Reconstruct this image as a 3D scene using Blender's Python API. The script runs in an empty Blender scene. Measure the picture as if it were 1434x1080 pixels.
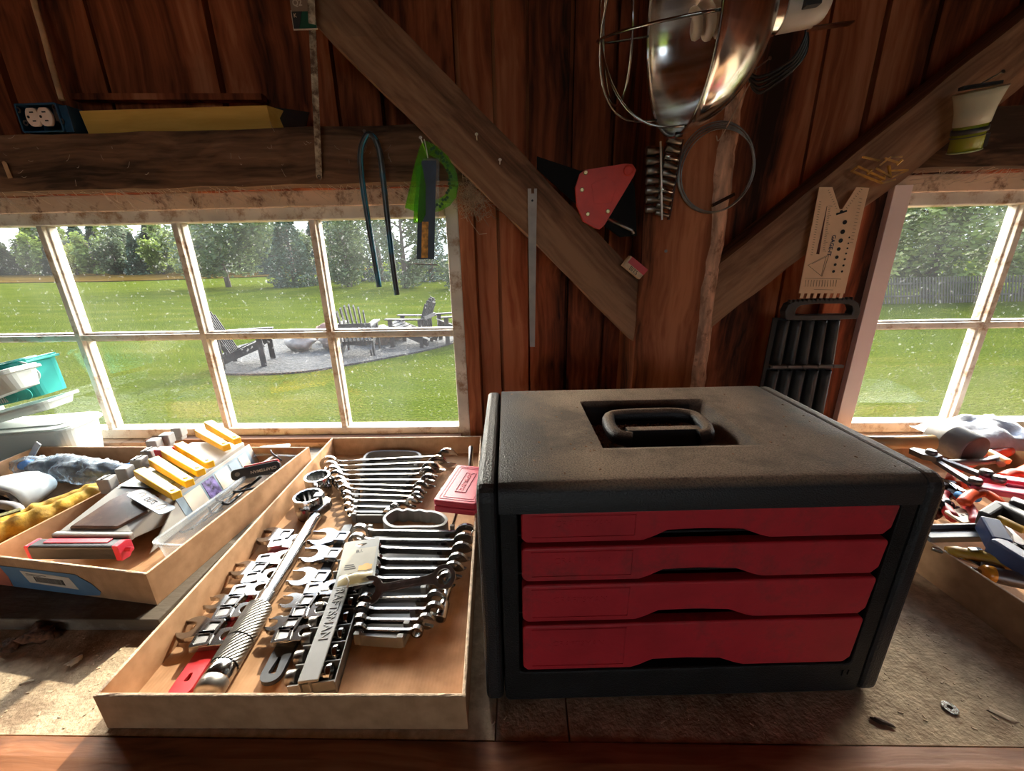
import bpy, bmesh, math, random
from mathutils import Vector, Matrix, Euler, noise
from math import sin, cos, pi, radians as R
random.seed(7)
S = bpy.context.scene
COL = S.collection

# ---------------------------------------------------------------- camera
cam_d = bpy.data.cameras.new('camera')
cam = bpy.data.objects.new('camera', cam_d)
COL.objects.link(cam)
S.camera = cam
cam_d.sensor_width = 36.0
cam_d.lens = 36.0 * 565.0 / 1434.0
cam_d.clip_start = 0.02
cam_d.clip_end = 600
cp, cr, cy = R(18.0), R(1.15), R(1.6)
fw = Vector((-sin(cy) * cos(cp), cos(cy) * cos(cp), -sin(cp)))
r0 = Vector((cos(cy), sin(cy), 0)); u0 = r0.cross(fw)
rt = r0 * cos(cr) - u0 * sin(cr)
up = r0 * sin(cr) + u0 * cos(cr)
cam.matrix_world = Matrix(((rt.x, up.x, -fw.x, 0), (rt.y, up.y, -fw.y, 0), (rt.z, up.z, -fw.z, 0.5), (0, 0, 0, 1)))

# ---------------------------------------------------------------- light
S.view_settings.view_transform = 'Standard'
S.view_settings.look = 'None'
S.view_settings.gamma = 1.0
S.view_settings.use_curve_mapping = False
S.view_settings.exposure = 1.1

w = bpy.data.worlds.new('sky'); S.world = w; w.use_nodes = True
nt = w.node_tree; nt.nodes.clear()
out = nt.nodes.new('ShaderNodeOutputWorld'); bg = nt.nodes.new('ShaderNodeBackground')
tc = nt.nodes.new('ShaderNodeTexCoord'); sep = nt.nodes.new('ShaderNodeSeparateXYZ')
rp = nt.nodes.new('ShaderNodeValToRGB'); ns = nt.nodes.new('ShaderNodeTexNoise')
rc = nt.nodes.new('ShaderNodeValToRGB'); mx = nt.nodes.new('ShaderNodeMixRGB')
nt.links.new(tc.outputs['Generated'], sep.inputs[0]); nt.links.new(sep.outputs[2], rp.inputs[0])
nt.links.new(tc.outputs['Generated'], ns.inputs['Vector']); ns.inputs['Scale'].default_value = 3.0; ns.inputs['Detail'].default_value = 6
nt.links.new(ns.outputs[0], rc.inputs[0])
rp.color_ramp.elements[0].position = 0.0; rp.color_ramp.elements[0].color = (0.80, 0.90, 1.0, 1)
rp.color_ramp.elements[1].position = 0.6; rp.color_ramp.elements[1].color = (0.22, 0.42, 0.80, 1)
rc.color_ramp.elements[0].position = 0.45; rc.color_ramp.elements[1].position = 0.62
nt.links.new(rc.outputs[0], mx.inputs[0]); nt.links.new(rp.outputs[0], mx.inputs[1]); mx.inputs[2].default_value = (0.95, 0.97, 1.0, 1)
mw = nt.nodes.new('ShaderNodeMixRGB'); nt.links.new(mx.outputs[0], mw.inputs[1]); mw.inputs[2].default_value = (1.0, 0.90, 0.78, 1)
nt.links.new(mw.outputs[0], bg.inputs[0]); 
# bright low band added sunward to light the interior, plain sky elsewhere
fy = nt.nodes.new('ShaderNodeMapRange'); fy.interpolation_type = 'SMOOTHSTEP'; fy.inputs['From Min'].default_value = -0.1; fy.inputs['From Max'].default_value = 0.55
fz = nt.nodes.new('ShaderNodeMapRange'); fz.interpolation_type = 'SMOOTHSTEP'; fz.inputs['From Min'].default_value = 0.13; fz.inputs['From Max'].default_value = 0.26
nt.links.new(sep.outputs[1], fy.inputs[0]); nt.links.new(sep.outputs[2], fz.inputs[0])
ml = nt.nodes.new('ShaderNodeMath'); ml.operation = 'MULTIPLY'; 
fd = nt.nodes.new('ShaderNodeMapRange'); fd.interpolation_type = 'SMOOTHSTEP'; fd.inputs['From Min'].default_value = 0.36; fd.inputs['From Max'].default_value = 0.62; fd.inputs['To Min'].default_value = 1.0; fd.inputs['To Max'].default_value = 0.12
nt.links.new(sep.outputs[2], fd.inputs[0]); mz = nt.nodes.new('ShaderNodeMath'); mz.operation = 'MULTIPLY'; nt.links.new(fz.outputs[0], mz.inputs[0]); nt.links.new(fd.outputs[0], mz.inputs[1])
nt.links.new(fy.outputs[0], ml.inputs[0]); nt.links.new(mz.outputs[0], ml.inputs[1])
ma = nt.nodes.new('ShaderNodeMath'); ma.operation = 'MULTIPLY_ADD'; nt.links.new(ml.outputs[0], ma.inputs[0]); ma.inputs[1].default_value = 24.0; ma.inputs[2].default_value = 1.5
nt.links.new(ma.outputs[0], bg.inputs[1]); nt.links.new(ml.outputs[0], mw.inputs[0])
nt.links.new(bg.outputs[0], out.inputs[0])

sun_d = bpy.data.lights.new('sun', 'SUN'); sun = bpy.data.objects.new('sun', sun_d); COL.objects.link(sun)
sun_d.energy = 3.9; sun_d.angle = R(0.6); sun_d.color = (1.0, 0.90, 0.76)
sun.rotation_euler = Vector((0.20, 1.0, 0.745)).to_track_quat('Z', 'Y').to_euler()
sun.location = (2, 10, 8)

# ---------------------------------------------------------------- material helpers
def _n(nt, t, **k):
    n = nt.nodes.new('ShaderNode' + t)
    for a, v in k.items(): setattr(n, a, v)
    return n
def ramp(nt, src, stops):
    r = _n(nt, 'ValToRGB'); e = r.color_ramp.elements
    while len(e) < len(stops): e.new(0.5)
    for i, (p, c) in enumerate(stops):
        e[i].position = p; e[i].color = (c[0], c[1], c[2], 1)
    nt.links.new(src, r.inputs[0]); return r.outputs[0]
def new_mat(name):
    m = bpy.data.materials.new(name); m.use_nodes = True
    nt = m.node_tree; b = nt.nodes['Principled BSDF']
    return m, nt, b
def mat(name, c, rough=0.5, metal=0.0, var=0.12, vs=30.0, bump=0.0, bs=200.0, dirt=None, dirt_amt=0.5, dirt_s=12.0, stretch=None, bd=0.002, **kw):
    """plain surface with a slow tone variation, optional fine bump and optional blotchy dirt"""
    m, nt, b = new_mat(name)
    tc = _n(nt, 'TexCoord'); vec = tc.outputs['Object']
    if stretch:
        mp = _n(nt, 'Mapping'); mp.inputs['Scale'].default_value = stretch
        nt.links.new(vec, mp.inputs[0]); vec = mp.outputs[0]
    n1 = _n(nt, 'TexNoise'); n1.inputs['Scale'].default_value = vs; n1.inputs['Detail'].default_value = 4
    nt.links.new(vec, n1.inputs['Vector'])
    lo = [max(0, x * (1 - var * 1.6)) for x in c]; hi = [min(1, x * (1 + var * 1.6)) for x in c]
    col = ramp(nt, n1.outputs[0], [(0.3, lo), (0.7, hi)])
    if dirt:
        n2 = _n(nt, 'TexNoise'); n2.inputs['Scale'].default_value = dirt_s; n2.inputs['Detail'].default_value = 8; n2.inputs['Roughness'].default_value = 0.7
        nt.links.new(tc.outputs['Object'], n2.inputs['Vector'])
        f = ramp(nt, n2.outputs[0], [(0.62 - dirt_amt * 0.4, (0, 0, 0)), (0.62 - dirt_amt * 0.4 + 0.14, (1, 1, 1))])
        mx = _n(nt, 'MixRGB'); nt.links.new(f, mx.inputs[0]); nt.links.new(col, mx.inputs[1]); mx.inputs[2].default_value = (*dirt, 1)
        col = mx.outputs[0]
    nt.links.new(col, b.inputs['Base Color'])
    b.inputs['Roughness'].default_value = rough; b.inputs['Metallic'].default_value = metal
    if bump:
        n3 = _n(nt, 'TexNoise'); n3.inputs['Scale'].default_value = bs; n3.inputs['Detail'].default_value = 3
        nt.links.new(vec, n3.inputs['Vector'])
        bp = _n(nt, 'Bump'); bp.inputs['Strength'].default_value = bump; bp.inputs['Distance'].default_value = bd
        nt.links.new(n3.outputs[0], bp.inputs['Height']); nt.links.new(bp.outputs[0], b.inputs['Normal'])
    for k, v in kw.items():
        b.inputs[k.replace('_', ' ')].default_value = v
    return m
def wood(name, stops, grain='z', gs=14.0, rough=0.85, board=None, bump=0.6, crack=0.25, coat=0.0, vein=1.0, knots=True):
    """grain runs along one axis; board = slow change across the boards"""
    m, nt, b = new_mat(name)
    tc = _n(nt, 'TexCoord')
    s = {'x': (0.06, 1, 1), 'y': (1, 0.06, 1), 'z': (1, 1, 0.06)}[grain]
    mp = _n(nt, 'Mapping'); mp.inputs['Scale'].default_value = s; nt.links.new(tc.outputs['Object'], mp.inputs[0])
    wn = _n(nt, 'TexNoise'); wn.inputs['Scale'].default_value = 3.0; wn.inputs['Detail'].default_value = 3
    nt.links.new(tc.outputs['Object'], wn.inputs['Vector'])
    ad = _n(nt, 'MixRGB', blend_type='ADD'); ad.inputs[0].default_value = 0.06
    nt.links.new(mp.outputs[0], ad.inputs[1]); nt.links.new(wn.outputs[1], ad.inputs[2])
    n1 = _n(nt, 'TexNoise'); n1.inputs['Scale'].default_value = gs; n1.inputs['Detail'].default_value = 6; n1.inputs['Roughness'].default_value = 0.65
    nt.links.new(ad.outputs[0], n1.inputs['Vector'])
    n2 = _n(nt, 'TexNoise'); n2.inputs['Scale'].default_value = gs * 9; n2.inputs['Detail'].default_value = 5
    nt.links.new(ad.outputs[0], n2.inputs['Vector'])
    n3 = _n(nt, 'TexNoise'); n3.inputs['Scale'].default_value = board or 4.0; n3.inputs['Detail'].default_value = 2
    nt.links.new(mp.outputs[0], n3.inputs['Vector'])
    a1 = _n(nt, 'Math', operation='MULTIPLY'); a1.inputs[1].default_value = 0.45; nt.links.new(n1.outputs[0], a1.inputs[0])
    a2 = _n(nt, 'Math', operation='MULTIPLY_ADD'); a2.inputs[1].default_value = 0.2 * vein; nt.links.new(n2.outputs[0], a2.inputs[0]); nt.links.new(a1.outputs[0], a2.inputs[2])
    a3 = _n(nt, 'Math', operation='MULTIPLY_ADD'); a3.inputs[1].default_value = 0.40; nt.links.new(n3.outputs[0], a3.inputs[0]); nt.links.new(a2.outputs[0], a3.inputs[2])
    col = ramp(nt, a3.outputs[0], [(0.525 + (p - 0.525) * 0.40, c) for p, c in stops])
    if knots:
        vo = _n(nt, 'TexVoronoi'); vo.inputs['Scale'].default_value = 7.0
        mp2 = _n(nt, 'Mapping'); mp2.inputs['Scale'].default_value = tuple(0.45 if q < 1 else 1.0 for q in s)
        nt.links.new(tc.outputs['Object'], mp2.inputs[0]); nt.links.new(mp2.outputs[0], vo.inputs['Vector'])
        kf = ramp(nt, vo.outputs['Distance'], [(0.05, (1, 1, 1)), (0.13, (0, 0, 0))])
        km = _n(nt, 'MixRGB', blend_type='MULTIPLY'); km.inputs[2].default_value = (0.35, 0.28, 0.25, 1)
        nt.links.new(kf, km.inputs[0]); nt.links.new(col, km.inputs[1]); col = km.outputs[0]
    nt.links.new(col, b.inputs['Base Color']); b.inputs['Roughness'].default_value = rough
    b.inputs['Coat Weight'].default_value = coat
    b.inputs['Specular IOR Level'].default_value = 0.25
    bp = _n(nt, 'Bump'); bp.inputs['Strength'].default_value = bump; bp.inputs['Distance'].default_value = 0.004
    nt.links.new(a2.outputs[0], bp.inputs['Height']); nt.links.new(bp.outputs[0], b.inputs['Normal'])
    return m

# ---------------------------------------------------------------- mesh helpers
class MB:
    """collects shapes, then links them as ONE mesh object"""
    def __init__(s): s.v = []; s.f = []; s.smooth = []; s.mi = []; s.cur = 0; s.X = None
    def add(s, vs, fs, smooth=False):
        o = len(s.v)
        if s.X is not None: vs = [s.X @ Vector(p) for p in vs]
        s.v += [tuple(p) for p in vs]
        for f in fs: s.f.append(tuple(i + o for i in f)); s.smooth.append(smooth); s.mi.append(s.cur)
        return s
    def box(s, lo, hi, M=None, taper=1.0):
        x0, y0, z0 = lo; x1, y1, z1 = hi
        mx, my = (x0 + x1) / 2, (y0 + y1) / 2
        vs = [Vector(p) for p in ((x0, y0, z0), (x1, y0, z0), (x1, y1, z0), (x0, y1, z0))]
        vs += [Vector((mx + (p.x - mx) * taper, my + (p.y - my) * taper, z1)) for p in vs]
        if M is not None: vs = [M @ p for p in vs]
        return s.add(vs, [(0, 3, 2, 1), (4, 5, 6, 7), (0, 1, 5, 4), (1, 2, 6, 5), (2, 3, 7, 6), (3, 0, 4, 7)])
    def cbox(s, c, d, M=None):
        T = Matrix.Translation(c) @ (M if M is not None else Matrix())
        return s.box((-d[0] / 2, -d[1] / 2, -d[2] / 2), (d[0] / 2, d[1] / 2, d[2] / 2), T)
    def bar(s, a, b, w, h, roll=0.0, w2=None, h2=None):
        """rectangular bar from a to b; w across, h thick"""
        a = Vector(a); b = Vector(b); d = (b - a)
        L = d.length; d.normalize()
        q = Vector((0, 0, 1)) if abs(d.z) < 0.95 else Vector((0, 1, 0))
        x = d.cross(q).normalized(); z = x.cross(d).normalized()
        if roll: x, z = x * cos(roll) + z * sin(roll), z * cos(roll) - x * sin(roll)
        w2 = w if w2 is None else w2; h2 = h if h2 is None else h2
        vs = []
        for p, ww, hh in ((a, w, h), (b, w2, h2)):
            vs += [p - x * ww / 2 - z * hh / 2, p + x * ww / 2 - z * hh / 2, p + x * ww / 2 + z * hh / 2, p - x * ww / 2 + z * hh / 2]
        return s.add(vs, [(0, 3, 2, 1), (4, 5, 6, 7), (0, 1, 5, 4), (1, 2, 6, 5), (2, 3, 7, 6), (3, 0, 4, 7)])
    def tube(s, pts, r, n=8, close=False, caps=True, flat=1.0):
        pts = [Vector(p) for p in pts]; N = len(pts)
        rr = r if isinstance(r, (list, tuple)) else [r] * N
        vs = []; prev = None
        for i, p in enumerate(pts):
            if close: d = pts[(i + 1) % N] - pts[i - 1]
            else: d = pts[min(i + 1, N - 1)] - pts[max(i - 1, 0)]
            if d.length < 1e-9: d = Vector((0, 0, 1))
            d.normalize()
            if prev is None:
                q = Vector((0, 0, 1)) if abs(d.z) < 0.9 else Vector((1, 0, 0))
                x = d.cross(q).normalized()
            else:
                x = (prev - d * prev.dot(d))
                x = x.normalized() if x.length > 1e-6 else d.orthogonal().normalized()
            prev = x; y = d.cross(x)
            for k in range(n):
                a = 2 * pi * k / n
                vs.append(p + x * cos(a) * rr[i] + y * sin(a) * rr[i] * flat)
        fs = []
        for i in range(N if close else N - 1):
            j = (i + 1) % N
            for k in range(n): fs.append((i * n + k, i * n + (k + 1) % n, j * n + (k + 1) % n, j * n + k))
        s.add(vs, fs, True)
        if caps and not close:
            o = len(s.v) - N * n
            s.f.append(tuple(o + k for k in reversed(range(n)))); s.smooth.append(False); s.mi.append(s.cur)
            s.f.append(tuple(o + (N - 1) * n + k for k in range(n))); s.smooth.append(False); s.mi.append(s.cur)
        return s
    def lathe(s, prof, n=24, M=None, smooth=True, cap=True):
        """prof: (radius, height) pairs about local z"""
        vs = []
        for r, z in prof:
            for k in range(n):
                a = 2 * pi * k / n; vs.append(Vector((r * cos(a), r * sin(a), z)))
        if M is not None: vs = [M @ p for p in vs]
        fs = []
        for i in range(len(prof) - 1):
            for k in range(n): fs.append((i * n + k, i * n + (k + 1) % n, (i + 1) * n + (k + 1) % n, (i + 1) * n + k))
        s.add(vs, fs, smooth)
        if cap:
            o = len(s.v) - len(vs); e = (len(prof) - 1) * n
            if prof[0][0] > 1e-5: s.f.append(tuple(o + k for k in reversed(range(n)))); s.smooth.append(False); s.mi.append(s.cur)
            if prof[-1][0] > 1e-5: s.f.append(tuple(o + e + k for k in range(n))); s.smooth.append(False); s.mi.append(s.cur)
        return s
    def prism(s, out, h, M=None, z0=0.0, top=1.0, smooth=False):
        """flat outline (x, y) given thickness; outline may be concave"""
        n = len(out)
        ar = sum(out[i][0] * out[(i + 1) % n][1] - out[(i + 1) % n][0] * out[i][1] for i in range(n))
        if ar < 0: out = list(reversed(out))
        cx = sum(p[0] for p in out) / n; cy_ = sum(p[1] for p in out) / n
        vs = [Vector((p[0], p[1], z0)) for p in out] + [Vector((cx + (p[0] - cx) * top, cy_ + (p[1] - cy_) * top, z0 + h)) for p in out]
        if M is not None: vs = [M @ p for p in vs]
        s.add(vs, [tuple(reversed(range(n))), tuple(range(n, 2 * n))])
        o = len(s.v) - 2 * n
        for i in range(n):
            s.f.append((o + i, o + (i + 1) % n, o + n + (i + 1) % n, o + n + i)); s.smooth.append(smooth); s.mi.append(s.cur)
        return s
    def ring(s, outer, inner, h, M=None, z0=0.0):
        """plate with a hole: outer and inner outlines with the same number of points"""
        n = len(outer)
        vs = [Vector((p[0], p[1], z0)) for p in outer] + [Vector((p[0], p[1], z0)) for p in inner]
        vs += [v + Vector((0, 0, h)) for v in vs]
        if M is not None: vs = [M @ p for p in vs]
        fs = []
        for i in range(n):
            j = (i + 1) % n
            fs += [(i, n + i, n + j, j), (2 * n + i, 2 * n + j, 3 * n + j, 3 * n + i), (i, j, 2 * n + j, 2 * n + i), (n + i, 3 * n + i, 3 * n + j, n + j)]
        return s.add(vs, fs)
    def ball(s, c, r, nu=12, nv=8, jit=0.0, seed=0, M=None):
        rx, ry, rz = (r, r, r) if not isinstance(r, (tuple, list)) else r
        vs = []
        for j in range(nv + 1):
            t = pi * j / nv
            for i in range(nu):
                a = 2 * pi * i / nu
                d = Vector((sin(t) * cos(a), sin(t) * sin(a), cos(t)))
                k = 1 + (jit * noise.noise(d * 1.7 + Vector((seed * 3.1, seed, 0))) if jit else 0)
                vs.append(Vector((d.x * rx * k, d.y * ry * k, d.z * rz * k)))
        if M is not None: vs = [M @ p for p in vs]
        vs = [p + Vector(c) for p in vs]
        fs = []
        for j in range(nv):
            for i in range(nu): fs.append((j * nu + i, (j + 1) * nu + i, (j + 1) * nu + (i + 1) % nu, j * nu + (i + 1) % nu))
        return s.add(vs, fs, True)
    def grid(s, P, smooth=True):
        nr = len(P); nc = len(P[0])
        return s.add([p for r in P for p in r], [(i * nc + j, i * nc + j + 1, (i + 1) * nc + j + 1, (i + 1) * nc + j) for i in range(nr - 1) for j in range(nc - 1)], smooth)
    def mesh(s, name):
        me = bpy.data.meshes.new(name); me.from_pydata(s.v, [], s.f); me.update()
        for p, sm, mi in zip(me.polygons, s.smooth, s.mi): p.use_smooth = sm; p.material_index = mi
        bm = bmesh.new(); bm.from_mesh(me); bmesh.ops.recalc_face_normals(bm, faces=bm.faces); bm.to_mesh(me); bm.free()
        return me
    def build(s, name, m, parent=None, bevel=0.0, seg=2, solid=0.0, sub=0):
        me = s.mesh(name)
        for q in (m if isinstance(m, (list, tuple)) else [m]): me.materials.append(q)
        o = bpy.data.objects.new(name, me); COL.objects.link(o)
        if parent is not None: o.parent = parent
        if solid: md = o.modifiers.new('solid', 'SOLIDIFY'); md.thickness = solid; md.offset = 0
        if bevel:
            md = o.modifiers.new('bevel', 'BEVEL'); md.width = bevel; md.segments = seg; md.limit_method = 'ANGLE'; md.angle_limit = R(35)
        if sub: md = o.modifiers.new('sub', 'SUBSURF'); md.levels = sub; md.render_levels = sub
        return o
def tag(o, label=None, cat=None, group=None, kind=None):
    if label: o['label'] = label
    if cat: o['category'] = cat
    if group: o['group'] = group
    if kind: o['kind'] = kind
    return o
def empty(name, loc=(0, 0, 0), rz=0.0, label=None, cat=None, group=None, rx=0.0, ry=0.0):
    o = bpy.data.objects.new(name, None); COL.objects.link(o); o.empty_display_size = 0.02
    o.location = loc; o.rotation_euler = (rx, ry, rz)
    return tag(o, label, cat, group)
def kids(o): return [c for c in COL.objects if c.parent == o]
def dup(o, parent=None, loc=None, rz=None, label=None, cat=None):
    c = o.copy(); COL.objects.link(c); c.parent = parent
    if loc is not None: c.location = loc
    if rz is not None: c.rotation_euler = (c.rotation_euler[0], c.rotation_euler[1], rz)
    if label: c['label'] = label
    for k in kids(o): dup(k, c)
    return c
def struct(name, mb, m, **k): return tag(mb.build(name, m, **k), kind='structure')
def text(name, s, size, m, M, parent=None, depth=0.0006, align='CENTER', bold=False):
    cu = bpy.data.curves.new(name, 'FONT'); cu.body = s; cu.size = size; cu.extrude = depth
    cu.align_x = align; cu.align_y = 'CENTER'
    if bold: cu.offset = size * 0.02
    tmp = bpy.data.objects.new('tmp', cu); COL.objects.link(tmp)
    bpy.context.view_layer.update()
    me = bpy.data.meshes.new_from_object(tmp.evaluated_get(bpy.context.evaluated_depsgraph_get()))
    bpy.data.objects.remove(tmp); bpy.data.curves.remove(cu)
    me.name = name; me.transform(M); me.materials.clear(); me.materials.append(m)
    o = bpy.data.objects.new(name, me); COL.objects.link(o)
    if parent is not None: o.parent = parent
    return o
def circ(r, n=16, cx=0.0, cy=0.0, a0=0.0): return [(cx + r * cos(a0 + 2 * pi * i / n), cy + r * sin(a0 + 2 * pi * i / n)) for i in range(n)]
def rrect(x0, y0, x1, y1, r, n=4):
    o = []
    for cx, cy, a in ((x1 - r, y1 - r, 0), (x0 + r, y1 - r, pi / 2), (x0 + r, y0 + r, pi), (x1 - r, y0 + r, 1.5 * pi)):
        o += [(cx + r * cos(a + pi / 2 * k / n), cy + r * sin(a + pi / 2 * k / n)) for k in range(n + 1)]
    return o
def T(x, y, z, rz=0.0, rx=0.0, ry=0.0): return Matrix.Translation((x, y, z)) @ Euler((rx, ry, rz)).to_matrix().to_4x4()
def frame(o, x, y):
    """matrix with origin o, x axis along x and y axis close to y"""
    x = Vector(x).normalized(); y = Vector(y); z = x.cross(y).normalized(); y = z.cross(x)
    return Matrix(((x.x, y.x, z.x, o[0]), (x.y, y.y, z.y, o[1]), (x.z, y.z, z.z, o[2]), (0, 0, 0, 1)))
def crom(P, n=6, close=False):
    """smooth curve through points"""
    P = [Vector(p) for p in P]; N = len(P); o = []
    for i in range(N if close else N - 1):
        p1 = P[i]; p2 = P[(i + 1) % N]
        p0 = P[i - 1] if (i > 0 or close) else p1 * 2 - p2
        p3 = P[(i + 2) % N] if (i + 2 < N or close) else p2 * 2 - p1
        for k in range(n):
            t = k / n
            o.append(0.5 * ((2 * p1) + (p2 - p0) * t + (2 * p0 - 5 * p1 + 4 * p2 - p3) * t * t + (3 * p1 - p0 - 3 * p2 + p3) * t ** 3))
    if not close: o.append(P[-1])
    return o

# ---------------------------------------------------------------- materials of the room
m_board = wood('barn board wood', [(0.28, (0.030, 0.009, 0.004)), (0.44, (0.190, 0.043, 0.016)), (0.60, (0.380, 0.094, 0.035)), (0.80, (0.580, 0.194, 0.086))], 'z', 9, board=9.0)
m_beam = wood('old timber', [(0.30, (0.04, 0.02, 0.012)), (0.5, (0.16, 0.078, 0.042)), (0.72, (0.29, 0.155, 0.09))], 'x', 12, board=3.0)
m_post = wood('post timber', [(0.28, (0.060, 0.018, 0.008)), (0.5, (0.290, 0.086, 0.034)), (0.76, (0.500, 0.180, 0.082))], 'z', 12, board=3.0)
m_bark = mat('split wood edge', (0.56, 0.30, 0.19), 0.9, var=0.3, vs=60, bump=0.8, bs=120, dirt=(0.25, 0.11, 0.06), dirt_s=30, dirt_amt=0.3, stretch=(1, 1, 0.3))
m_paint = mat('old painted wood', (0.62, 0.55, 0.46), 0.55, var=0.12, vs=12, bump=0.2, bs=90, dirt=(0.30, 0.17, 0.09), dirt_amt=0.28, dirt_s=22)
m_head = mat('worn pine header', (0.60, 0.42, 0.29), 0.8, var=0.15, vs=14, bump=0.3, bs=90, dirt=(0.16, 0.07, 0.04), dirt_amt=0.25, dirt_s=30, stretch=(0.3, 1, 1))
m_bench = mat('bench ply', (0.52, 0.39, 0.25), 0.9, var=0.16, vs=70, bump=0.8, bs=220, dirt=(0.30, 0.20, 0.12), dirt_amt=0.3, dirt_s=14)
m_plank = wood('bench front plank', [(0.30, (0.10, 0.04, 0.018)), (0.48, (0.30, 0.115, 0.048)), (0.62, (0.46, 0.20, 0.095)), (0.78, (0.58, 0.33, 0.18))], 'x', 12, board=3.5, rough=0.5)
m_grey = mat('weathered plank', (0.20, 0.17, 0.13), 0.85, var=0.25, vs=30, bump=0.5, bs=150, stretch=(0.2, 1, 1), dirt=(0.10, 0.075, 0.05), dirt_s=8)
m_dark = mat('dusty plank floor', (0.26, 0.20, 0.15), 0.9)

# ---------------------------------------------------------------- floor, ceiling and outer walls of the barn
f = MB(); f.box((-3.5, -4.5, -0.93), (3.5, 1.10, -0.88)); struct('floor', f, m_dark)
f = MB(); f.box((-3.5, -4.5, 2.2), (3.5, 1.5, 2.26)); struct('ceiling', f, m_board)
f = MB(); f.box((-3.56, -4.5, -0.93), (-3.5, 1.10, 2.2)); struct('wall_left', f, m_board)
f = MB(); f.box((3.5, -4.5, -0.93), (3.56, 1.10, 2.2)); struct('wall_right', f, m_board)
f = MB()                                                      # wall behind the photographer, with the open barn door
f.box((-3.5, -4.56, -0.93), (-1.3, -4.5, 2.2)); f.box((1.3, -4.56, -0.93), (3.5, -4.5, 2.2)); f.box((-1.3, -4.56, 1.4), (1.3, -4.5, 2.2))
struct('wall_front', f, m_board)

# window openings: left x -1.53..-0.144, right x 0.77..2.16 ; z 0.035..0.66
f = MB()
f.box((-3.5, 1.075, -0.93), (3.5, 1.10, 0.02))
f.box((-3.5, 1.075, 0.645), (3.5, 1.10, 2.2))
f.box((-3.5, 1.075, 0.02), (-1.875, 1.10, 0.645)); f.box((-0.135, 1.075, 0.02), (0.765, 1.10, 0.645)); f.box((2.17, 1.075, 0.02), (3.5, 1.10, 0.645))
edges = [-3.5, -3.3, -3.05, -2.8, -2.55, -2.3, -2.08, -1.84, -1.62, -1.385, -1.14, -0.915, -0.66, -0.405, -0.30, -0.135, -0.055, 0.018, 0.115, 0.208, 0.33, 0.47, 0.645, 0.757, 0.86, 1.02, 1.2, 1.42, 1.6, 1.85, 2.1, 2.3, 2.6, 2.9, 3.2, 3.5]
random.seed(3)
for a, b in zip(edges, edges[1:]):
    g0 = 0.003 + random.random() * 0.004; g1 = 0.003 + random.random() * 0.004
    y = 1.035 + random.random() * 0.012; k = (random.random() - 0.5) * 0.008
    lo = 0.66 if (-1.95 < a < -0.14 or 0.75 < a < 2.15) else -0.88
    # slightly crooked board
    z0, z1 = lo, 2.2
    vs = [(a + g0 + k, y, z0), (b - g1 + k, y, z0), (b - g1 + k, y + 0.022, z0), (a + g0 + k, y + 0.022, z0),
          (a + g0 - k, y, z1), (b - g1 - k, y, z1), (b - g1 - k, y + 0.022, z1), (a + g0 - k, y + 0.022, z1)]
    f.add(vs, [(0, 3, 2, 1), (4, 5, 6, 7), (0, 1, 5, 4), (1, 2, 6, 5), (2, 3, 7, 6), (3, 0, 4, 7)])
struct('wall_back', f, m_board)

# ---------------------------------------------------------------- timber frame
def rough_bar(mb, a, b, w, h, n=30, amp=0.004, seed=0, side=(0, -1, 0)):
    """hewn timber: rectangular section with uneven arrises; w in the wall plane, h in depth (towards side)"""
    a = Vector(a); b = Vector(b); d = (b - a).normalized(); sd = Vector(side); wv = sd.cross(d).normalized()
    P = []
    ring = [(-1, -1), (-0.5, -1), (0, -1), (0.5, -1), (1, -1), (1, 0), (1, 1), (0, 1), (-1, 1), (-1, 0)]
    for i in range(n + 1):
        c = a.lerp(b, i / n); row = []
        for j, (p, q) in enumerate(ring):
            nz = noise.noise(Vector((i * 0.9 * (b - a).length / n * 12, j * 2.3, seed))) * amp
            nz2 = noise.noise(Vector((i * 0.35, j * 5.3, seed + 9))) * amp
            e = 1 + (-0.03 if abs(p) == 1 and abs(q) == 1 else 0)
            row.append(c + wv * (p * w / 2 * e + nz) - sd * (q * h / 2 * e + nz2))
        row.append(row[0]); P.append(row)
    mb.grid(P, False)
    mb.add(P[0][:-1], [tuple(range(len(ring)))]); mb.add(P[-1][:-1], [tuple(range(len(ring)))])
f = MB(); rough_bar(f, (-3.4, 0.98, 0.703), (-0.06, 0.98, 0.701), 0.108, 0.10, 70, 0.004, 1); struct('trim_1', f, m_beam)
f = MB(); rough_bar(f, (0.80, 0.98, 0.703), (3.4, 0.98, 0.703), 0.108, 0.10, 60, 0.004, 5); struct('trim_2', f, m_beam)
f = MB(); rough_bar(f, (0.320, 0.955, -0.88), (0.316, 0.955, 2.2), 0.143, 0.15, 90, 0.004, 2)
struct('trim_3', f, m_post)
f = MB()                                                      # pale live edge along the right side of the post
P = []
for i in range(140):
    z = -0.3 + 2.4 * i / 139; q = 0.012 * noise.noise(Vector((z * 7, 0, 3))); q2 = 0.006 * noise.noise(Vector((z * 30, 2, 3)))
    P.append([(0.380 + q + q2, 0.8835, z), (0.388 + q + q2, 0.8745, z), (0.408 + q * 0.5, 0.884 + q2 * .5, z), (0.424 + q2, 0.905, z), (0.43, 0.96, z), (0.428, 1.0, z), (0.39, 1.0, z)])
f.grid(P); struct('trim_4', f, m_bark)
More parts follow.
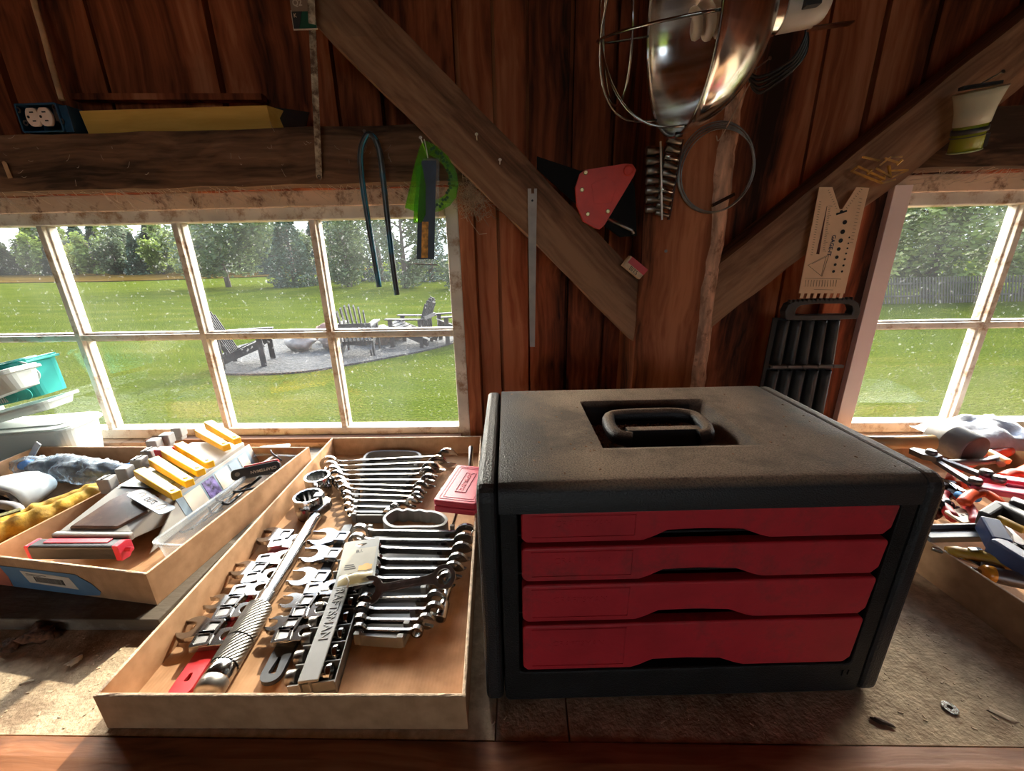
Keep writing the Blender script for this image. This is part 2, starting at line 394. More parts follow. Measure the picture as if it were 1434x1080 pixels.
# braces
def brace(n, a, b, w, seed):
    f = MB(); rough_bar(f, a, b, w, 0.075, 46, 0.004, seed)
    o = struct(n, f, m_brace); return o
m_brace = wood('brace timber', [(0.28, (0.045, 0.021, 0.012)), (0.5, (0.185, 0.088, 0.048)), (0.76, (0.36, 0.19, 0.105))], 'x', 14, board=3.0)
def brace2(n, a, b, w, seed):
    """built along its own x axis so the grain follows it"""
    a = Vector(a); b = Vector(b); L = (b - a).length; ang = math.atan2(b.z - a.z, b.x - a.x)
    f = MB(); rough_bar(f, (0, 0, 0), (L, 0, 0), w, 0.075, 50, 0.0045, seed)
    o = struct(n, f, m_brace); o.location = a; o.rotation_euler = (0, -ang, 0); return o
brace2('trim_5', (-0.78, 0.932, 1.37), (0.32, 0.932, 0.313), 0.105, 3)
brace2('trim_6', (0.33, 0.932, 0.330), (1.7, 0.932, 1.515), 0.105, 4)

# ---------------------------------------------------------------- windows
def glass_mat():
    m, nt, b = new_mat('dusty window glass'); nt.nodes.remove(b)
    out = nt.nodes['Material Output']
    tr = _n(nt, 'BsdfTransparent'); tr.inputs[0].default_value = (0.97, 0.99, 0.98, 1)
    gl = _n(nt, 'BsdfGlossy'); gl.inputs['Roughness'].default_value = 0.02
    du = _n(nt, 'BsdfTranslucent'); du.inputs[0].default_value = (0.9, 0.92, 0.95, 1)
    fr = _n(nt, 'LayerWeight'); fr.inputs[0].default_value = 0.12
    tc = _n(nt, 'TexCoord'); n1 = _n(nt, 'TexNoise'); n1.inputs['Scale'].default_value = 130; n1.inputs['Detail'].default_value = 2
    n2 = _n(nt, 'TexNoise'); n2.inputs['Scale'].default_value = 5; n2.inputs['Detail'].default_value = 4
    nt.links.new(tc.outputs['Object'], n1.inputs['Vector']); nt.links.new(tc.outputs['Object'], n2.inputs['Vector'])
    a = ramp(nt, n1.outputs[0], [(0.66, (0, 0, 0)), (0.78, (0.06, 0.06, 0.06))]); c = ramp(nt, n2.outputs[0], [(0.3, (0.0015, 0.0015, 0.0015)), (0.75, (0.008, 0.008, 0.008))])
    ad = _n(nt, 'MixRGB', blend_type='ADD'); ad.inputs[0].default_value = 1.0; nt.links.new(a, ad.inputs[1]); nt.links.new(c, ad.inputs[2])
    m1 = _n(nt, 'MixShader'); nt.links.new(ad.outputs[0], m1.inputs[0]); nt.links.new(tr.outputs[0], m1.inputs[1]); nt.links.new(du.outputs[0], m1.inputs[2])
    m2 = _n(nt, 'MixShader'); sc = _n(nt, 'Math', operation='MULTIPLY'); sc.inputs[1].default_value = 0.4; nt.links.new(fr.outputs[1], sc.inputs[0]); nt.links.new(sc.outputs[0], m2.inputs[0]); nt.links.new(m1.outputs[0], m2.inputs[1]); nt.links.new(gl.outputs[0], m2.inputs[2])
    nt.links.new(m2.outputs[0], out.inputs[0]); return m
m_glass = glass_mat()
def window(name, x0, mun, x1, z0=0.062, z1=0.585, zm=0.315):
    """x0, x1: inner edges of the stiles, mun: left edges of the upright bars"""
    w = empty(name); tag(w, kind='structure')
    f = MB()
    f.box((x0 - 0.03, 0.995, z0 - 0.028), (x0, 1.035, z1 + 0.03)); f.box((x1, 0.995, z0 - 0.028), (x1 + 0.03, 1.035, z1 + 0.03))
    f.box((x0, 0.995, z1), (x1, 1.035, z1 + 0.03)); f.box((x0, 0.995, z0 - 0.028), (x1, 1.035, z0))
    f.build('window_frame', m_paint, w, bevel=0.003)
    f = MB()
    for x in mun:
        f.box((x + 0.004, 0.998, z0), (x + 0.018, 1.010, z1)); f.box((x, 1.008, z0), (x + 0.022, 1.028, z1))
    f.box((x0, 0.999, zm - 0.006), (x1, 1.011, zm + 0.008)); f.box((x0, 1.009, zm - 0.010), (x1, 1.027, zm + 0.012))
    f.build('glazing_bar', m_paint, w, bevel=0.0015)
    xs = [x0] + [q for x in mun for q in (x + 0.022, x)] + [x1]
    xs = [x0]; lefts = [x0] + [x + 0.022 for x in mun]; rights = list(mun) + [x1]
    for a, b in zip(lefts, rights):
        for c, d in ((z0, zm - 0.010), (zm + 0.012, z1)):
            g = MB(); g.box((a - 0.003, 1.019, c - 0.003), (b + 0.003, 1.0215, d + 0.003)); g.build('pane', m_glass, w)
    return w
window('window_1', -1.805, [-1.478, -1.151, -0.824, -0.4975], -0.173)
window('window_2', 0.806, [1.113, 1.44, 1.767], 2.10)
# heads, jambs and sills around the windows
for i, (a, b) in enumerate(((-1.93, -0.1435), (0.765, 2.17))):
    f = MB(); f.box((a, 0.985, 0.612), (b, 1.075, 0.647)); f.box((a, 0.998, 0.60), (b, 1.04, 0.6125)); struct('trim_%d' % (7 + 4 * i), f, m_head, bevel=0.002)
    f = MB(); rough_bar(f, (a, 1.02, 0.652), (b, 1.02, 0.651), 0.012, 0.09, 50, 0.003, 8 + i); struct('trim_%d' % (8 + 4 * i), f, m_board)
    f = MB(); f.box((a, 0.975, 0.012), (b, 1.075, 0.032)); f.box((a, 0.96, 0.0), (b, 0.975, 0.012)); struct('trim_%d' % (9 + 4 * i), f, m_head, bevel=0.002)
    f = MB(); f.box((a - 0.02, 0.995, 0.0), (a, 1.075, 0.66)); f.box((b, 0.995, 0.0), (b + 0.035, 1.075, 0.66)); struct('trim_%d' % (10 + 4 * i), f, m_post, bevel=0.002)
f = MB(); f.box((0.715, 0.984, 0.0), (0.812, 0.998, 0.640)); struct('trim_17', f, m_board, bevel=0.002)
m_white = mat('pale painted strip', (0.85, 0.67, 0.62), 0.5, var=0.05, vs=6)
f = MB(); f.box((0.800, 0.968, 0.0), (0.838, 0.984, 0.625)); struct('trim_15', f, m_white, bevel=0.001)
f = MB(); f.box((-1.02, 0.965, 0.032), (-0.165, 0.992, 0.044)); struct('trim_16', f, m_beam, bevel=0.001)

# ---------------------------------------------------------------- workbench
bench = empty('workbench', (0, 0, 0), label='long wooden workbench under the two windows with a rough plank front', cat='workbench')
f = MB(); f.box((-2.2, 0.296, -0.02), (-0.035, 0.975, 0.0)); f.box((-0.033, 0.296, -0.02), (0.045, 0.975, -0.0006)); f.box((0.047, 0.296, -0.02), (2.2, 0.975, 0.0)); f.build('bench_top', m_bench, bench)
f = MB()
P = []
for i in range(121):
    x = -2.2 + 4.4 * i / 120; e = 0.008 * noise.noise(Vector((x * 6, 0, 0))) + 0.004 * noise.noise(Vector((x * 31, 4, 0)))
    P.append([(x, 0.294, -0.04), (x, 0.294, 0.001 + e * 0.1), (x, 0.275, 0.002 + e * 0.15), (x, 0.250 + e * 0.6, 0.001), (x, 0.243 + e, -0.006), (x, 0.240 + e, -0.045), (x, 0.294, -0.045)])
f.grid(P, False); f.build('front_plank', m_plank, bench)
f = MB(); f.box((-2.2, 0.26, -0.14), (2.2, 0.29, -0.045)); f.build('apron', m_plank, bench)
for x in (-1.9, -0.65, 0.65, 1.9):
    for y in (0.33, 0.93):
        f = MB(); f.box((x - 0.045, y - 0.03, -0.88), (x + 0.045, y + 0.03, -0.02)); f.build('leg', m_plank, bench)
pl = MB(); pl.box((-2.0, 0.427, 0.0005), (-0.518, 0.962, 0.02))
raised = tag(pl.build('raised_board', m_grey, None, bevel=0.0015), 'weathered grey board lying on the bench under the left cardboard tray', 'board')

# ---------------------------------------------------------------- outdoors
GZ = -1.32
def lawn_mat():
    m, nt, b = new_mat('lawn grass')
    tc = _n(nt, 'TexCoord'); o = tc.outputs['Object']
    def N(s, d=4, st=None):
        n = _n(nt, 'TexNoise'); n.inputs['Scale'].default_value = s; n.inputs['Detail'].default_value = d
        if st:
            mp = _n(nt, 'Mapping'); mp.inputs['Scale'].default_value = st; nt.links.new(o, mp.inputs[0]); nt.links.new(mp.outputs[0], n.inputs['Vector'])
        else: nt.links.new(o, n.inputs['Vector'])
        return n.outputs[0]
    c1 = ramp(nt, N(0.8, 5, (0.5, 1.6, 1)), [(0.35, (0.034, 0.052, 0.004)), (0.55, (0.056, 0.070, 0.006)), (0.7, (0.092, 0.088, 0.015))])
    c2 = ramp(nt, N(28, 6), [(0.3, (0.012, 0.024, 0.002)), (0.55, (0.052, 0.066, 0.007)), (0.75, (0.11, 0.11, 0.035))])
    mx = _n(nt, 'MixRGB'); mx.inputs[0].default_value = 0.5; nt.links.new(c1, mx.inputs[1]); nt.links.new(c2, mx.inputs[2])
    nt.links.new(mx.outputs[0], b.inputs['Base Color']); b.inputs['Roughness'].default_value = 0.9
    b.inputs['Specular IOR Level'].default_value = 0.0
    bp = _n(nt, 'Bump'); bp.inputs['Strength'].default_value = 1.0; bp.inputs['Distance'].default_value = 0.05
    nt.links.new(N(30, 5), bp.inputs['Height']); nt.links.new(bp.outputs[0], b.inputs['Normal'])
    return m
m_lawn = lawn_mat()
f = MB(); n = 60
P = [[(-170 + 340 * i / n, 1.3 + 178 * (j / n) ** 1.5, GZ + (0.05 * noise.noise(Vector((i * 0.7, j * 0.7, 0))) if j > 12 else 0)) for i in range(n + 1)] for j in range(n + 1)]
f.grid(P); struct('ground', f, m_lawn)
f = MB(); f.box((-30, -60, GZ - 0.05), (30, 1.3, GZ)); struct('ground.001', f, m_lawn)
m_field = mat('dry hay field', (0.062, 0.038, 0.007), 0.95, Specular_IOR_Level=0.0, var=0.25, vs=0.6, stretch=(0.2, 1.5, 1), dirt=(0.045, 0.028, 0.006), dirt_s=0.4)
f = MB(); f.prism([(-120, 44), (-62, 42), (-40, 40), (-25, 46), (-22, 70), (-120, 95)], 0.06, z0=GZ + 0.02)
struct('ground.002', f, m_field)
m_gravel = mat('grey gravel', (0.042, 0.041, 0.042), 0.95, var=0.55, vs=18, bump=1.0, bs=22, bd=0.06, dirt=(0.018, 0.018, 0.018), dirt_s=40)
f = MB()
out = [(-5.35, 6.55), (-5.0, 6.35), (-4.3, 6.3), (-3.6, 6.45), (-2.95, 6.95), (-2.4, 7.45), (-1.9, 7.95), (-1.45, 8.7), (-1.3, 9.3), (-1.9, 9.75), (-2.8, 9.85), (-4.0, 9.8), (-5.2, 9.6), (-6.0, 9.1), (-6.25, 8.4), (-5.85, 7.4)]
out = [(p.x, p.y) for p in crom([(x, y, 0) for x, y in out], 4, True)]
f.prism(out, 0.03, z0=GZ + 0.0)
tag(f.build('gravel', m_gravel), 'patch of grey gravel around the fire pit on the lawn', 'gravel', kind='stuff')

# ---------------------------------------------------------------- trees
def leaf_mat(name, c, tr=0.35):
    m, nt, b = new_mat(name)
    tc = _n(nt, 'TexCoord'); n1 = _n(nt, 'TexNoise'); n1.inputs['Scale'].default_value = 0.9; n1.inputs['Detail'].default_value = 5
    nt.links.new(tc.outputs['Object'], n1.inputs['Vector'])
    col = ramp(nt, n1.outputs[0], [(0.35, [q * 0.55 for q in c]), (0.52, c), (0.68, [min(1, q * 1.6) for q in c])])
    nt.links.new(col, b.inputs['Base Color']); b.inputs['Roughness'].default_value = 0.7
    t = _n(nt, 'BsdfTranslucent'); nt.links.new(col, t.inputs[0]); mx = _n(nt, 'MixShader'); mx.inputs[0].default_value = tr
    nt.links.new(b.outputs[0], mx.inputs[1]); nt.links.new(t.outputs[0], mx.inputs[2]); nt.links.new(mx.outputs[0], nt.nodes['Material Output'].inputs[0])
    return m
m_leaf = [leaf_mat('maple leaves', (0.17, 0.22, 0.05)), leaf_mat('spruce needles', (0.042, 0.068, 0.034), 0.15), leaf_mat('dusty green leaves', (0.075, 0.10, 0.04)), leaf_mat('bright leaves', (0.30, 0.33, 0.08))]
m_trunk = mat('tree bark', (0.10, 0.075, 0.06), 0.95, bump=1, bs=20)
def tree(name, h, rad, kind, seed, n=2600, ls=0.16, base=0.25, droop=0.0):
    """crown of single leaves round branching limbs; returns the Empty at the foot"""
    rnd = random.Random(seed); root = empty(name)
    t = MB(); t.tube([(0, 0, -0.1), (rnd.uniform(-.1, .1), 0, h * 0.3), (0, rnd.uniform(-.1, .1), h * 0.85)], [0.035 * h, 0.026 * h, 0.006 * h], 8)
    limbs = []
    for k in range(16):
        a = rnd.uniform(0, 2 * pi); z = h * (base + (0.93 - base) * (k + 0.5) / 16)
        q = (z / h - base) / (1 - base)
        rr = rad * (1.05 * (1 - q) ** 0.75 if kind == 'spruce' else (0.55 + 0.9 * q * (1.02 - q) * 2) * (1 if q < .9 else .6)) * rnd.uniform(0.75, 1.1)
        e = Vector((cos(a) * rr, sin(a) * rr, z + (-droop * rr if kind == 'spruce' else rr * 0.25)))
        t.tube([(0, 0, z * 0.9), e * 0.55 + Vector((0, 0, z * 0.42)), e], [0.010 * h, 0.006 * h, 0.002 * h], 5); limbs.append(e)
    t.build('trunk', m_trunk, root)
    f = MB(); vs = []; fs = []
    for i in range(n):
        if kind == 'spruce':
            q = rnd.random() ** 1.5; z = h * (base + (1.02 - base) * q); a = rnd.uniform(0, 2 * pi)
            rr = rad * (1 - q) ** 0.8 * (0.55 + 0.45 * rnd.random()) * (0.82 + 0.3 * noise.noise(Vector((a * 1.3, z * 1.5, seed))))
            c = Vector((cos(a) * rr, sin(a) * rr, z - droop * rr + rnd.uniform(-.15, .15)))
        else:
            e = rnd.choice(limbs); s = rad * 0.42
            d = Vector((rnd.gauss(0, 1), rnd.gauss(0, 1), rnd.gauss(0, 1))).normalized()
            c = e * rnd.uniform(0.55, 1.0) + Vector((0, 0, e.z * 0.1)) + d * s * rnd.uniform(0.55, 1.0)
            if c.z < h * base * 0.6: c.z = h * base * 0.6 + rnd.random() * 0.4
        s = ls * rnd.uniform(0.6, 1.3); x = Vector((rnd.gauss(0, 1), rnd.gauss(0, 1), rnd.gauss(0, .6))).normalized(); y = x.orthogonal().normalized()
        o = len(vs); vs += [c - x * s, c + y * s * 0.5, c + x * s, c - y * s * 0.5]; fs.append((o, o + 1, o + 2, o + 3))
    f.add(vs, fs); ki = {'spruce': 1, 'maple': 0, 'dusty': 2, 'bright': 3}[kind]
    fo = f.build('foliage', m_leaf[ki], root)
    return root
kinds = [tree('maple_tree', 6.0, 1.9, 'maple', 11, 3400, 0.28, 0.08), tree('spruce_tree', 6.4, 2.3, 'spruce', 12, 3600, 0.26, 0.04, 0.2),
         tree('leafy_tree', 5.6, 1.9, 'dusty', 13, 3200, 0.28, 0.06), tree('young_maple_tree', 4.6, 1.8, 'bright', 14, 2600, 0.24, 0.1)]
DESC = ['round green maple tree in the far row beyond the hay field', 'dark pointed spruce tree in the far row beyond the hay field',
        'greyish green leafy tree in the far row beyond the hay field', 'small bright green tree in the far row beyond the hay field']
GR = ['maples in the far tree row', 'spruces in the far tree row', 'grey green trees in the far tree row', 'small bright trees in the far tree row']
used = [False] * 4
rt_ = random.Random(5)
def put(k, x, y, sc, lab, cat, grp):
    o = kinds[k] if not used[k] else dup(kinds[k]); used[k] = True
    o.location = (x, y, GZ); o.scale = (sc, sc, sc); o.rotation_euler.z = rt_.uniform(0, 6.28)
    o['label'] = lab; o['category'] = cat
    if grp: o['group'] = grp
    elif 'group' in o: del o['group']
    return o
ORD = ['leftmost', 'second', 'third', 'fourth', 'fifth', 'sixth', 'seventh', 'eighth', 'ninth', 'tenth', 'eleventh', 'twelfth', 'thirteenth', 'fourteenth', 'fifteenth', 'sixteenth', 'seventeenth', 'eighteenth']
KD = ['round green maple', 'dark pointed spruce', 'greyish green leafy tree', 'small bright green tree']
for row in range(2):
    n = 15 if row == 0 else 16
    for i in range(n):
        x = (-93.0 + i * 4.75) if row == 0 else (-97.0 + i * 4.8)
        y = 73 - (x + 98) * 0.32 + row * 10.0
        k = [0, 1, 2, 0, 1, 3, 0, 2, 1, 0, 3, 2, 0, 1, 2][i] if row == 0 else [1, 0, 2, 1, 1, 0, 2, 1, 0, 1, 2, 1, 0, 2, 1, 0][i]
        sc = (1.0 if row == 0 else 1.28) * (y / 68)
        put(k, x, y, sc, '%s, %s from the left in the %s far tree row' % (KD[k], ORD[i], ['front', 'rear'][row]) if i else '%s at the left end of the %s far tree row' % (KD[k], ['front', 'rear'][row]), 'tree', GR[k])
# nearer trees seen through the left window
lone = tree('apple_tree', 5.4, 3.2, 'dusty', 21, 5200, 0.16, 0.22); lone.location = (-20.8, 29.0, GZ); tag(lone, 'broad dark lone tree with a short bare trunk at the lawn edge', 'tree')
near = [(-15.7, 28.5, 5.6, 2.0, 1, 'dark low spreading spruce just right of the lone trunk tree'), (-15.2, 34.0, 7.6, 2.2, 1, 'tall dark spruce behind the third window bar from the left'),
        (-11.3, 27.0, 5.4, 1.6, 2, 'grey green bushy tree left of the hanging blue hose end'), (-11.3, 33.5, 8.0, 2.3, 1, 'tall dark spruce seen between the two hose legs'),
        (-7.0, 25.0, 5.6, 1.6, 2, 'grey green tree seen right of the hose and left of the hanging tool packet'), (-6.9, 32.0, 7.2, 2.0, 1, 'bushy spruce behind the hanging tool packet'),
        (-3.0, 24.0, 5.8, 1.7, 2, 'grey green tree at the right end of the left window view'), (-2.6, 31.0, 7.0, 2.0, 1, 'dark spruce behind the rightmost tree of the left window')]
for j, (x, y, h, r, k, lab) in enumerate(near):
    o = tree(['maple_tree', 'spruce_tree', 'leafy_tree'][k], h, r, ['maple', 'spruce', 'dusty'][k], 40 + j, 3600, 0.13, 0.03, 0.15)
    o.location = (x, y, GZ); tag(o, lab, 'tree')
# trees seen through the right window
rgt = [(11.2, 15.4, 4.6, 1.6, 3, 'bright bushy tree by the left edge of the right window view'), (15.0, 15.6, 4.8, 1.6, 0, 'broad green tree in the middle of the right window view'), (18.9, 15.9, 5.2, 1.7, 0, 'broad green tree right of the right window upright bar'),
       (14.6, 20.6, 6.4, 1.9, 2, 'taller grey green tree behind the two front trees of the right window'), (23.2, 16.4, 5.2, 1.7, 0, 'green tree at the right edge of the right window view'), (19.6, 21.0, 6.6, 1.9, 2, 'tall tree behind the broad green trees of the right window'), (9.9, 19.6, 5.8, 1.8, 2, 'grey green tree behind the bright bushy one')]
for j, (x, y, h, r, k, lab) in enumerate(rgt):
    o = tree(['maple_tree', 'spruce_tree', 'leafy_tree', 'young_maple_tree'][k], h, r, ['maple', 'spruce', 'dusty', 'bright'][k], 60 + j, 6500, 0.12, 0.05)
    o.location = (x, y, GZ); tag(o, lab, 'tree')
# slatted fence under those trees
m_fence = mat('silvery fence wood', (0.075, 0.065, 0.05), 0.9)
fn = empty('picket_fence', (11.5, 13.9, GZ), label='low leaning picket fence under the trees beyond the right window', cat='fence')
f = MB()
for i in range(110):
    x = i * 0.10; y = 0.04 * x + 0.05 * sin(x * 2); f.bar((x, y, 0), (x - 0.22, y + 0.03, 0.85), 0.05, 0.015)
o = f.build('pickets', m_fence, fn)
f = MB(); f.bar((0, 0.02, 0.25), (11, 0.46, 0.25), 0.03, 0.05); f.bar((-0.1, 0.04, 0.65), (10.9, 0.48, 0.65), 0.03, 0.05); f.build('rail', m_fence, fn)

# ---------------------------------------------------------------- fire pit chairs and stones
m_chair = mat('weathered grey chair wood', (0.06, 0.055, 0.057), 0.8, var=0.3, vs=8)
m_chair_d = mat('dark chair wood', (0.025, 0.024, 0.026), 0.8, var=0.3, vs=8)
def adirondack(m):
    """front of the chair faces local +x"""
    r = empty('adirondack_chair')
    for s in (-1, 1):
        f = MB(); y = s * 0.27
        f.bar((0.40, y, 0.40), (-0.42, y, 0.080), 0.03, 0.13); f.build('seat_rail', m, r)
        f = MB(); f.bar((0.36, y + s * 0.035, 0), (0.36, y + s * 0.035, 0.56), 0.03, 0.09, roll=pi / 2); f.build('leg', m, r)
        f = MB(); f.bar((-0.27, y + s * 0.03, 0), (-0.27, y + s * 0.03, 0.56), 0.03, 0.07, roll=pi / 2); f.build('leg', m, r)
        f = MB(); f.prism([(0.46, -0.06), (0.46, 0.05), (0.36, 0.08), (0.0, 0.07), (-0.42, 0.03), (-0.42, -0.03), (0.36, -0.07)], 0.025, M=T(0, y + s * 0.03, 0.56)); f.build('arm', m, r)
    f = MB()
    for i in range(7):
        x = 0.40 - i * 0.085; z = 0.465 - i * 0.038; f.cbox((x, 0, z), (0.072, 0.56, 0.02), Euler((0, -R(24), 0)).to_matrix().to_4x4())
    f.build('seat', m, r)
    f = MB(); top = [0.78, 0.86, 0.91, 0.93, 0.91, 0.86, 0.78]
    for i in range(7):
        y = (i - 3) * 0.082; a = Vector((-0.18, y * 0.85, 0.24)); d = Vector((-0.36, y * 0.12, 0.93)).normalized(); f.bar(a, a + d * (top[i] * 0.86), 0.074, 0.02, roll=pi / 2)
    f.build('backrest', m, r)
    f = MB(); f.cbox((-0.38, 0, 0.60), (0.03, 0.64, 0.07)); f.cbox((-0.20, 0, 0.24), (0.03, 0.54, 0.08)); f.build('back_brace', m, r)
    return r
c1 = adirondack(m_chair_d)
ch = [(c1, (-4.98, 6.95), R(18), 'dark wooden garden chair seen side on, nearest the window'),
      (None, (-3.18, 7.70), R(100), 'dark slatted garden chair seen from behind, cut by the third window bar'),
      (None, (-2.30, 8.45), R(172), 'dark slatted garden chair facing left with its armrests showing'),
      (None, (-1.38, 8.80), R(205), 'small looking garden chair at the far right of the gravel')]
for o, p, a, l in ch:
    if o is None: o = dup(c1)
    o.location = (p[0], p[1], GZ + 0.032); o.rotation_euler.z = a; tag(o, l, 'chair', 'garden chairs around the fire pit')
m_stone = mat('pale field stone', (0.22, 0.20, 0.18), 0.9, var=0.25, vs=6, bump=0.6, bs=20)
m_stone_r = mat('reddish field stone', (0.22, 0.11, 0.08), 0.9, var=0.25, vs=6, bump=0.6, bs=20)
st = [(-4.55, 8.05, .30, .18, 0, 'large pale boulder left of the fire pit'), (-3.93, 8.12, .24, .20, 0, 'rounded pale boulder beside the dark chair post'), (-4.35, 8.75, .26, .22, 1, 'reddish boulder behind the pale ones'),
      (-3.55, 8.95, .24, .18, 0, 'pale boulder at the back of the fire pit'), (-3.05, 8.6, .28, .20, 0, 'pale flat boulder behind the chair seen from behind'), (-2.85, 9.0, .24, .2, 0, 'far right pale boulder of the fire pit'), (-3.45, 8.50, .16, .14, 1, 'small reddish boulder in front of the fire pit')]
for j, (x, y, r, h, k, l) in enumerate(st):
    f = MB(); f.ball((0, 0, 0), (r, r * .8, h), 14, 9, 0.45, j + 2); o = f.build('boulder', [m_stone, m_stone_r][k]); o.location = (x, y, GZ + h * 0.85 + 0.03); tag(o, l, 'boulder', 'stones of the fire pit')

# ---------------------------------------------------------------- black toolbox with red drawers
m_black = mat('dusty black plastic', (0.013, 0.012, 0.012), 0.5, var=0.2, vs=30, bump=0.5, bs=700, Specular_IOR_Level=0.3)
def dusty_top():
    """black plastic with saw dust lying on the faces that look up"""
    m, nt, b = new_mat('black plastic under sawdust')
    tc = _n(nt, 'TexCoord'); ge = _n(nt, 'NewGeometry'); sp = _n(nt, 'SeparateXYZ'); nt.links.new(ge.outputs['Normal'], sp.inputs[0])
    n1 = _n(nt, 'TexNoise'); n1.inputs['Scale'].default_value = 9; n1.inputs['Detail'].default_value = 9; n1.inputs['Roughness'].default_value = 0.7; nt.links.new(tc.outputs['Object'], n1.inputs['Vector'])
    n2 = _n(nt, 'TexNoise'); n2.inputs['Scale'].default_value = 600; n2.inputs['Detail'].default_value = 2; nt.links.new(tc.outputs['Object'], n2.inputs['Vector'])
    sx = _n(nt, 'SeparateXYZ'); nt.links.new(tc.outputs['Object'], sx.inputs[0])
    # thinner dust towards the two long ends
    c = ramp(nt, n1.outputs[0], [(0.38, (0.45, 0.45, 0.45)), (0.56, (1, 1, 1))]); d = ramp(nt, n2.outputs[0], [(0.36, (0.5, 0.5, 0.5)), (0.56, (1, 1, 1))])
    e = ramp(nt, sx.outputs[0], [(0.03, (0.15, 0.15, 0.15)), (0.12, (1, 1, 1)), (0.36, (1, 1, 1)), (0.44, (0.3, 0.3, 0.3))])
    u = ramp(nt, sp.outputs[2], [(0.45, (0, 0, 0)), (0.98, (1, 1, 1))])
    q = None
    for s in (c, d, e, u):
        if q is None: q = s; continue
        x = _n(nt, 'MixRGB', blend_type='MULTIPLY'); x.inputs[0].default_value = 1; nt.links.new(q, x.inputs[1]); nt.links.new(s, x.inputs[2]); q = x.outputs[0]
    mx = _n(nt, 'MixRGB'); nt.links.new(q, mx.inputs[0]); mx.inputs[1].default_value = (0.018, 0.018, 0.02, 1); mx.inputs[2].default_value = (0.56, 0.40, 0.27, 1)
    nt.links.new(mx.outputs[0], b.inputs['Base Color']); rr = ramp(nt, q, [(0, (0.42, 0.42, 0.42)), (0.6, (0.95, 0.95, 0.95))]); nt.links.new(rr, b.inputs['Roughness'])
    bp = _n(nt, 'Bump'); bp.inputs['Strength'].default_value = 0.45; bp.inputs['Distance'].default_value = 0.002; nt.links.new(n2.outputs[0], bp.inputs['Height']); nt.links.new(bp.outputs[0], b.inputs['Normal'])
    return m
m_dusty = dusty_top()
m_red = mat('dull red plastic', (0.58, 0.022, 0.035), 0.5, var=0.15, vs=14, bump=0.15, bs=200, dirt=(0.38, 0.03, 0.035), dirt_amt=0.3, dirt_s=14)
m_debris = mat('sawdust and crumbs', (0.42, 0.23, 0.13), 1.0, var=0.5, vs=300)
tb = empty('toolbox', (-0.045, 0.331, 0.0008), R(2.0), 'black plastic toolbox with four red drawers and a dusty recessed carry handle', 'toolbox')
W, D, H = 0.453, 0.293, 0.290
f = MB()                                                      # shell: side cheeks and floor, back, open front
f.box((0.02, 0.012, 0), (W - 0.02, D - 0.002, 0.03)); f.box((0.02, D - 0.02, 0), (W - 0.02, D - 0.002, H - 0.02))
f.box((0.021, 0.03, 0.03), (0.036, D - 0.01, 0.262)); f.box((W - 0.036, 0.03, 0.03), (W - 0.021, D - 0.01, 0.262))
f.build('body', m_black, tb, bevel=0.003)
f = MB()                                                      # front frame
oo = rrect(0.021, 0.004, W - 0.021, H - 0.010, 0.006); ii = rrect(0.0385, 0.048, W - 0.0375, 0.264, 0.006)
f.ring(oo, ii, 0.022, M=T(0, 0.024, 0, 0, pi / 2)); f.build('front_frame', m_black, tb, bevel=0.002)
for s in (0, 1):                                              # end caps with rounded top
    f = MB(); x0 = -0.001 if s == 0 else W - 0.019
    f.prism(rrect(0.0, 0.0, D, H - 0.001, 0.016, 5), 0.020, M=frame((x0, 0, 0), (0, 1, 0), (0, 0, 1)))
    f.build('side_cap', m_dusty, tb, bevel=0.006, seg=3)
# lid: plate with a sunk tray
def lid():
    f = MB(); nx = 46; ny = 32
    x0, x1, y0, y1 = 0.0205, W - 0.0205, 0.0, D
    P = []
    def prof(v, a, b, s): return min(1, max(0, (v - a) / s)) * min(1, max(0, (b - v) / s))
    xs = sorted(set([x0 + (x1 - x0) * i / nx for i in range(nx + 1)] + [0.137, 0.139, 0.160, 0.163, 0.283, 0.298, 0.318, 0.322]))
    ys = sorted(set([y0, 0.003, 0.008] + [0.012 + (y1 - 0.024) * j / ny for j in range(ny + 1)] + [0.076, 0.079, 0.215, 0.226, y1 - 0.004, y1]))
    for y in ys:
        row = []
        for x in xs:
            ex = min(1, max(0, (x - 0.137) / 0.012)) * min(1, max(0, (0.320 - x) / 0.038)); ey = min(1, max(0, (y - 0.076) / 0.006)) * min(1, max(0, (0.226 - y) / 0.012))
            z = H - 0.036 * ex * ey
            fr = max(0, 0.014 - y) / 0.014; bk = max(0, y - (D - 0.012)) / 0.012
            z -= 0.012 * (1 - math.sqrt(max(0, 1 - fr * fr))) + 0.012 * (1 - math.sqrt(max(0, 1 - bk * bk)))
            row.append((x, y, z))
        P.append(row)
    P.insert(0, [(x, 0.0, H - 0.030) for x in xs])
    f.grid(P); return f
f = lid(); f.box((0.0205, 0.004, H - 0.0295), (W - 0.0205, D - 0.004, H - 0.0275)) if False else None
f.build('lid', m_dusty, tb)
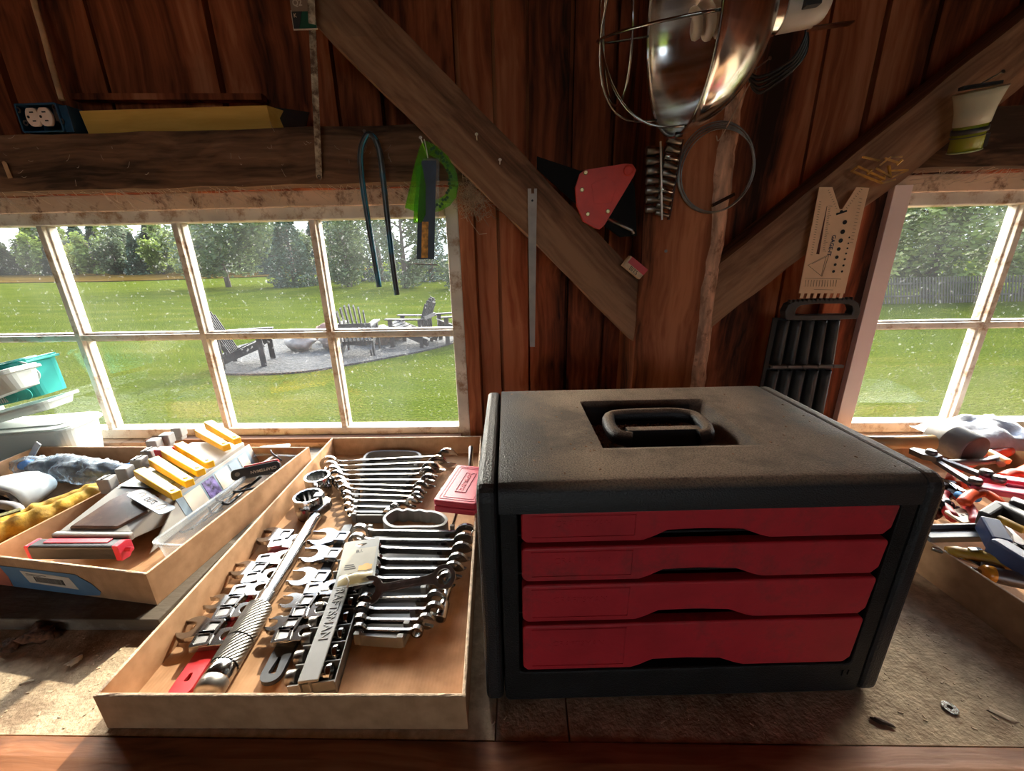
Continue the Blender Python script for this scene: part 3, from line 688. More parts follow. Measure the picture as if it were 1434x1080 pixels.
# handle, folded up behind its mounting block
hd = MB()
pts = crom([(0.268, 0.125, 0.277), (0.281, 0.128, 0.279), (0.287, 0.150, 0.281), (0.284, 0.176, 0.282), (0.262, 0.186, 0.283), (0.23, 0.187, 0.283), (0.195, 0.186, 0.283), (0.170, 0.180, 0.282), (0.164, 0.150, 0.281), (0.168, 0.128, 0.279), (0.184, 0.123, 0.277)], 5)
hd.tube(pts, 0.0085, 12, flat=1.15); hn = hd.build('handle', m_dusty, tb)
f = MB(); f.prism([(0.180, 0.252), (0.275, 0.252), (0.272, 0.285), (0.183, 0.285)], 0.010, M=frame((0, 0.140, 0), (1, 0, 0), (0, 0, 1))); f.box((0.181, 0.130, 0.281), (0.274, 0.142, 0.286)); f.build('handle_mount', m_dusty, tb, bevel=0.001)
f = MB(); rr_ = random.Random(4)                              # crumbs gathered in the recess and scattered over the lid
for i in range(1100):
    x = rr_.uniform(0.146, 0.30); y = rr_.choice([rr_.uniform(0.086, 0.125), rr_.uniform(0.185, 0.212), rr_.uniform(0.086, 0.212)]); s = rr_.uniform(0.0006, 0.0026)
    f.cbox((x, y, 0.2545 + rr_.random() * 0.004), (s * 1.6, s, s * 0.9), Euler((rr_.random() * 3, rr_.random() * 3, rr_.random() * 3)).to_matrix().to_4x4())
for i in range(90):
    x = rr_.uniform(0.03, 0.42); y = rr_.uniform(0.02, 0.28)
    if 0.13 < x < 0.325 and 0.07 < y < 0.232: continue
    s = rr_.uniform(0.0004, 0.0013); f.cbox((x, y, 0.2903), (s * 2.2, s, s * 0.8), Euler((0, 0, rr_.random() * 3)).to_matrix().to_4x4())
cr_ = f.build('crumbs', m_debris, tb); cr_['kind'] = 'stuff'
# drawers
def drawer(z0, z1, n):
    f = MB(); h = z1 - z0; c0, c1, c2, c3, rise = 0.163, 0.187, 0.262, 0.290, 0.0125
    x0, x1 = 0.042, W - 0.0405; r = 0.005
    o = [(x0, z0 + r), (x0 + r, z0), (c0, z0), (c0 + 0.010, z0 + 0.004), (c1, z0 + rise - 0.001), ((c1 + c2) / 2, z0 + rise), (c2, z0 + rise - 0.002), (c3 - 0.010, z0 + 0.003), (c3, z0), (x1 - r - 0.004, z0), (x1 - 0.002, z0 + r + 0.003), (x1, z1 - 0.003), (x1 - 0.003, z1), (x0 + 0.003, z1), (x0, z1 - 0.003)]
    f.prism(o, 0.014, M=frame((0, 0.014, 0), (1, 0, 0), (0, 0, 1)), top=1.0)
    d = f.build('drawer', m_red, tb, bevel=0.0022, seg=3)
    g = MB()                                                  # raised label border, pull ledge
    lx0, lx1, lz0, lz1 = x0 + 0.010, x0 + 0.112, z0 + 0.007, z1 - 0.005
    for a, b in (((lx0, lz0), (lx1, lz0)), ((lx1, lz0), (lx1, lz1)), ((lx1, lz1), (lx0, lz1)), ((lx0, lz1), (lx0, lz0))):
        g.bar((a[0], 0.0005 - 0.001, a[1]), (b[0], -0.0005, b[1]), 0.0008, 0.0008)
    g.build('label_border', m_red, d)
    tx = {0: 'CRAFTSMAN', 1: 'CRAFTSMAN', 2: 'CRAFTSMAN', 3: 'CRAFTSMAN'}[n]
    text('embossed_lettering', tx, min(0.010, h * 0.3), m_red, frame(((lx0 + lx1) / 2, 0.0002, (lz0 + lz1) / 2 + h * 0.08), (1, 0, 0), (0, 0, 1)), d, 0.0005)
    b = MB(); b.box((x0 + 0.004, 0.0285, z0 + 0.004), (x1 - 0.004, 0.20, z0 + 0.007)); b.box((x0 + 0.004, 0.0285, z0 + 0.007), (x0 + 0.007, 0.20, z1 - 0.004)); b.box((x1 - 0.007, 0.0285, z0 + 0.007), (x1 - 0.004, 0.20, z1 - 0.004)); b.build('drawer_tray', m_black, d)
for n, (a, b) in enumerate(((0.2255, 0.2615), (0.1775, 0.2195), (0.1235, 0.1725), (0.0535, 0.118))): drawer(a, b, n)
f = MB()
for a in ((0.0385, 0.223), (0.0385, 0.1745), (0.0385, 0.1205)): f.box((a[0], 0.016, a[1] - 0.0012), (W - 0.0375, 0.05, a[1] + 0.0012))
f.build('drawer_divider', m_black, tb)
text('embossed_lettering', 'N', 0.012, m_black, frame((0.412, 0.0015, 0.034), (1, 0, 0), (0, 0, 1)), tb, 0.0006)

# ---------------------------------------------------------------- cardboard trays
def card_mat():
    m, nt, b = new_mat('brown cardboard')
    tc = _n(nt, 'TexCoord'); n1 = _n(nt, 'TexNoise'); n1.inputs['Scale'].default_value = 45; n1.inputs['Detail'].default_value = 6; nt.links.new(tc.outputs['Object'], n1.inputs['Vector'])
    n2 = _n(nt, 'TexNoise'); n2.inputs['Scale'].default_value = 4; n2.inputs['Detail'].default_value = 3; nt.links.new(tc.outputs['Object'], n2.inputs['Vector'])
    a = ramp(nt, n1.outputs[0], [(0.35, (0.42, 0.235, 0.12)), (0.65, (0.54, 0.315, 0.17))]); c = ramp(nt, n2.outputs[0], [(0.35, (0.86, 0.84, 0.82)), (0.65, (1.0, 1.0, 1.0))])
    mx = _n(nt, 'MixRGB', blend_type='MULTIPLY'); mx.inputs[0].default_value = 1; nt.links.new(a, mx.inputs[1]); nt.links.new(c, mx.inputs[2])
    nt.links.new(mx.outputs[0], b.inputs['Base Color']); b.inputs['Roughness'].default_value = 0.8; b.inputs['Specular IOR Level'].default_value = 0.2
    wv = _n(nt, 'TexWave'); wv.inputs['Scale'].default_value = 70; wv.inputs['Distortion'].default_value = 0.6; nt.links.new(tc.outputs['Object'], wv.inputs['Vector'])
    bp = _n(nt, 'Bump'); bp.inputs['Strength'].default_value = 0.12; bp.inputs['Distance'].default_value = 0.001; nt.links.new(wv.outputs[1], bp.inputs['Height']); nt.links.new(bp.outputs[0], b.inputs['Normal'])
    return m
m_card = card_mat(); m_edge = mat('torn cardboard edge', (0.55, 0.40, 0.27), 0.9, var=0.2, vs=150, bump=0.5, bs=500)
def wall_quad(mb, a, b, h, th, z0=0.0, inward=None):
    a = Vector(a); b = Vector(b); d = (b - a).normalized(); n = Vector((-d.y, d.x, 0))
    vs = [a, b, b + n * th, a + n * th]; vs = [Vector((v.x, v.y, z0)) for v in vs] + [Vector((v.x, v.y, z0 + h)) for v in vs]
    mb.add(vs, [(0, 3, 2, 1), (4, 5, 6, 7), (0, 1, 5, 4), (1, 2, 6, 5), (2, 3, 7, 6), (3, 0, 4, 7)])
def tray(name, C, h, z, th=0.004, label=None, skip=()):
    """C: four corners FL, FR, BR, BL in order; outer faces of the walls"""
    c0 = Vector((C[0][0], C[0][1], z)); r = empty(name, c0, 0, label, 'box')
    L = [Vector((p[0], p[1], 0)) - Vector((c0.x, c0.y, 0)) for p in C]
    f = MB(); f.prism([(p.x, p.y) for p in L], 0.003); f.build('tray_bottom', m_card, r)
    for i in range(4):
        f = MB(); wall_quad(f, L[i], L[(i + 1) % 4], h - 0.003, th, 0.003); w = f.build('tray_wall', m_card, r)
        e = MB(); a, b = L[i], L[(i + 1) % 4]; d = (b - a).normalized(); n = Vector((-d.y, d.x, 0)) * th / 2
        N = 40; P = []
        for k in range(N + 1):
            q = a.lerp(b, k / N) + n; jz = 0.0006 * noise.noise(Vector((k * 0.8, i, z * 9)))
            P.append([q - n * 0.98 + Vector((0, 0, h)), q - n * 0.5 + Vector((0, 0, h + 0.0007 + jz)), q + n * 0.5 + Vector((0, 0, h + 0.0007 - jz)), q + n * 0.98 + Vector((0, 0, h))])
        e.grid(P, False); e.build('wall_edge', m_edge, w)
    return r
TR = tray('cardboard_tray', [(-0.472, 0.303), (-0.065, 0.306), (-0.108, 0.958), (-0.503, 0.955)], 0.050, 0.0006, label='large shallow cardboard tray full of chrome wrenches beside the black toolbox')
TL = tray('cardboard_tray', [(-1.17, 0.535), (-0.540, 0.452), (-0.507, 0.852), (-1.19, 0.866)], 0.055, 0.0206, label='cardboard tray with a blue and red printed front and barcode sticker at the far left')
f = MB(); o = Vector((-1.17, 0.535)); wall_quad(f, (-0.852 + 1.17, 0.498 - 0.535, 0), (-0.815 + 1.17, 0.850 - 0.535, 0), 0.045, 0.004, 0.003); f.build('divider', m_card, TL)
# printed patch and sticker on the front of the left tray
dv = Vector((0.63, -0.083, 0)).normalized()
def on_front(s, z, off=0.0003):                               # s: metres left of the front right corner
    p = Vector((-0.540, 0.452, 0)) - dv * s + Vector((dv.y, -dv.x, 0)) * off
    return p - Vector((-1.17, 0.535, 0)) + Vector((0, 0, z))
m_pblue = mat('faded blue print', (0.10, 0.19, 0.30), 0.8, var=0.1); m_pred = mat('faded red print', (0.50, 0.14, 0.08), 0.8, var=0.1)
m_paper = mat('cream paper label', (0.60, 0.53, 0.44), 0.7, var=0.05); m_ink = mat('black ink', (0.03, 0.025, 0.025), 0.7)
def patch(mb, ss, off=0.0004):
    mb.prism([(-s, z) for s, z in ss], 0.0003, M=frame(on_front(0, 0, off), dv, (0, 0, 1)))
F0 = frame(on_front(0, 0, 0.0006), dv, (0, 0, 1))
f = MB(); f.prism([(-0.260, 0.001), (-0.130, 0.001), (-0.098, 0.005), (-0.093, 0.012), (-0.105, 0.026), (-0.128, 0.040), (-0.270, 0.040), (-0.262, 0.02)], 0.0003, M=F0); f.build('printed_patch', m_pblue, TL)
f = MB(); f.prism([(-0.33, 0.001), (-0.262, 0.001), (-0.262, 0.020), (-0.272, 0.040), (-0.30, 0.050), (-0.33, 0.045)], 0.0003, M=F0); f.build('printed_patch', m_pred, TL)
f = MB(); f.prism([(-0.222, 0.014), (-0.132, 0.012), (-0.142, 0.033), (-0.232, 0.035)], 0.0003, M=T(0, 0, 0) @ frame(on_front(0, 0, 0.0010), dv, (0, 0, 1))); sk = f.build('barcode_sticker', m_paper, TL)
f = MB(); rr_ = random.Random(2); x = -0.208; F1 = frame(on_front(0, 0, 0.0014), dv, (0, 0, 1))
while x < -0.155: q = rr_.uniform(0.0008, 0.0024); f.prism([(x, 0.017), (x + q, 0.017), (x + q - 0.002, 0.027), (x - 0.002, 0.027)], 0.0002, M=F1); x += q + rr_.uniform(0.0008, 0.0018)
f.prism([(-0.222, 0.0305), (-0.185, 0.0300), (-0.185, 0.0308), (-0.222, 0.0313)], 0.0002, M=F1); f.prism([(-0.222, 0.0285), (-0.195, 0.0280), (-0.195, 0.0286), (-0.222, 0.0291)], 0.0002, M=F1)
f.build('barcode', m_ink, sk)

# ---------------------------------------------------------------- metals and plastics of the tools
m_chrome = mat('chrome', (0.40, 0.395, 0.39), 0.13, 1.0, var=0.06, vs=40)
m_satin = mat('satin steel', (0.27, 0.26, 0.25), 0.26, 1.0, var=0.12, vs=60, bump=0.2, bs=300)
m_steel_d = mat('dull steel', (0.26, 0.24, 0.22), 0.4, 1.0, var=0.2, vs=60)
m_knurl = mat('knurled steel', (0.32, 0.30, 0.27), 0.35, 1.0, var=0.1, vs=60)
m_hole = mat('black oxide', (0.02, 0.02, 0.02), 0.5, 0.3)
m_rub = mat('black rubber plastic', (0.03, 0.03, 0.032), 0.45, var=0.2)
m_railred = mat('red painted rail', (0.52, 0.03, 0.035), 0.4, var=0.08)
m_gplast = mat('light grey plastic', (0.20, 0.19, 0.175), 0.5, var=0.08, vs=20)
m_gplast2 = mat('warm grey plastic', (0.12, 0.11, 0.10), 0.5, var=0.08, vs=20)
m_case = mat('red moulded plastic', (0.50, 0.025, 0.045), 0.45, var=0.1, vs=20, bump=0.1)
m_clear = None
def clear_mat(name, c=(0.9, 0.92, 0.93), a=0.35, rough=0.15):
    """thin clear plastic: mostly see-through with a milky skin"""
    m, nt, b = new_mat(name); nt.nodes.remove(b); out = nt.nodes['Material Output']
    tr = _n(nt, 'BsdfTransparent'); tr.inputs[0].default_value = (*c, 1); pb = _n(nt, 'BsdfPrincipled'); pb.inputs['Base Color'].default_value = (*c, 1); pb.inputs['Roughness'].default_value = rough
    lw = _n(nt, 'LayerWeight'); lw.inputs[0].default_value = 0.35
    mr = _n(nt, 'MapRange'); mr.inputs['To Min'].default_value = a; mr.inputs['To Max'].default_value = min(1, a + 0.4); nt.links.new(lw.outputs['Facing'], mr.inputs['Value'])
    mx = _n(nt, 'MixShader'); nt.links.new(mr.outputs[0], mx.inputs[0]); nt.links.new(tr.outputs[0], mx.inputs[1]); nt.links.new(pb.outputs[0], mx.inputs[2]); nt.links.new(mx.outputs[0], out.inputs[0])
    return m
m_clear = clear_mat('clear plastic', a=0.07)

# ---------------------------------------------------------------- torque wrench
A = Vector((-0.3694, 0.3244, 0.0215)); B = Vector((-0.4119, 0.7016, 0.0215)); L = (B - A).length
tw = empty('torque_wrench', A, 0, 'long chrome torque wrench with a knurled handle lying between the crowfoot rows', 'wrench')
Mt = frame((0, 0, 0), B - A, (0, 0, 1)) @ Matrix(((0, 0, 1, 0), (1, 0, 0, 0), (0, 1, 0, 0), (0, 0, 0, 1)))
def kn(z0, z1, r, n, dz=0.0028):
    f = MB(); nz = int((z1 - z0) / dz); vs = []
    for j in range(nz + 1):
        for k in range(n):
            a = 2 * pi * k / n; q = 0.0005 if (j + k) % 2 else -0.0003; vs.append(Mt @ Vector(((r + q) * cos(a), (r + q) * sin(a), z0 + (z1 - z0) * j / nz)))
    f.add(vs, [(j * n + k, j * n + (k + 1) % n, (j + 1) * n + (k + 1) % n, (j + 1) * n + k) for j in range(nz) for k in range(n)])
    return f
f = MB(); f.lathe([(0.0, -0.0005), (0.013, 0.0), (0.016, 0.003), (0.0165, 0.010), (0.0165, 0.016), (0.0155, 0.0165)], 28, M=Mt); f.build('end_cap', m_steel_d, tw)
f = MB(); f.lathe([(0.0155, 0.016), (0.0165, 0.018), (0.0165, 0.034), (0.0155, 0.035)], 28, M=Mt); f.build('collar', m_chrome, tw)
h1 = kn(0.035, 0.068, 0.0168, 44).build('knurled_grip', m_knurl, tw); h2 = kn(0.070, 0.122, 0.0172, 44).build('knurled_grip', m_knurl, tw)
f = MB(); f.lathe([(0.0160, 0.066), (0.0150, 0.069), (0.0160, 0.0715)], 28, M=Mt); f.build('groove_ring', m_steel_d, tw)
f = MB(); f.lathe([(0.0165, 0.122), (0.0128, 0.127), (0.0128, 0.146), (0.0105, 0.149), (0.0105, L - 0.055), (0.012, L - 0.045), (0.0105, L - 0.035)], 28, M=Mt); f.build('shaft', m_chrome, tw)
f = MB(); rr_ = random.Random(1)
for k in range(7): f.cbox(Mt @ Vector((0.0, -0.0129, 0.128 + k * 0.0026)) if False else Mt @ Vector((0.0129 * sin(0.5), 0.0129 * cos(0.5), 0.128 + k * 0.0026)), (0.0030, 0.0006, 0.0006), frame((0, 0, 0), (B - A).cross(Vector((0, 0, 1))), B - A))
f.build('scale_marks', m_ink, tw)
dr = (B - A).normalized(); f = MB(); hc = dr * (L - 0.012)
pr = [(-0.035, -0.009), (-0.018, -0.015), (-0.004, -0.021), (0.012, -0.020), (0.020, -0.010), (0.021, 0.003), (0.015, 0.015), (0.002, 0.020), (-0.016, 0.016), (-0.035, 0.009)]
f.prism(pr, 0.018, M=frame(hc + Vector((0, 0, -0.004)), dr, Vector((0, 0, 1)).cross(dr)), top=0.94); f.build('ratchet_head', m_satin, tw, bevel=0.003, seg=3)
f = MB(); f.prism(rrect(-0.0085, -0.0085, 0.0085, 0.0085, 0.002), 0.017, M=frame(hc + dr * 0.002 + Vector((0, 0, 0.013)), dr, Vector((0, 0, 1)).cross(dr))); f.build('square_drive', m_rub, tw, bevel=0.001)

# ---------------------------------------------------------------- large sockets
def socket(name, p, r, h, label, group=None, side=False):
    s = empty(name, p, 0, label, 'socket', group)
    f = MB(); n = 48
    def dod(r0): return [(r0 * (1 + 0.07 * abs(cos(6 * 2 * pi * k / n / 1.0))) * cos(2 * pi * k / n), r0 * (1 + 0.07 * abs(cos(6 * 2 * pi * k / n))) * sin(2 * pi * k / n)) for k in range(n)]
    pf = [(r * 0.86, 0.0), (r * 0.93, 0.001), (r * 0.94, h * 0.16), (r * 0.96, h * 0.20), (r * 0.99, h * 0.26), (r, h * 0.30), (r, h - 0.001), (r * 0.975, h)]
    f.lathe(pf, n, cap=False)
    ins = [dod(r * 0.80), dod(r * 0.80)]
    o = len(f.v); k = len(pf) * n; top = k - n
    vs = [(x, y, h - 0.0005) for x, y in ins[0]] + [(x, y, h * 0.3) for x, y in ins[1]] + [(0, 0, h * 0.3)]
    f.v += vs
    for i in range(n):
        j = (i + 1) % n
        f.f += [(top + i, top + j, o + j, o + i), (o + i, o + j, o + n + j, o + n + i), (o + n + i, o + n + j, o + 2 * n)]; f.smooth += [False, False, False]; f.mi += [0, 0, 0]
    f.build('socket_body', m_chrome, s)
    return s
socket('socket', (-0.432, 0.690, 0.004), 0.0275, 0.046, 'large chrome socket standing upright in the tray, the nearer of two')
socket('socket', (-0.448, 0.762, 0.004), 0.0265, 0.048, 'large chrome socket standing upright in the tray, the farther of two')

# ---------------------------------------------------------------- crowfoot wrenches on two rails
def crow_mesh(w, jl):
    """flat crowfoot: square drive eye at the origin, jaw towards +x; w = jaw width"""
    n = 10; o = []
    b = 0.0125
    R0 = w / 2; cx = jl; op = w * 0.25
    # outer outline, counter-clockwise from the lower back corner of the drive block
    pts = [(-b, -b * 0.9), (b * 0.6, -b)]
    for k in range(7):
        a = -pi * 0.62 + (pi * 0.42) * k / 6; pts.append((cx + R0 * cos(a) * 1.0, R0 * sin(a)))
    pts += [(cx + R0 * 1.18, -op - R0 * 0.10), (cx + R0 * 1.10, -op)]
    for k in range(7):
        a = -pi / 2 - pi * k / 6; pts.append((cx + R0 * 0.22 + op * 0.9 * cos(a), op * sin(a)))
    pts += [(cx + R0 * 0.95, op), (cx + R0 * 1.05, op + R0 * 0.12)]
    for k in range(7):
        a = pi * 0.20 + (pi * 0.42) * k / 6; pts.append((cx + R0 * cos(a), R0 * sin(a)))
    pts += [(b * 0.6, b), (-b, b * 0.9)]
    f = MB(); f.prism(pts, 0.0075, top=0.96)
    # raised square eye with a recessed hole
    f.ring(rrect(-0.0118, -0.0118, 0.0118, 0.0118, 0.003), rrect(-0.0072, -0.0072, 0.0072, 0.0072, 0.001), 0.0025, z0=0.0072)
    f.cur = 1; f.prism(rrect(-0.0072, -0.0072, 0.0072, 0.0072, 0.001), 0.0009, z0=0.0071); f.cur = 0
    return f
crow_cache = {}
def crowfoot(x, y, z, w, ang, label, grp, tilt=0.0):
    w = w * 0.85
    key = round(w, 4)
    if key not in crow_cache:
        crow_cache[key] = crow_mesh(w, 0.010 + w * 0.5).build('crowfoot_wrench', [m_chrome, m_steel_d], None, bevel=0.0009, seg=2); o = crow_cache[key]
    else: o = crow_cache[key].copy(); COL.objects.link(o)
    o.location = (x, y, z); o.rotation_euler = (tilt, 0, ang); return tag(o, label, 'wrench', grp)
# red rail, left column
f = MB(); a = Vector((-0.4126, 0.3305, 0.0120)); b = Vector((-0.4453, 0.6330, 0.0120)); d = (b - a).normalized(); n_ = Vector((-d.y, d.x, 0))
rl = [(-0.0, -0.011)] ; L = (b - a).length
f.ring(rrect(0, -0.012, 0.055, 0.012, 0.010, 4), circ(0.0055, 20, 0.028, 0, pi / 20), 0.006) if False else None
f.prism(rrect(0.060, -0.009, L, 0.009, 0.004), 0.006); oo = rrect(0, -0.013, 0.062, 0.013, 0.008, 5); n = len(oo)
cxh, cyh = 0.022, 0.0; hole = []
for p in oo:
    q = math.atan2(p[1] - cyh, p[0] - cxh); hole.append((cxh + 0.0055 * cos(q), cyh + 0.0048 * sin(q)))
f.ring(oo, hole, 0.006)
rr1 = f.build('crowfoot_rail', m_railred, None, bevel=0.001); rr1.matrix_world = frame(a - Vector((0, 0, 0.005)), d, n_); tag(rr1, 'red plastic storage rail holding the left row of crowfoot wrenches', 'tool rail')
an = math.atan2(d.y, d.x)
LEFT = [(399, 747, .050, 1, 'big crowfoot wrench at the far end of the left row, jaw opening left'), (387, 759, .044, 0, 'second farthest crowfoot wrench of the left row, jaw opening right'),
        (370, 782, .042, 0, 'crowfoot wrench third from the far end of the left row'), (362, 794, .040, 1, 'crowfoot wrench fourth from the far end of the left row'), (351, 807, .038, 0, 'crowfoot wrench fifth from the far end of the left row'),
        (335, 826, .034, 0, 'crowfoot wrench sixth from the far end of the left row'), (325, 841, .034, 1, 'crowfoot wrench fourth from the near end of the left row'), (313, 856, .032, 0, 'small crowfoot wrench third from the near end of the left row'),
        (297, 877, .044, 1, 'wide open crowfoot wrench second from the near end of the left row'), (283, 894, .034, 0, 'crowfoot wrench at the near end of the left row against the red handle')]
LP = [(-0.4368, 0.6074, 0.0240), (-0.4391, 0.5843, 0.0240), (-0.4360, 0.5437, 0.0240), (-0.4335, 0.5243, 0.0240), (-0.4325, 0.5036, 0.0240), (-0.4336, 0.4772, 0.0240), (-0.4308, 0.4573, 0.0240), (-0.4303, 0.4386, 0.0240), (-0.4288, 0.4142, 0.0240), (-0.4286, 0.3958, 0.0240)]
for (x_, y_, w_, lf, lab), p in zip(LEFT, LP): crowfoot(p[0], p[1], 0.0145, w_, an + (pi / 2 - 0.12 if lf else -pi / 2 + 0.12), lab, 'crowfoot wrenches on the red rail')
# black rail, right column
a = Vector((-0.3135, 0.3463, 0.0120)); b = Vector((-0.3377, 0.6474, 0.0120)); d = (b - a).normalized(); n_ = Vector((-d.y, d.x, 0)); L = (b - a).length
f = MB(); f.prism(rrect(0.066, -0.008, L, 0.008, 0.003), 0.006); oo = rrect(0, -0.013, 0.070, 0.013, 0.012, 6); hole = []
for p in oo:
    q = math.atan2(p[1], p[0] - 0.022); hole.append((0.022 + 0.011 * max(-1, min(1, 1.3 * cos(q))), 0.0045 * max(-1, min(1, 1.3 * sin(q)))))
f.ring(oo, hole, 0.0065)
rr2 = f.build('crowfoot_rail', m_rub, None, bevel=0.001); rr2.matrix_world = frame(a - Vector((0, 0, 0.005)), d, n_); tag(rr2, 'black plastic storage rail holding the right row of crowfoot wrenches', 'tool rail')
f = MB(); f.cyl = None
an = math.atan2(d.y, d.x)
RIGHT = [(.056, 1, 'largest crowfoot wrench, at the far end of the right row'), (.052, 1, 'big bright crowfoot wrench second from the far end of the right row'), (.048, 1, 'bright crowfoot wrench third from the far end of the right row'), (.036, 0, 'crowfoot wrench half under the hang tag in the right row'),
         (.034, 1, 'crowfoot wrench fourth from the near end of the right row'), (.034, 0, 'crowfoot wrench third from the near end of the right row'), (.030, 1, 'small crowfoot wrench second from the near end of the right row'), (.030, 0, 'small crowfoot wrench at the near end of the right row against the black handle')]
RP = [(-0.3300, 0.6012, 0.0240), (-0.3259, 0.5573, 0.0240), (-0.3222, 0.5060, 0.0240), (-0.3219, 0.4802, 0.0240), (-0.3209, 0.4589, 0.0240), (-0.3210, 0.4390, 0.0240), (-0.3230, 0.4203, 0.0240), (-0.3239, 0.4027, 0.0240)]
for (w_, lf, lab), p in zip(RIGHT, RP): crowfoot(p[0], p[1], 0.0145, w_, an + (pi / 2 - 0.12 if lf else -pi / 2 + 0.12), lab, 'crowfoot wrenches on the black rail')

# ---------------------------------------------------------------- combination wrenches standing on edge in two racks
wr_cache = {}
def comb_mesh(L, w):
    """ring end at x=0, open jaw at x=L, flat in xy, thickness along z; w = head width"""
    f = MB(); r = w * 0.50; s = w * 0.17; t = 0.0045 + w * 0.03; n = 20
    f.ring([(r * cos(2 * pi * k / n), r * sin(2 * pi * k / n)) for k in range(n)], [(r * 0.66 * cos(2 * pi * k / n), r * 0.66 * sin(2 * pi * k / n)) for k in range(n)], t + 0.002, z0=-t / 2 - 0.001)
    f.prism([(r * 0.80, -s * 1.5), (r * 1.5, -s), (L - w * 0.85, -s), (L - w * 0.45, -s * 1.5), (L - w * 0.45, s * 1.5), (L - w * 0.85, s), (r * 1.5, s), (r * 0.80, s * 1.5)], t * 0.85, z0=-t * 0.425)
    R0 = w * 0.60; cx = L - w * 0.15; op = w * 0.27; ti = R(15)
    pts = []
    for k in range(15):
        a = R(42) + (2 * pi - R(84)) * k / 14; pts.append((R0 * cos(a), R0 * sin(a)))
    pts += [(R0 * 0.95, -op), (R0 * 0.3, -op)] + [(-R0 * 0.05 + op * cos(a), op * sin(a)) for a in (-pi * 0.55, -pi * 0.75, pi, pi * 0.75, pi * 0.55)] + [(R0 * 0.3, op), (R0 * 0.95, op)]
    pts = [(cx + x * cos(-ti) - y * sin(-ti), x * sin(-ti) + y * cos(-ti)) for x, y in pts]
    f.prism(pts, t, z0=-t / 2)
    f.prism(rrect(L * 0.28, -s * 0.55, L * 0.72, s * 0.55, s * 0.4, 2), 0.0006, z0=t * 0.425 - 0.0002)   # raised panel
    f.prism(rrect(L * 0.28, -s * 0.55, L * 0.72, s * 0.55, s * 0.4, 2), 0.0006, z0=-t * 0.425 - 0.0004)
    return f
def comb(a, b, w, label, grp, m, tilt=R(86), name='combination_wrench'):
    a = Vector(a); b = Vector(b); d = b - a; x = d.normalized()
    y = Vector((0, 0, 1)) * sin(tilt) + Vector((0, 1, 0)) * cos(tilt)
    o = comb_mesh(d.length, w).build(name, m, None, bevel=0.0007, seg=2); o.matrix_world = frame(a, x, y)
    return tag(o, label, 'wrench', grp)
ordn = ['largest and farthest', 'second', 'third', 'fourth', 'fifth', 'sixth', 'seventh', 'eighth', 'ninth', 'tenth', 'eleventh']
R1 = [((-0.4663, 0.8525, 0.0300), (-0.1802, 0.8807, 0.0300), .042), ((-0.4535, 0.8320, 0.0300), (-0.1987, 0.8491, 0.0300), .038), ((-0.4379, 0.8122, 0.0300), (-0.2095, 0.8193, 0.0300), .036), ((-0.4247, 0.7967, 0.0280), (-0.2122, 0.8006, 0.0280), .034), ((-0.4097, 0.7770, 0.0270), (-0.2059, 0.7780, 0.0270), .030), ((-0.3995, 0.7640, 0.0260), (-0.2178, 0.7539, 0.0260), .027),
      ((-0.3852, 0.7486, 0.0250), (-0.2192, 0.7336, 0.0250), .025), ((-0.3739, 0.7284, 0.0240), (-0.2188, 0.7194, 0.0240), .023), ((-0.3630, 0.7091, 0.0230), (-0.2267, 0.7032, 0.0230), .021), ((-0.3556, 0.6907, 0.0220), (-0.2552, 0.6854, 0.0220), .019), ((-0.3427, 0.6732, 0.0210), (-0.2651, 0.6705, 0.0210), .017)]
for i, (a, b, w_) in enumerate(R1):
    lab = 'largest combination wrench, farthest back in the rear rack' if i == 0 else ('smallest combination wrench, nearest end of the rear rack' if i == 10 else '%s combination wrench from the back in the rear rack' % ordn[i])
    comb(a, b, w_, lab, 'combination wrenches in the rear rack', m_chrome)
R2 = [((-0.2941, 0.6013, 0.0300), (-0.0979, 0.5969, 0.0300), .034), ((-0.2904, 0.5785, 0.0300), (-0.0989, 0.5746, 0.0300), .032), ((-0.2551, 0.5594, 0.0280), (-0.0998, 0.5530, 0.0290), .031), ((-0.2444, 0.5349, 0.0260), (-0.1039, 0.5311, 0.0280), .028), ((-0.2401, 0.5156, 0.0250), (-0.1082, 0.5135, 0.0270), .027), ((-0.2378, 0.4963, 0.0250), (-0.1154, 0.4954, 0.0260), .024),
      ((-0.2322, 0.4570, 0.0250), (-0.1264, 0.4612, 0.0250), .024), ((-0.2304, 0.4406, 0.0240), (-0.1246, 0.4410, 0.0240), .023), ((-0.2276, 0.4251, 0.0230), (-0.1332, 0.4244, 0.0230), .020), ((-0.2255, 0.4114, 0.0220), (-0.1454, 0.4097, 0.0220), .017)]
for i, (a, b, w_) in enumerate(R2):
    lab = 'largest combination wrench, farthest back in the front rack' if i == 0 else ('smallest combination wrench, nearest end of the front rack' if i == 9 else '%s combination wrench from the back in the front rack' % ordn[i])
    if i == 9: a, b = b, a
    comb(a, b, w_, lab, 'combination wrenches in the front rack', m_satin)
comb((-0.1200, 0.4801, 0.0460), (-0.2340, 0.4650, 0.0340), .034, 'loose combination wrench lying slantwise across the front rack', None, m_steel_d, tilt=R(35))

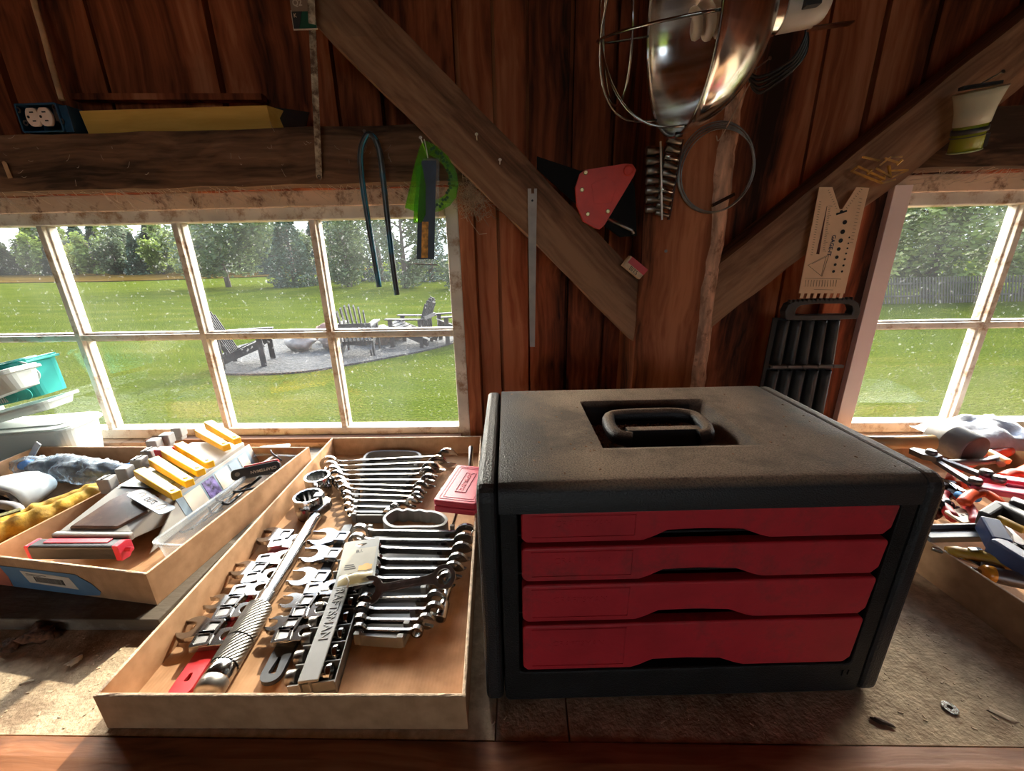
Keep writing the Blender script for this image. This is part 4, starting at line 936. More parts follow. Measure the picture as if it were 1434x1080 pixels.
def rack(name, lf, rf, hl, m, label, z0=0.004, scallop=False):
    """lf, rf: left and right rail end points (near, far) at z; hl: loop handle centre line"""
    r = empty(name, (lf[0][0], lf[0][1], z0), 0, label, 'tool rack'); O = Vector((lf[0][0], lf[0][1], z0))
    fl = [Vector((p[0], p[1], 0)) - Vector((O.x, O.y, 0)) for p in lf + rf]
    f = MB(); q = [fl[0], fl[2], fl[3], fl[1]]; f.prism([(v.x, v.y) for v in q], 0.003); f.build('base_plate', m, r)
    for a, b in ((fl[0], fl[1]), (fl[2], fl[3])):
        f = MB(); d = b - a; N = 11
        f.bar(a + Vector((0, 0, 0.007)), b + Vector((0, 0, 0.007)), 0.008, 0.010)
        for k in range(N + 1):
            c = a + d * (k / N); f.cbox(c + Vector((0, 0, 0.014)), (0.008, d.length / N * 0.30, 0.018))
        f.build('slotted_rail', m, r, bevel=0.0006)
    f = MB(); f.bar(fl[0] + Vector((0, 0.002, 0.010)), fl[2] + Vector((0, 0.002, 0.010)), 0.004, 0.016); f.build('end_lip', m, r)
    if hl:
        pts = [Vector(p) - O for p in hl]; f = MB()
        cl = crom(pts, 4, True); P = []
        nn = len(cl)
        for i, c in enumerate(cl):
            t = (cl[(i + 1) % nn] - cl[i - 1]).normalized(); s = Vector((-t.y, t.x, 0)) * 0.0028
            P.append([Vector((c.x, c.y, 0.001)) - s, Vector((c.x, c.y, 0.001)) + s, Vector((c.x, c.y, c.z)) + s, Vector((c.x, c.y, c.z)) - s, Vector((c.x, c.y, 0.001)) - s])
        P.append(P[0]); f.grid(P, False); f.build('handle', m, r)
    return r
h1 = [(-0.3856, 0.8855, 0.0250), (-0.3975, 0.9081, 0.0250), (-0.3945, 0.9355, 0.0250), (-0.3690, 0.9432, 0.0250), (-0.3030, 0.9422, 0.0250), (-0.2709, 0.9336, 0.0250), (-0.2561, 0.9099, 0.0250), (-0.2552, 0.8837, 0.0250), (-0.2853, 0.8769, 0.0250), (-0.3473, 0.8777, 0.0250)]
rack('wrench_rack', [(-0.3313, 0.6628, 0.0120), (-0.3993, 0.8841, 0.0120)], [(-0.2636, 0.6625, 0.0120), (-0.2561, 0.8823, 0.0120)], [(p[0], p[1] * 0.985, p[2]) for p in h1], m_gplast2, 'dark grey plastic wrench rack with an oval handle at the back of the tray')
h2 = [(-0.2641, 0.6402, 0.0300), (-0.2608, 0.6601, 0.0300), (-0.2489, 0.6715, 0.0300), (-0.2363, 0.6668, 0.0300), (-0.2277, 0.6714, 0.0300), (-0.2138, 0.6667, 0.0300), (-0.2032, 0.6690, 0.0300), (-0.1895, 0.6643, 0.0300), (-0.1784, 0.6643, 0.0300), (-0.1586, 0.6551, 0.0300), (-0.1462, 0.6397, 0.0300), (-0.1489, 0.6250, 0.0300), (-0.1649, 0.6189, 0.0300), (-0.2017, 0.6190, 0.0300), (-0.2413, 0.6191, 0.0300)]
rack('wrench_rack', [(-0.2235, 0.4028, 0.0120), (-0.2859, 0.6263, 0.0120)], [(-0.1647, 0.3990, 0.0120), (-0.1330, 0.6259, 0.0120)], h2, m_gplast, 'light grey plastic wrench rack with a scalloped handle in the front half of the tray')

# chrome socket extension leaning at the right of the front rack
a = Vector((-0.1198, 0.4339, 0.0150)); b = Vector((-0.1161, 0.5105, 0.0200)); d = (b - a)
f = MB(); f.lathe([(0.0075, 0), (0.0085, 0.002), (0.0085, 0.026), (0.0055, 0.030), (0.0055, d.length - 0.012), (0.0075, d.length - 0.01), (0.0075, d.length)], 18, M=frame((0, 0, 0), d.orthogonal(), d.cross(d.orthogonal())))
o = f.build('socket_extension', m_chrome); o.location = a; tag(o, 'short chrome socket extension bar leaning beside the front wrench rack', 'extension bar')
f = MB(); f.lathe([(0.0055, 0), (0.0055, 0.0008)], 12, M=frame((0, 0, 0), d.orthogonal(), d.cross(d.orthogonal())) @ T(0, 0, -0.0004)); f.build('socket_opening', m_hole, o)
# key ring hanging by the tray wall
f = MB(); f.tube([(0.009 * cos(t), 0.003 * sin(t), 0.011 * sin(t)) for t in [2 * pi * k / 20 for k in range(20)]], 0.0008, 6, close=True); o = f.build('wire_ring', m_satin); o.location = (-0.0854, 0.5705, 0.0450); o.rotation_euler = (0, 0.3, 1.2); tag(o, 'thin wire ring against the right wall of the wrench tray', 'ring')

# ---------------------------------------------------------------- socket rail with sockets
a = Vector((-0.2538, 0.3399, 0.0040)); b = Vector((-0.2853, 0.5530, 0.0040)); d = (b - a).normalized(); n_ = Vector((-d.y, d.x, 0)); L = 0.215
sr = empty('socket_rail', a - d * 0.004, math.atan2(d.y, d.x) - pi / 2, 'grey socket rail with a stamped centre strip holding a row of chrome sockets', 'tool rail')
wd = 0.028
f = MB(); f.box((-wd, 0, 0), (wd, L, 0.002)); f.box((wd - 0.0012, 0, 0), (wd, L, 0.020)); f.box((-wd, 0, 0), (-wd + 0.0012, L, 0.006)); f.build('base_plate', m_gplast2, sr)
f = MB(); P = [(-wd + 0.001, 0.0, 0.0), (wd, 0.0, 0.0)]
for k in range(9):
    y = 0.004 + k * (L - 0.006) / 8.0; f.box((-wd, y, 0.002), (wd - 0.001, y + 0.0014, 0.017))
f.build('partition', m_gplast, sr)
f = MB(); f.box((-0.013, 0.0, 0.024), (0.010, L, 0.0275)); f.box((-0.013, 0.0, 0.002), (-0.0115, L, 0.024)); f.box((-0.002, 0, 0.002), (-0.0005, L, 0.024)); cs = f.build('centre_strip', m_gplast, sr, bevel=0.001)
text('stamped_lettering', 'CRAFTSMAN', 0.017, m_gplast, frame((-0.0015, L * 0.47, 0.0276), (0, -1, 0), (1, 0, 0)), cs, 0.0007)
SK = ['nearest small chrome socket in the grey rail', 'second nearest small chrome socket in the grey rail', 'third nearest small chrome socket in the grey rail', 'fourth nearest small chrome socket in the grey rail', 'fifth nearest small chrome socket in the grey rail', 'farthest small chrome socket in the grey rail']
bpy.context.view_layer.update(); first = None
for k in range(6):
    y = 0.017 + k * (L - 0.006) / 8.0; q = 1 - 0.05 * k
    M0 = sr.matrix_world @ T(0.0, y + 0.0015, 0.0125)
    f = MB(); f.lathe([(0.0055, 0.010), (0.0085 * q, 0.0105), (0.0090 * q, 0.012), (0.0092 * q, 0.018), (0.0105 * q, 0.020), (0.0105 * q, 0.0265), (0.0100 * q, 0.0270)], 22, M=T(0, 0, 0, 0, 0, pi / 2), cap=False)
    f.lathe([(0.0078 * q, 0.0268), (0.0078 * q, 0.016), (0.0, 0.016)], 12, M=T(0, 0, 0, 0, 0, pi / 2), cap=False)
    f.lathe([(0.0102 * q, 0.0270), (0.0078 * q, 0.0270)], 22, M=T(0, 0, 0, 0, 0, pi / 2), cap=False)
    o = f.build('socket', m_chrome); o.matrix_world = M0 @ T(-0.0085, 0, 0); tag(o, SK[k], 'socket', 'small sockets in the grey rail')
    f = MB(); f.lathe([(0.0075 * q, -0.026), (0.0085 * q, -0.025), (0.0085 * q, -0.014)], 18, M=T(0, 0, 0, 0, 0, pi / 2)); f.build('drive_end', m_steel_d, o)

# ---------------------------------------------------------------- hang tag packet on top
a = Vector((-0.2774, 0.4585, 0.0430)); b = Vector((-0.2983, 0.5504, 0.0500)); d = (b - a).normalized()
hg = empty('hang_tag', a, math.atan2(d.y, d.x) - pi / 2, 'clear hang tag packet with yellow printing lying on the socket rail', 'packet', rx=0.07)
Lh = (b - a).length
f = MB(); oo = rrect(0.0, 0.0, 0.056, Lh, 0.004, 5); hh = []
for p in oo:
    q = math.atan2((p[1] - (Lh - 0.012)) * 1.5, p[0] - 0.027); hh.append((0.027 + 0.011 * cos(q), Lh - 0.011 + 0.0035 * sin(q)))
m_card2 = mat('grey tag card', (0.22, 0.215, 0.19), 0.5, var=0.05)
f.ring(oo, hh, 0.0008); f.build('backing_card', m_card2, hg)
f = MB(); f.prism([(0.004, 0.024), (0.052, 0.024), (0.053, Lh - 0.020), (0.005, Lh - 0.020)], 0.0004, z0=0.0009); pp = f.build('printed_insert', mat('cream printed insert', (0.30, 0.265, 0.19), 0.5, var=0.1), hg)
text('printed_lettering', 'B.I.', 0.009, m_ink, T(0.027, Lh - 0.026, 0.0014), pp, 0.0001)
f = MB(); f.box((0.030, 0.027, 0.0014), (0.050, 0.037, 0.0017)); f.prism(circ(0.007, 12, 0.041, 0.033), 0.0004, z0=0.0014); f.build('yellow_emblem', mat('yellow print', (0.60, 0.30, 0.02), 0.5), pp)
f = MB()
for k in range(3): f.box((0.009, 0.033 + k * 0.004, 0.0014), (0.026 - k * 0.002, 0.0342 + k * 0.004, 0.0016))
f.build('small_print', m_ink, pp)
f = MB(); P = [[(0.004 + 0.048 * i / 10, 0.004 + 0.020 * j / 5, 0.001 + 0.006 * sin(pi * i / 10) * sin(pi * j / 5) + 0.0015 * noise.noise(Vector((i * 0.9, j * 1.1, 1)))) for i in range(11)] for j in range(6)]
f.grid(P); f.build('blister', clear_mat('amber clear blister', (0.85, 0.74, 0.50), 0.35, 0.08), hg)
f = MB(); f.tube(crom([(0.020, -0.004, 0.004), (0.022, 0.002, 0.008), (0.018, 0.010, 0.009)], 4), 0.0014, 6); f.build('hook', m_paper, hg)

# ---------------------------------------------------------------- red moulded case on the right of the wrenches
ct = [Vector(p) for p in ((-0.1685, 0.6398, 0.0720), (-0.0848, 0.6236, 0.0720), (-0.0951, 0.7660, 0.0720), (-0.1737, 0.8021, 0.0720))]
o0 = ct[0]; ex = (ct[1] - ct[0]); ey = (ct[3] - ct[0]); Wc = 0.082; Dc = 0.135
cs = empty('tool_case', (o0.x, o0.y, 0.046), math.atan2(ex.y, ex.x), 'small bright red moulded case with embossed lettering lying against the toolbox', 'case')
f = MB(); f.prism(rrect(0, 0, Wc, Dc, 0.006, 4), 0.013); f.build('case_bottom', m_case, cs, bevel=0.003, seg=3)
f = MB(); f.prism(rrect(0, 0, Wc, Dc, 0.006, 4), 0.012, z0=0.0135); lidc = f.build('case_lid', m_case, cs, bevel=0.003, seg=3)
f = MB()
for k, (m1, m2) in enumerate(((0.008, 0.0012), (0.014, 0.001))):
    oo = rrect(m1, m1, Wc - m1 * 0.6, Dc - m1, 0.003); ii = rrect(m1 + m2, m1 + m2, Wc - m1 * 0.6 - m2, Dc - m1 - m2, 0.002); f.ring(oo, ii, 0.0012, z0=0.025)
f.ring(rrect(0.030, 0.034, 0.052, 0.105, 0.001), rrect(0.0315, 0.0355, 0.0505, 0.1035, 0.001), 0.0016, z0=0.025)
f.build('raised_border', m_case, lidc)
text('embossed_lettering', 'CRAFTSMAN', 0.0118, m_case, T(0.041, 0.0695, 0.0255, pi / 2), lidc, 0.0009, bold=True)
f = MB(); f.cbox((0.001, 0.045, 0.018), (0.006, 0.010, 0.010)); f.cbox((0.001, 0.090, 0.018), (0.006, 0.010, 0.010)); f.build('latch_notch', m_hole, cs)
cs.rotation_euler = (0, 0, math.atan2(ex.y, ex.x))
# screwdriver bar standing up behind the case, thin rod below it
f = MB(); f.lathe([(0.0055, 0), (0.0055, 0.10), (0.004, 0.103)], 14); o = f.build('punch', m_steel_d); o.location = (-0.122, 0.800, 0.006); o.rotation_euler = (R(-62), 0, R(4)); tag(o, 'dark steel punch leaning on the back tray wall behind the red case', 'punch')
f = MB(); f.lathe([(0.0030, 0), (0.0030, 0.06), (0.0045, 0.062), (0.0045, 0.10)], 12); o = f.build('nut_driver', m_chrome); o.location = (-0.1354, 0.6404, 0.0120); o.rotation_euler = (R(-75), 0, R(-6)); tag(o, 'thin chrome driver shaft sticking out under the red case', 'driver')

# ---------------------------------------------------------------- left tray: drill bit organiser
m_org = mat('pale grey moulded plastic', (0.33, 0.31, 0.28), 0.45, var=0.06, vs=15)
m_orgblue = mat('pale blue grey plastic', (0.26, 0.33, 0.40), 0.35, var=0.15, vs=18)
m_hood = mat('brown smoked plastic', (0.10, 0.06, 0.05), 0.25, var=0.3, vs=14, dirt=(0.16, 0.10, 0.075), dirt_amt=0.4, dirt_s=16)
m_yel = mat('yellow plastic', (0.85, 0.50, 0.02), 0.45, var=0.08, vs=30)
m_gblk = mat('mid grey plastic block', (0.26, 0.25, 0.24), 0.5, var=0.1)
m_sred = mat('crimson plastic', (0.60, 0.03, 0.06), 0.4, var=0.1)
og = empty('bit_organizer', Vector((-0.7849, 0.5357, 0.0740)) + Vector((0.0, 0.012, -0.046)), R(-1.0), 'long grey plastic bit organizer with yellow holders and a black red handle bar', 'organizer')
# local: x across (0..0.135), y along (0..0.31), z up
f = MB()
pf = [(0.0, 0.032), (0.0, 0.045), (0.105, 0.064), (0.292, 0.070), (0.292, 0.0), (0.12, 0.0)]           # side outline (y, z)
f.prism(pf, 0.128, M=frame((0.004, 0, 0), (0, 1, 0), (0, 0, 1)))
f.build('body', m_org, og, bevel=0.004, seg=3)
f = MB(); f.box((0.0, -0.006, 0.033), (0.136, 0.004, 0.046)); f.build('front_lip', m_org, og, bevel=0.003)
f = MB(); M0 = frame((0.004, 0.0, 0.0452), (1, 0, 0), (0, 0.105, 0.019))                     # sloping nose
f.prism([(0.014, 0.008), (0.100, 0.008), (0.122, 0.045), (0.108, 0.085), (0.080, 0.094), (0.040, 0.094), (0.026, 0.072)], 0.004, M=M0, top=0.95); f.build('smoked_panel', m_hood, og, bevel=0.001)
f = MB(); f.prism([(0.010, 0.108), (0.102, 0.100), (0.110, 0.125), (0.110, 0.285), (0.020, 0.288)], 0.0012, z0=0.066); f.build('sheet', m_orgblue, og)
bpy.context.view_layer.update(); oi = og.matrix_world.inverted()
ba = oi @ Vector((-0.7194, 0.6296, 0.0965)); bb = oi @ Vector((-0.6032, 0.5714, 0.0945)); bc = oi @ Vector((-0.7102, 0.6463, 0.0965))
M1 = frame((ba + bb) / 2, bb - ba, bc - ba); Lb = (bb - ba).length
f = MB(); f.prism(rrect(-Lb / 2, -0.011, Lb / 2, 0.013, 0.009, 5), 0.002, M=M1); bd = f.build('oval_badge', m_orgblue, og, bevel=0.0006)
f = MB()
for k in range(3): f.ring(circ(0.0085, 18, (k - 1) * Lb * 0.29, 0.001), circ(0.0072, 18, (k - 1) * Lb * 0.29, 0.001), 0.0003, M=M1 @ T(0, 0, 0.002))
f.build('badge_rings', m_paper, bd)
text('badge_lettering', 'DUTS', 0.013, m_ink, M1 @ T(0, 0.001, 0.0022), bd, 0.0002)
f = MB()                                                       # slanted right side with label cards
f.prism([(0.0, 0.0), (0.300, 0.0), (0.300, 0.060), (0.105, 0.060)], 0.004, M=frame((0.150, 0.0, 0.002), (0, 1, 0), (-0.30, 0, 1))); sd = f.build('side_panel', m_org, og, bevel=0.002)
cards = [(0.10, 0.14, m_paper), (0.145, 0.175, mat('violet card', (0.12, 0.09, 0.24), 0.5, var=0.6, vs=120)), (0.18, 0.215, m_paper), (0.22, 0.245, m_orgblue), (0.25, 0.275, m_paper)]
for k, (a, b, mm) in enumerate(cards):
    f = MB(); f.prism([(a, 0.012), (b, 0.012), (b, 0.050), (a, 0.050)], 0.001, M=frame((0.1545, 0.0, 0.002), (0, 1, 0), (-0.30, 0, 1))); f.build('label_card', mm, og)
f = MB(); f.prism([(0.085, 0.006), (0.285, 0.006), (0.285, 0.054), (0.085, 0.054)], 0.001, M=frame((0.1538, 0.0, 0.002), (0, 1, 0), (-0.30, 0, 1))); f.build('label_strip', mat('slate blue strip', (0.20, 0.27, 0.33), 0.5), og)
bpy.context.view_layer.update(); oi = og.matrix_world.inverted()
bars = [((-0.7503, 0.6817, 0.1080), (-0.6099, 0.6021, 0.1080)), ((-0.7624, 0.7277, 0.1080), (-0.6184, 0.6417, 0.1080)), ((-0.7692, 0.7656, 0.1080), (-0.6266, 0.6803, 0.1080)), ((-0.7661, 0.7962, 0.1080), (-0.6312, 0.7112, 0.1080)), ((-0.7638, 0.8546, 0.1160), (-0.6413, 0.7753, 0.1140)), ((-0.7683, 0.8918, 0.1200), (-0.6358, 0.8027, 0.1160))]
for a, b in bars:
    a = oi @ Vector(a); b = oi @ Vector(b); f = MB(); f.bar(a, b, 0.018, 0.018, w2=0.015, h2=0.014); yb = f.build('yellow_holder', m_yel, og, bevel=0.0015)
    d = (b - a); f = MB(); f.lathe([(0.0032, 0), (0.0032, 0.0012)], 14, M=T(*(b - d * 0.09 + Vector((0, 0, 0.0075))))); f.build('screw', mat('olive screw', (0.35, 0.30, 0.03), 0.5) if 'olive screw' not in bpy.data.materials else bpy.data.materials['olive screw'], yb)
    f = MB(); f.lathe([(0.003, -0.006), (0.003, 0.004)], 10, M=T(*(a + Vector((0, 0, 0.002))))); f.build('pin', m_hole, yb)
blk = [(-0.8185, 0.6786, 0.0880), (-0.8138, 0.7127, 0.0920), (-0.8115, 0.7441, 0.0960), (-0.8164, 0.7751, 0.1000), (-0.8361, 0.8121, 0.1060), (-0.8292, 0.8377, 0.1080), (-0.8289, 0.8731, 0.1100)]
for k, p in enumerate(blk):
    p = oi @ Vector(p); f = MB(); w_ = 0.022; f.cbox(p, (w_, w_, 0.024), T(0, 0, 0, 0.15)); f.cbox(p + Vector((0, -0.002, -0.015)), (w_ * 0.9, w_ * 0.8, 0.010)); g = f.build('grey_holder', m_gblk, og, bevel=0.002)
    if k in (0, 2, 3): f = MB(); f.cbox(p + Vector((0, 0, 0.0125)), (0.004, w_ * 0.8, 0.002)); f.build('slot', m_hole, g)
p = oi @ Vector((-0.7803, 0.7735, 0.1040)); f = MB(); f.cbox(p, (0.030, 0.020, 0.022)); f.build('red_holder', m_sred, og, bevel=0.002)
# handle bar: black with red ends and a red top strip
hb = [oi @ Vector((-0.8004, 0.5284, 0.0560)), oi @ Vector((-0.6538, 0.5283, 0.0560))]
f = MB(); f.bar(hb[0], hb[1], 0.022, 0.026); hbo = f.build('handle_bar', m_rub, og, bevel=0.004, seg=3)
f = MB(); f.bar(hb[0] + Vector((0.020, 0.003, 0.0135)), hb[1] + Vector((-0.02, 0.003, 0.0135)), 0.010, 0.002); f.build('red_strip', m_sred, hbo, bevel=0.0005)
f = MB(); d = (hb[1] - hb[0]).normalized(); f.prism([(-0.011, -0.014), (0.002, -0.016), (0.012, -0.006), (0.012, 0.010), (0.004, 0.015), (-0.011, 0.014)], 0.010, M=frame(hb[1] - d * 0.004, (0, 1, 0), (0, 0, 1))); f.lathe([(0.004, 0), (0.004, 0.016)], 10, M=frame(hb[1], (0, 1, 0), (0, 0, 1))); f.build('end_knob', m_sred, hbo, bevel=0.001)
f = MB(); f.bar(hb[0] - d * 0.004, hb[0] + d * 0.004, 0.022, 0.027); f.build('red_end', m_sred, hbo, bevel=0.002)
# steel rulers and packets lying on the tray floor under the organiser
f = MB(); f.box((0, 0, 0), (0.22, 0.028, 0.0012)); o = f.build('steel_rule', m_steel_d); o.location = (-0.80, 0.497, 0.0255); o.rotation_euler.z = R(-7); tag(o, 'dull steel rule lying flat on the tray floor under the handle bar', 'ruler')
f = MB(); f.prism(rrect(0, 0, 0.11, 0.022, 0.010, 4), 0.006); o = f.build('grey_clip', m_gplast); o.location = (-0.705, 0.478, 0.0265); o.rotation_euler.z = R(-6); tag(o, 'pale grey plastic clip near the front right inside corner of the left tray', 'clip')

# ---------------------------------------------------------------- clear tub of hex keys
def tub(name, C0, C1, h, z, m, label, rim=0.004, taper=0.004, cat='tub'):
    """rectangular open tub between corner C0 and C1 in local xy, wall 1.2 mm"""
    o = empty(name, (0, 0, z), 0, label, cat); x0, y0 = C0; x1, y1 = C1
    f = MB(); a = rrect(x0 + taper, y0 + taper, x1 - taper, y1 - taper, 0.010, 4); b = rrect(x0, y0, x1, y1, 0.012, 4); c = rrect(x0 - rim, y0 - rim, x1 + rim, y1 + rim, 0.014, 4)
    P = [[(p[0], p[1], 0) for p in a], [(p[0], p[1], h) for p in b], [(p[0], p[1], h + 0.001) for p in c], [(p[0], p[1], h - 0.003) for p in c]]
    P = [r + [r[0]] for r in P]; f.grid(P, False); f.add([(p[0], p[1], 0) for p in a], [tuple(range(len(a)))])
    f.build('tub_wall', m, o, solid=0.0012); return o
ht = tub('clear_tub', (-0.034, 0.0), (0.026, 0.30), 0.040, 0.0245, m_clear, 'narrow clear plastic tub of hex keys along the right wall of the left tray')
ht.location = (-0.572, 0.530, 0.0245); ht.rotation_euler.z = R(-5)
m_hex = mat('black hex key steel', (0.035, 0.034, 0.036), 0.3, 0.6)
def hexkey(a, b, up, r, label):
    f = MB(); a = Vector(a); b = Vector(b); d = (b - a).normalized(); u = Vector(up); e = a + u
    f.tube([e, a + u * 0.35, a + u * 0.08 + d * 0.003, a + d * 0.008, b], r, 6); o = f.build('hex_key', m_hex); return tag(o, label, 'hex key', 'loose hex keys in the clear tub')
HK = ['short leg of this hex key stands upright in the clear tub', 'longest black hex key along the clear tub wall', 'black hex key crossing near the middle of the clear tub', 'thick black hex key beneath the folding key set', 'hex key lying lowest at the near end of the clear tub', 'short black hex key under the folding set', 'thin hex key at the far end of the clear tub']
hk = [((-0.6060, 0.6528, 0.0300), (-0.6070, 0.7254, 0.0340), (0, 0, .020), .0022), ((-0.6118, 0.6102, 0.0300), (-0.6203, 0.7819, 0.0380), (.006, 0, .006), .0024), ((-0.5996, 0.6683, 0.0500), (-0.5800, 0.7359, 0.0480), (-.004, .003, .008), .0022), ((-0.5854, 0.6709, 0.0400), (-0.5774, 0.7680, 0.0460), (-.012, 0, .010), .0032), ((-0.6200, 0.6035, 0.0290), (-0.5949, 0.6701, 0.0340), (-.008, 0, .002), .0018), ((-0.5861, 0.7005, 0.0500), (-0.5495, 0.7182, 0.0520), (-.010, .004, .006), .0024), ((-0.5893, 0.8360, 0.0700), (-0.5561, 0.8162, 0.0600), (-.004, .006, .004), .0020)]
for (a, b, u, r_), l in zip(hk, HK): hexkey(a, b, u, r_, l)
# folding hex key set
a = Vector((-0.6076, 0.7464, 0.0660)); b = Vector((-0.5388, 0.7854, 0.0660)); d = b - a
fk = empty('folding_hex_key_set', a, 0, 'folding hex key set in a red and black handle lying on the clear tub', 'tool')
nrm = Vector((0.45, -0.75, 0.48)).normalized(); Mf = frame((0, 0, 0), d, Vector((0, 0.5, 0.85)))
Lf = d.length
f = MB(); f.prism(rrect(-0.012, -0.013, Lf, 0.010, 0.009, 5), 0.005, M=Mf @ T(0, 0, 0.008)); hs = f.build('handle_side', m_rub, fk, bevel=0.0015)
f = MB(); f.prism(rrect(-0.012, -0.013, Lf, 0.010, 0.009, 5), 0.005, M=Mf @ T(0, 0, -0.012)); f.build('handle_side', m_rub, fk, bevel=0.0015)
f = MB(); f.prism(rrect(0.012, 0.004, Lf - 0.002, 0.014, 0.003, 3), 0.019, M=Mf @ T(0, 0, -0.0095)); f.build('red_grip', m_railred, fk, bevel=0.0015)
f = MB()
for k in range(4): f.tube([Mf @ Vector((-0.002 + 0.004 * k, -0.010, -0.006 + k * 0.004)), Mf @ Vector((Lf * 0.8, -0.012 - k * 0.001, -0.006 + k * 0.004))], 0.0016, 6)
f.build('hex_blades', m_hex, fk)
f = MB(); f.lathe([(0.0045, 0.0), (0.0045, 0.002)], 14, M=Mf @ T(0, -0.001, 0.013)); f.build('pivot_screw', m_steel_d, fk)
text('printed_lettering', 'CRAFTSMAN', 0.0085, m_paper, Mf @ T(Lf * 0.60, -0.003, 0.0132, pi), hs, 0.0001, bold=True)
# fold out blade and clear lid at the far end
f = MB(); f.prism(rrect(0, 0, 0.070, 0.055, 0.008), 0.002); o = f.build('clear_tray', m_clear); o.location = (-0.6381, 0.8345, 0.0600); o.rotation_euler = (0, 0, R(10)); tag(o, 'loose clear plastic tray at the far right corner of the left cardboard box', 'tray')

# ---------------------------------------------------------------- gloves, goggles, bag in the left part of the tray
m_glove = mat('yellow work glove', (0.62, 0.36, 0.04), 0.85, var=0.3, vs=25, bump=0.8, bs=120, dirt=(0.36, 0.22, 0.07), dirt_amt=0.35, dirt_s=14)
gv = empty('work_glove', (0, 0, 0), 0, 'yellow rolled work gloves along the divider of the left tray', 'gloves')
def rumple(mb, P, r, n, seed, amp=0.35, flat=0.8):
    c = crom(P, 16); rr = [0] * len(c)
    for i in range(len(c)):
        t = i / (len(c) - 1); rr[i] = r * (0.55 + 0.45 * math.sin(pi * min(1, t * 1.15 + 0.06)) ** 0.6) * (1 + amp * noise.noise(Vector((i * 0.28, seed, 0))) + 0.10 * abs(sin(i * 0.55 + seed)))
    mb.tube(c, rr, n, flat=flat)
f = MB(); rumple(f, [(-0.965, 0.560, 0.050), (-0.930, 0.575, 0.052), (-0.885, 0.640, 0.054), (-0.865, 0.700, 0.058), (-0.862, 0.760, 0.060)], 0.021, 14, 2); f.build('palm_roll', m_glove, gv)
f = MB(); rumple(f, [(-0.975, 0.590, 0.045), (-0.935, 0.640, 0.048), (-0.900, 0.700, 0.052), (-0.878, 0.770, 0.056)], 0.017, 12, 5); f.build('finger_roll', m_glove, gv)
f = MB(); rumple(f, [(-0.885, 0.520, 0.048), (-0.93, 0.525, 0.055), (-0.965, 0.545, 0.062), (-0.950, 0.570, 0.075), (-0.915, 0.575, 0.077)], 0.010, 10, 8, 0.2); f.build('cuff', m_glove, gv)
f = MB(); f.cbox((-0.925, 0.588, 0.078), (0.045, 0.012, 0.003), T(0, 0, 0, R(48), 0, 0)); f.build('label_tab', mat('olive label', (0.12, 0.11, 0.03), 0.7, var=0.5, vs=200), gv)
m_gry = mat('grey foam', (0.20, 0.19, 0.19), 0.8, var=0.15); m_gdk = mat('dark lens', (0.03, 0.03, 0.035), 0.2); m_whf = mat('white quilted fabric', (0.36, 0.38, 0.39), 0.7, var=0.1, vs=40)
gg = empty('safety_goggles', (0, 0, 0), 0, 'grey safety goggles with a white padded top at the left edge', 'goggles')
gg.location = (0.040, -0.004, -0.004)
f = MB(); P = []
for i in range(15):
    a = R(215 - 250 * i / 14); row = []
    for j in range(7):
        t = j / 6; q = 1 - 0.35 * t * t; row.append((-1.095 + 0.068 * q * cos(a) + 0.01 * t, 0.665 + 0.075 * t, 0.060 + 0.036 * q * sin(a) + 0.0015 * sin(i * 2.6)))
    P.append(row)
f.grid(P); f.build('padded_shell', m_whf, gg, solid=0.004)
f = MB(); f.ball((-1.085, 0.735, 0.058), (0.044, 0.012, 0.022), 14, 8); f.build('shell_back', m_whf, gg)
f = MB(); f.tube([(-1.09 + 0.055 * cos(t), 0.660 + 0.018 * sin(t), 0.058 + 0.024 * sin(t)) for t in [2 * pi * k / 24 for k in range(24)]], 0.006, 8, close=True); f.build('rim', m_gry, gg)
f = MB(); f.ball((-1.09, 0.662, 0.058), (0.050, 0.012, 0.022), 16, 8); f.build('lens', m_gdk, gg)
for k, (x, y, z, a, b) in enumerate(((-1.02, 0.625, 0.052, 0.070, 0.020), (-1.05, 0.588, 0.046, 0.066, 0.018))):
    f = MB(); f.tube([(x + a * cos(t), y + b * sin(t), z + 0.010 * sin(t)) for t in [2 * pi * k2 / 24 for k2 in range(24)]], 0.0085, 8, close=True); o = f.build('rubber_gasket', m_gry)
    tag(o, ['upper grey rubber gasket ring beside the goggles', 'lower grey rubber gasket ring near the tray front at the left edge'][k], 'gasket')
    g = MB(); g.ball((x, y, z - 0.004), (a * 0.9, b * 0.8, 0.006), 14, 6); g.build('dark_disc', m_gdk, o)
bag = empty('plastic_bag', (0, 0, 0), 0, 'clear bag of dark gloves with blue trim at the back of the left tray', 'bag')
f = MB(); P = []
for i in range(81):
    t = i / 80; x = -1.16 + 0.33 * t + 0.0; y = 0.795 - 0.045 * t; r_ = 0.034 * math.sin(pi * min(1, max(0, t * 0.94 + 0.04))) ** 0.4; row = []
    for k in range(37):
        a = 2 * pi * k / 36; q = 1 + 0.35 * noise.noise(Vector((t * 9, cos(a) * 1.5, sin(a) * 1.5))) + 0.22 * noise.noise(Vector((t * 34, cos(a) * 5, sin(a) * 5)))
        row.append((x, y + r_ * 0.9 * q * cos(a), 0.064 + r_ * 0.8 * q * sin(a)))
    row[-1] = row[0]; P.append(row)
f.grid(P); f.build('bag_film', clear_mat('crinkled clear film', (0.70, 0.78, 0.86), 0.10, 0.10), bag)
m_dg = mat('dark knitted fabric', (0.06, 0.06, 0.065), 0.9, var=0.5, vs=60, bump=1, bs=80); m_blu = mat('bright blue trim', (0.05, 0.28, 0.68), 0.6)
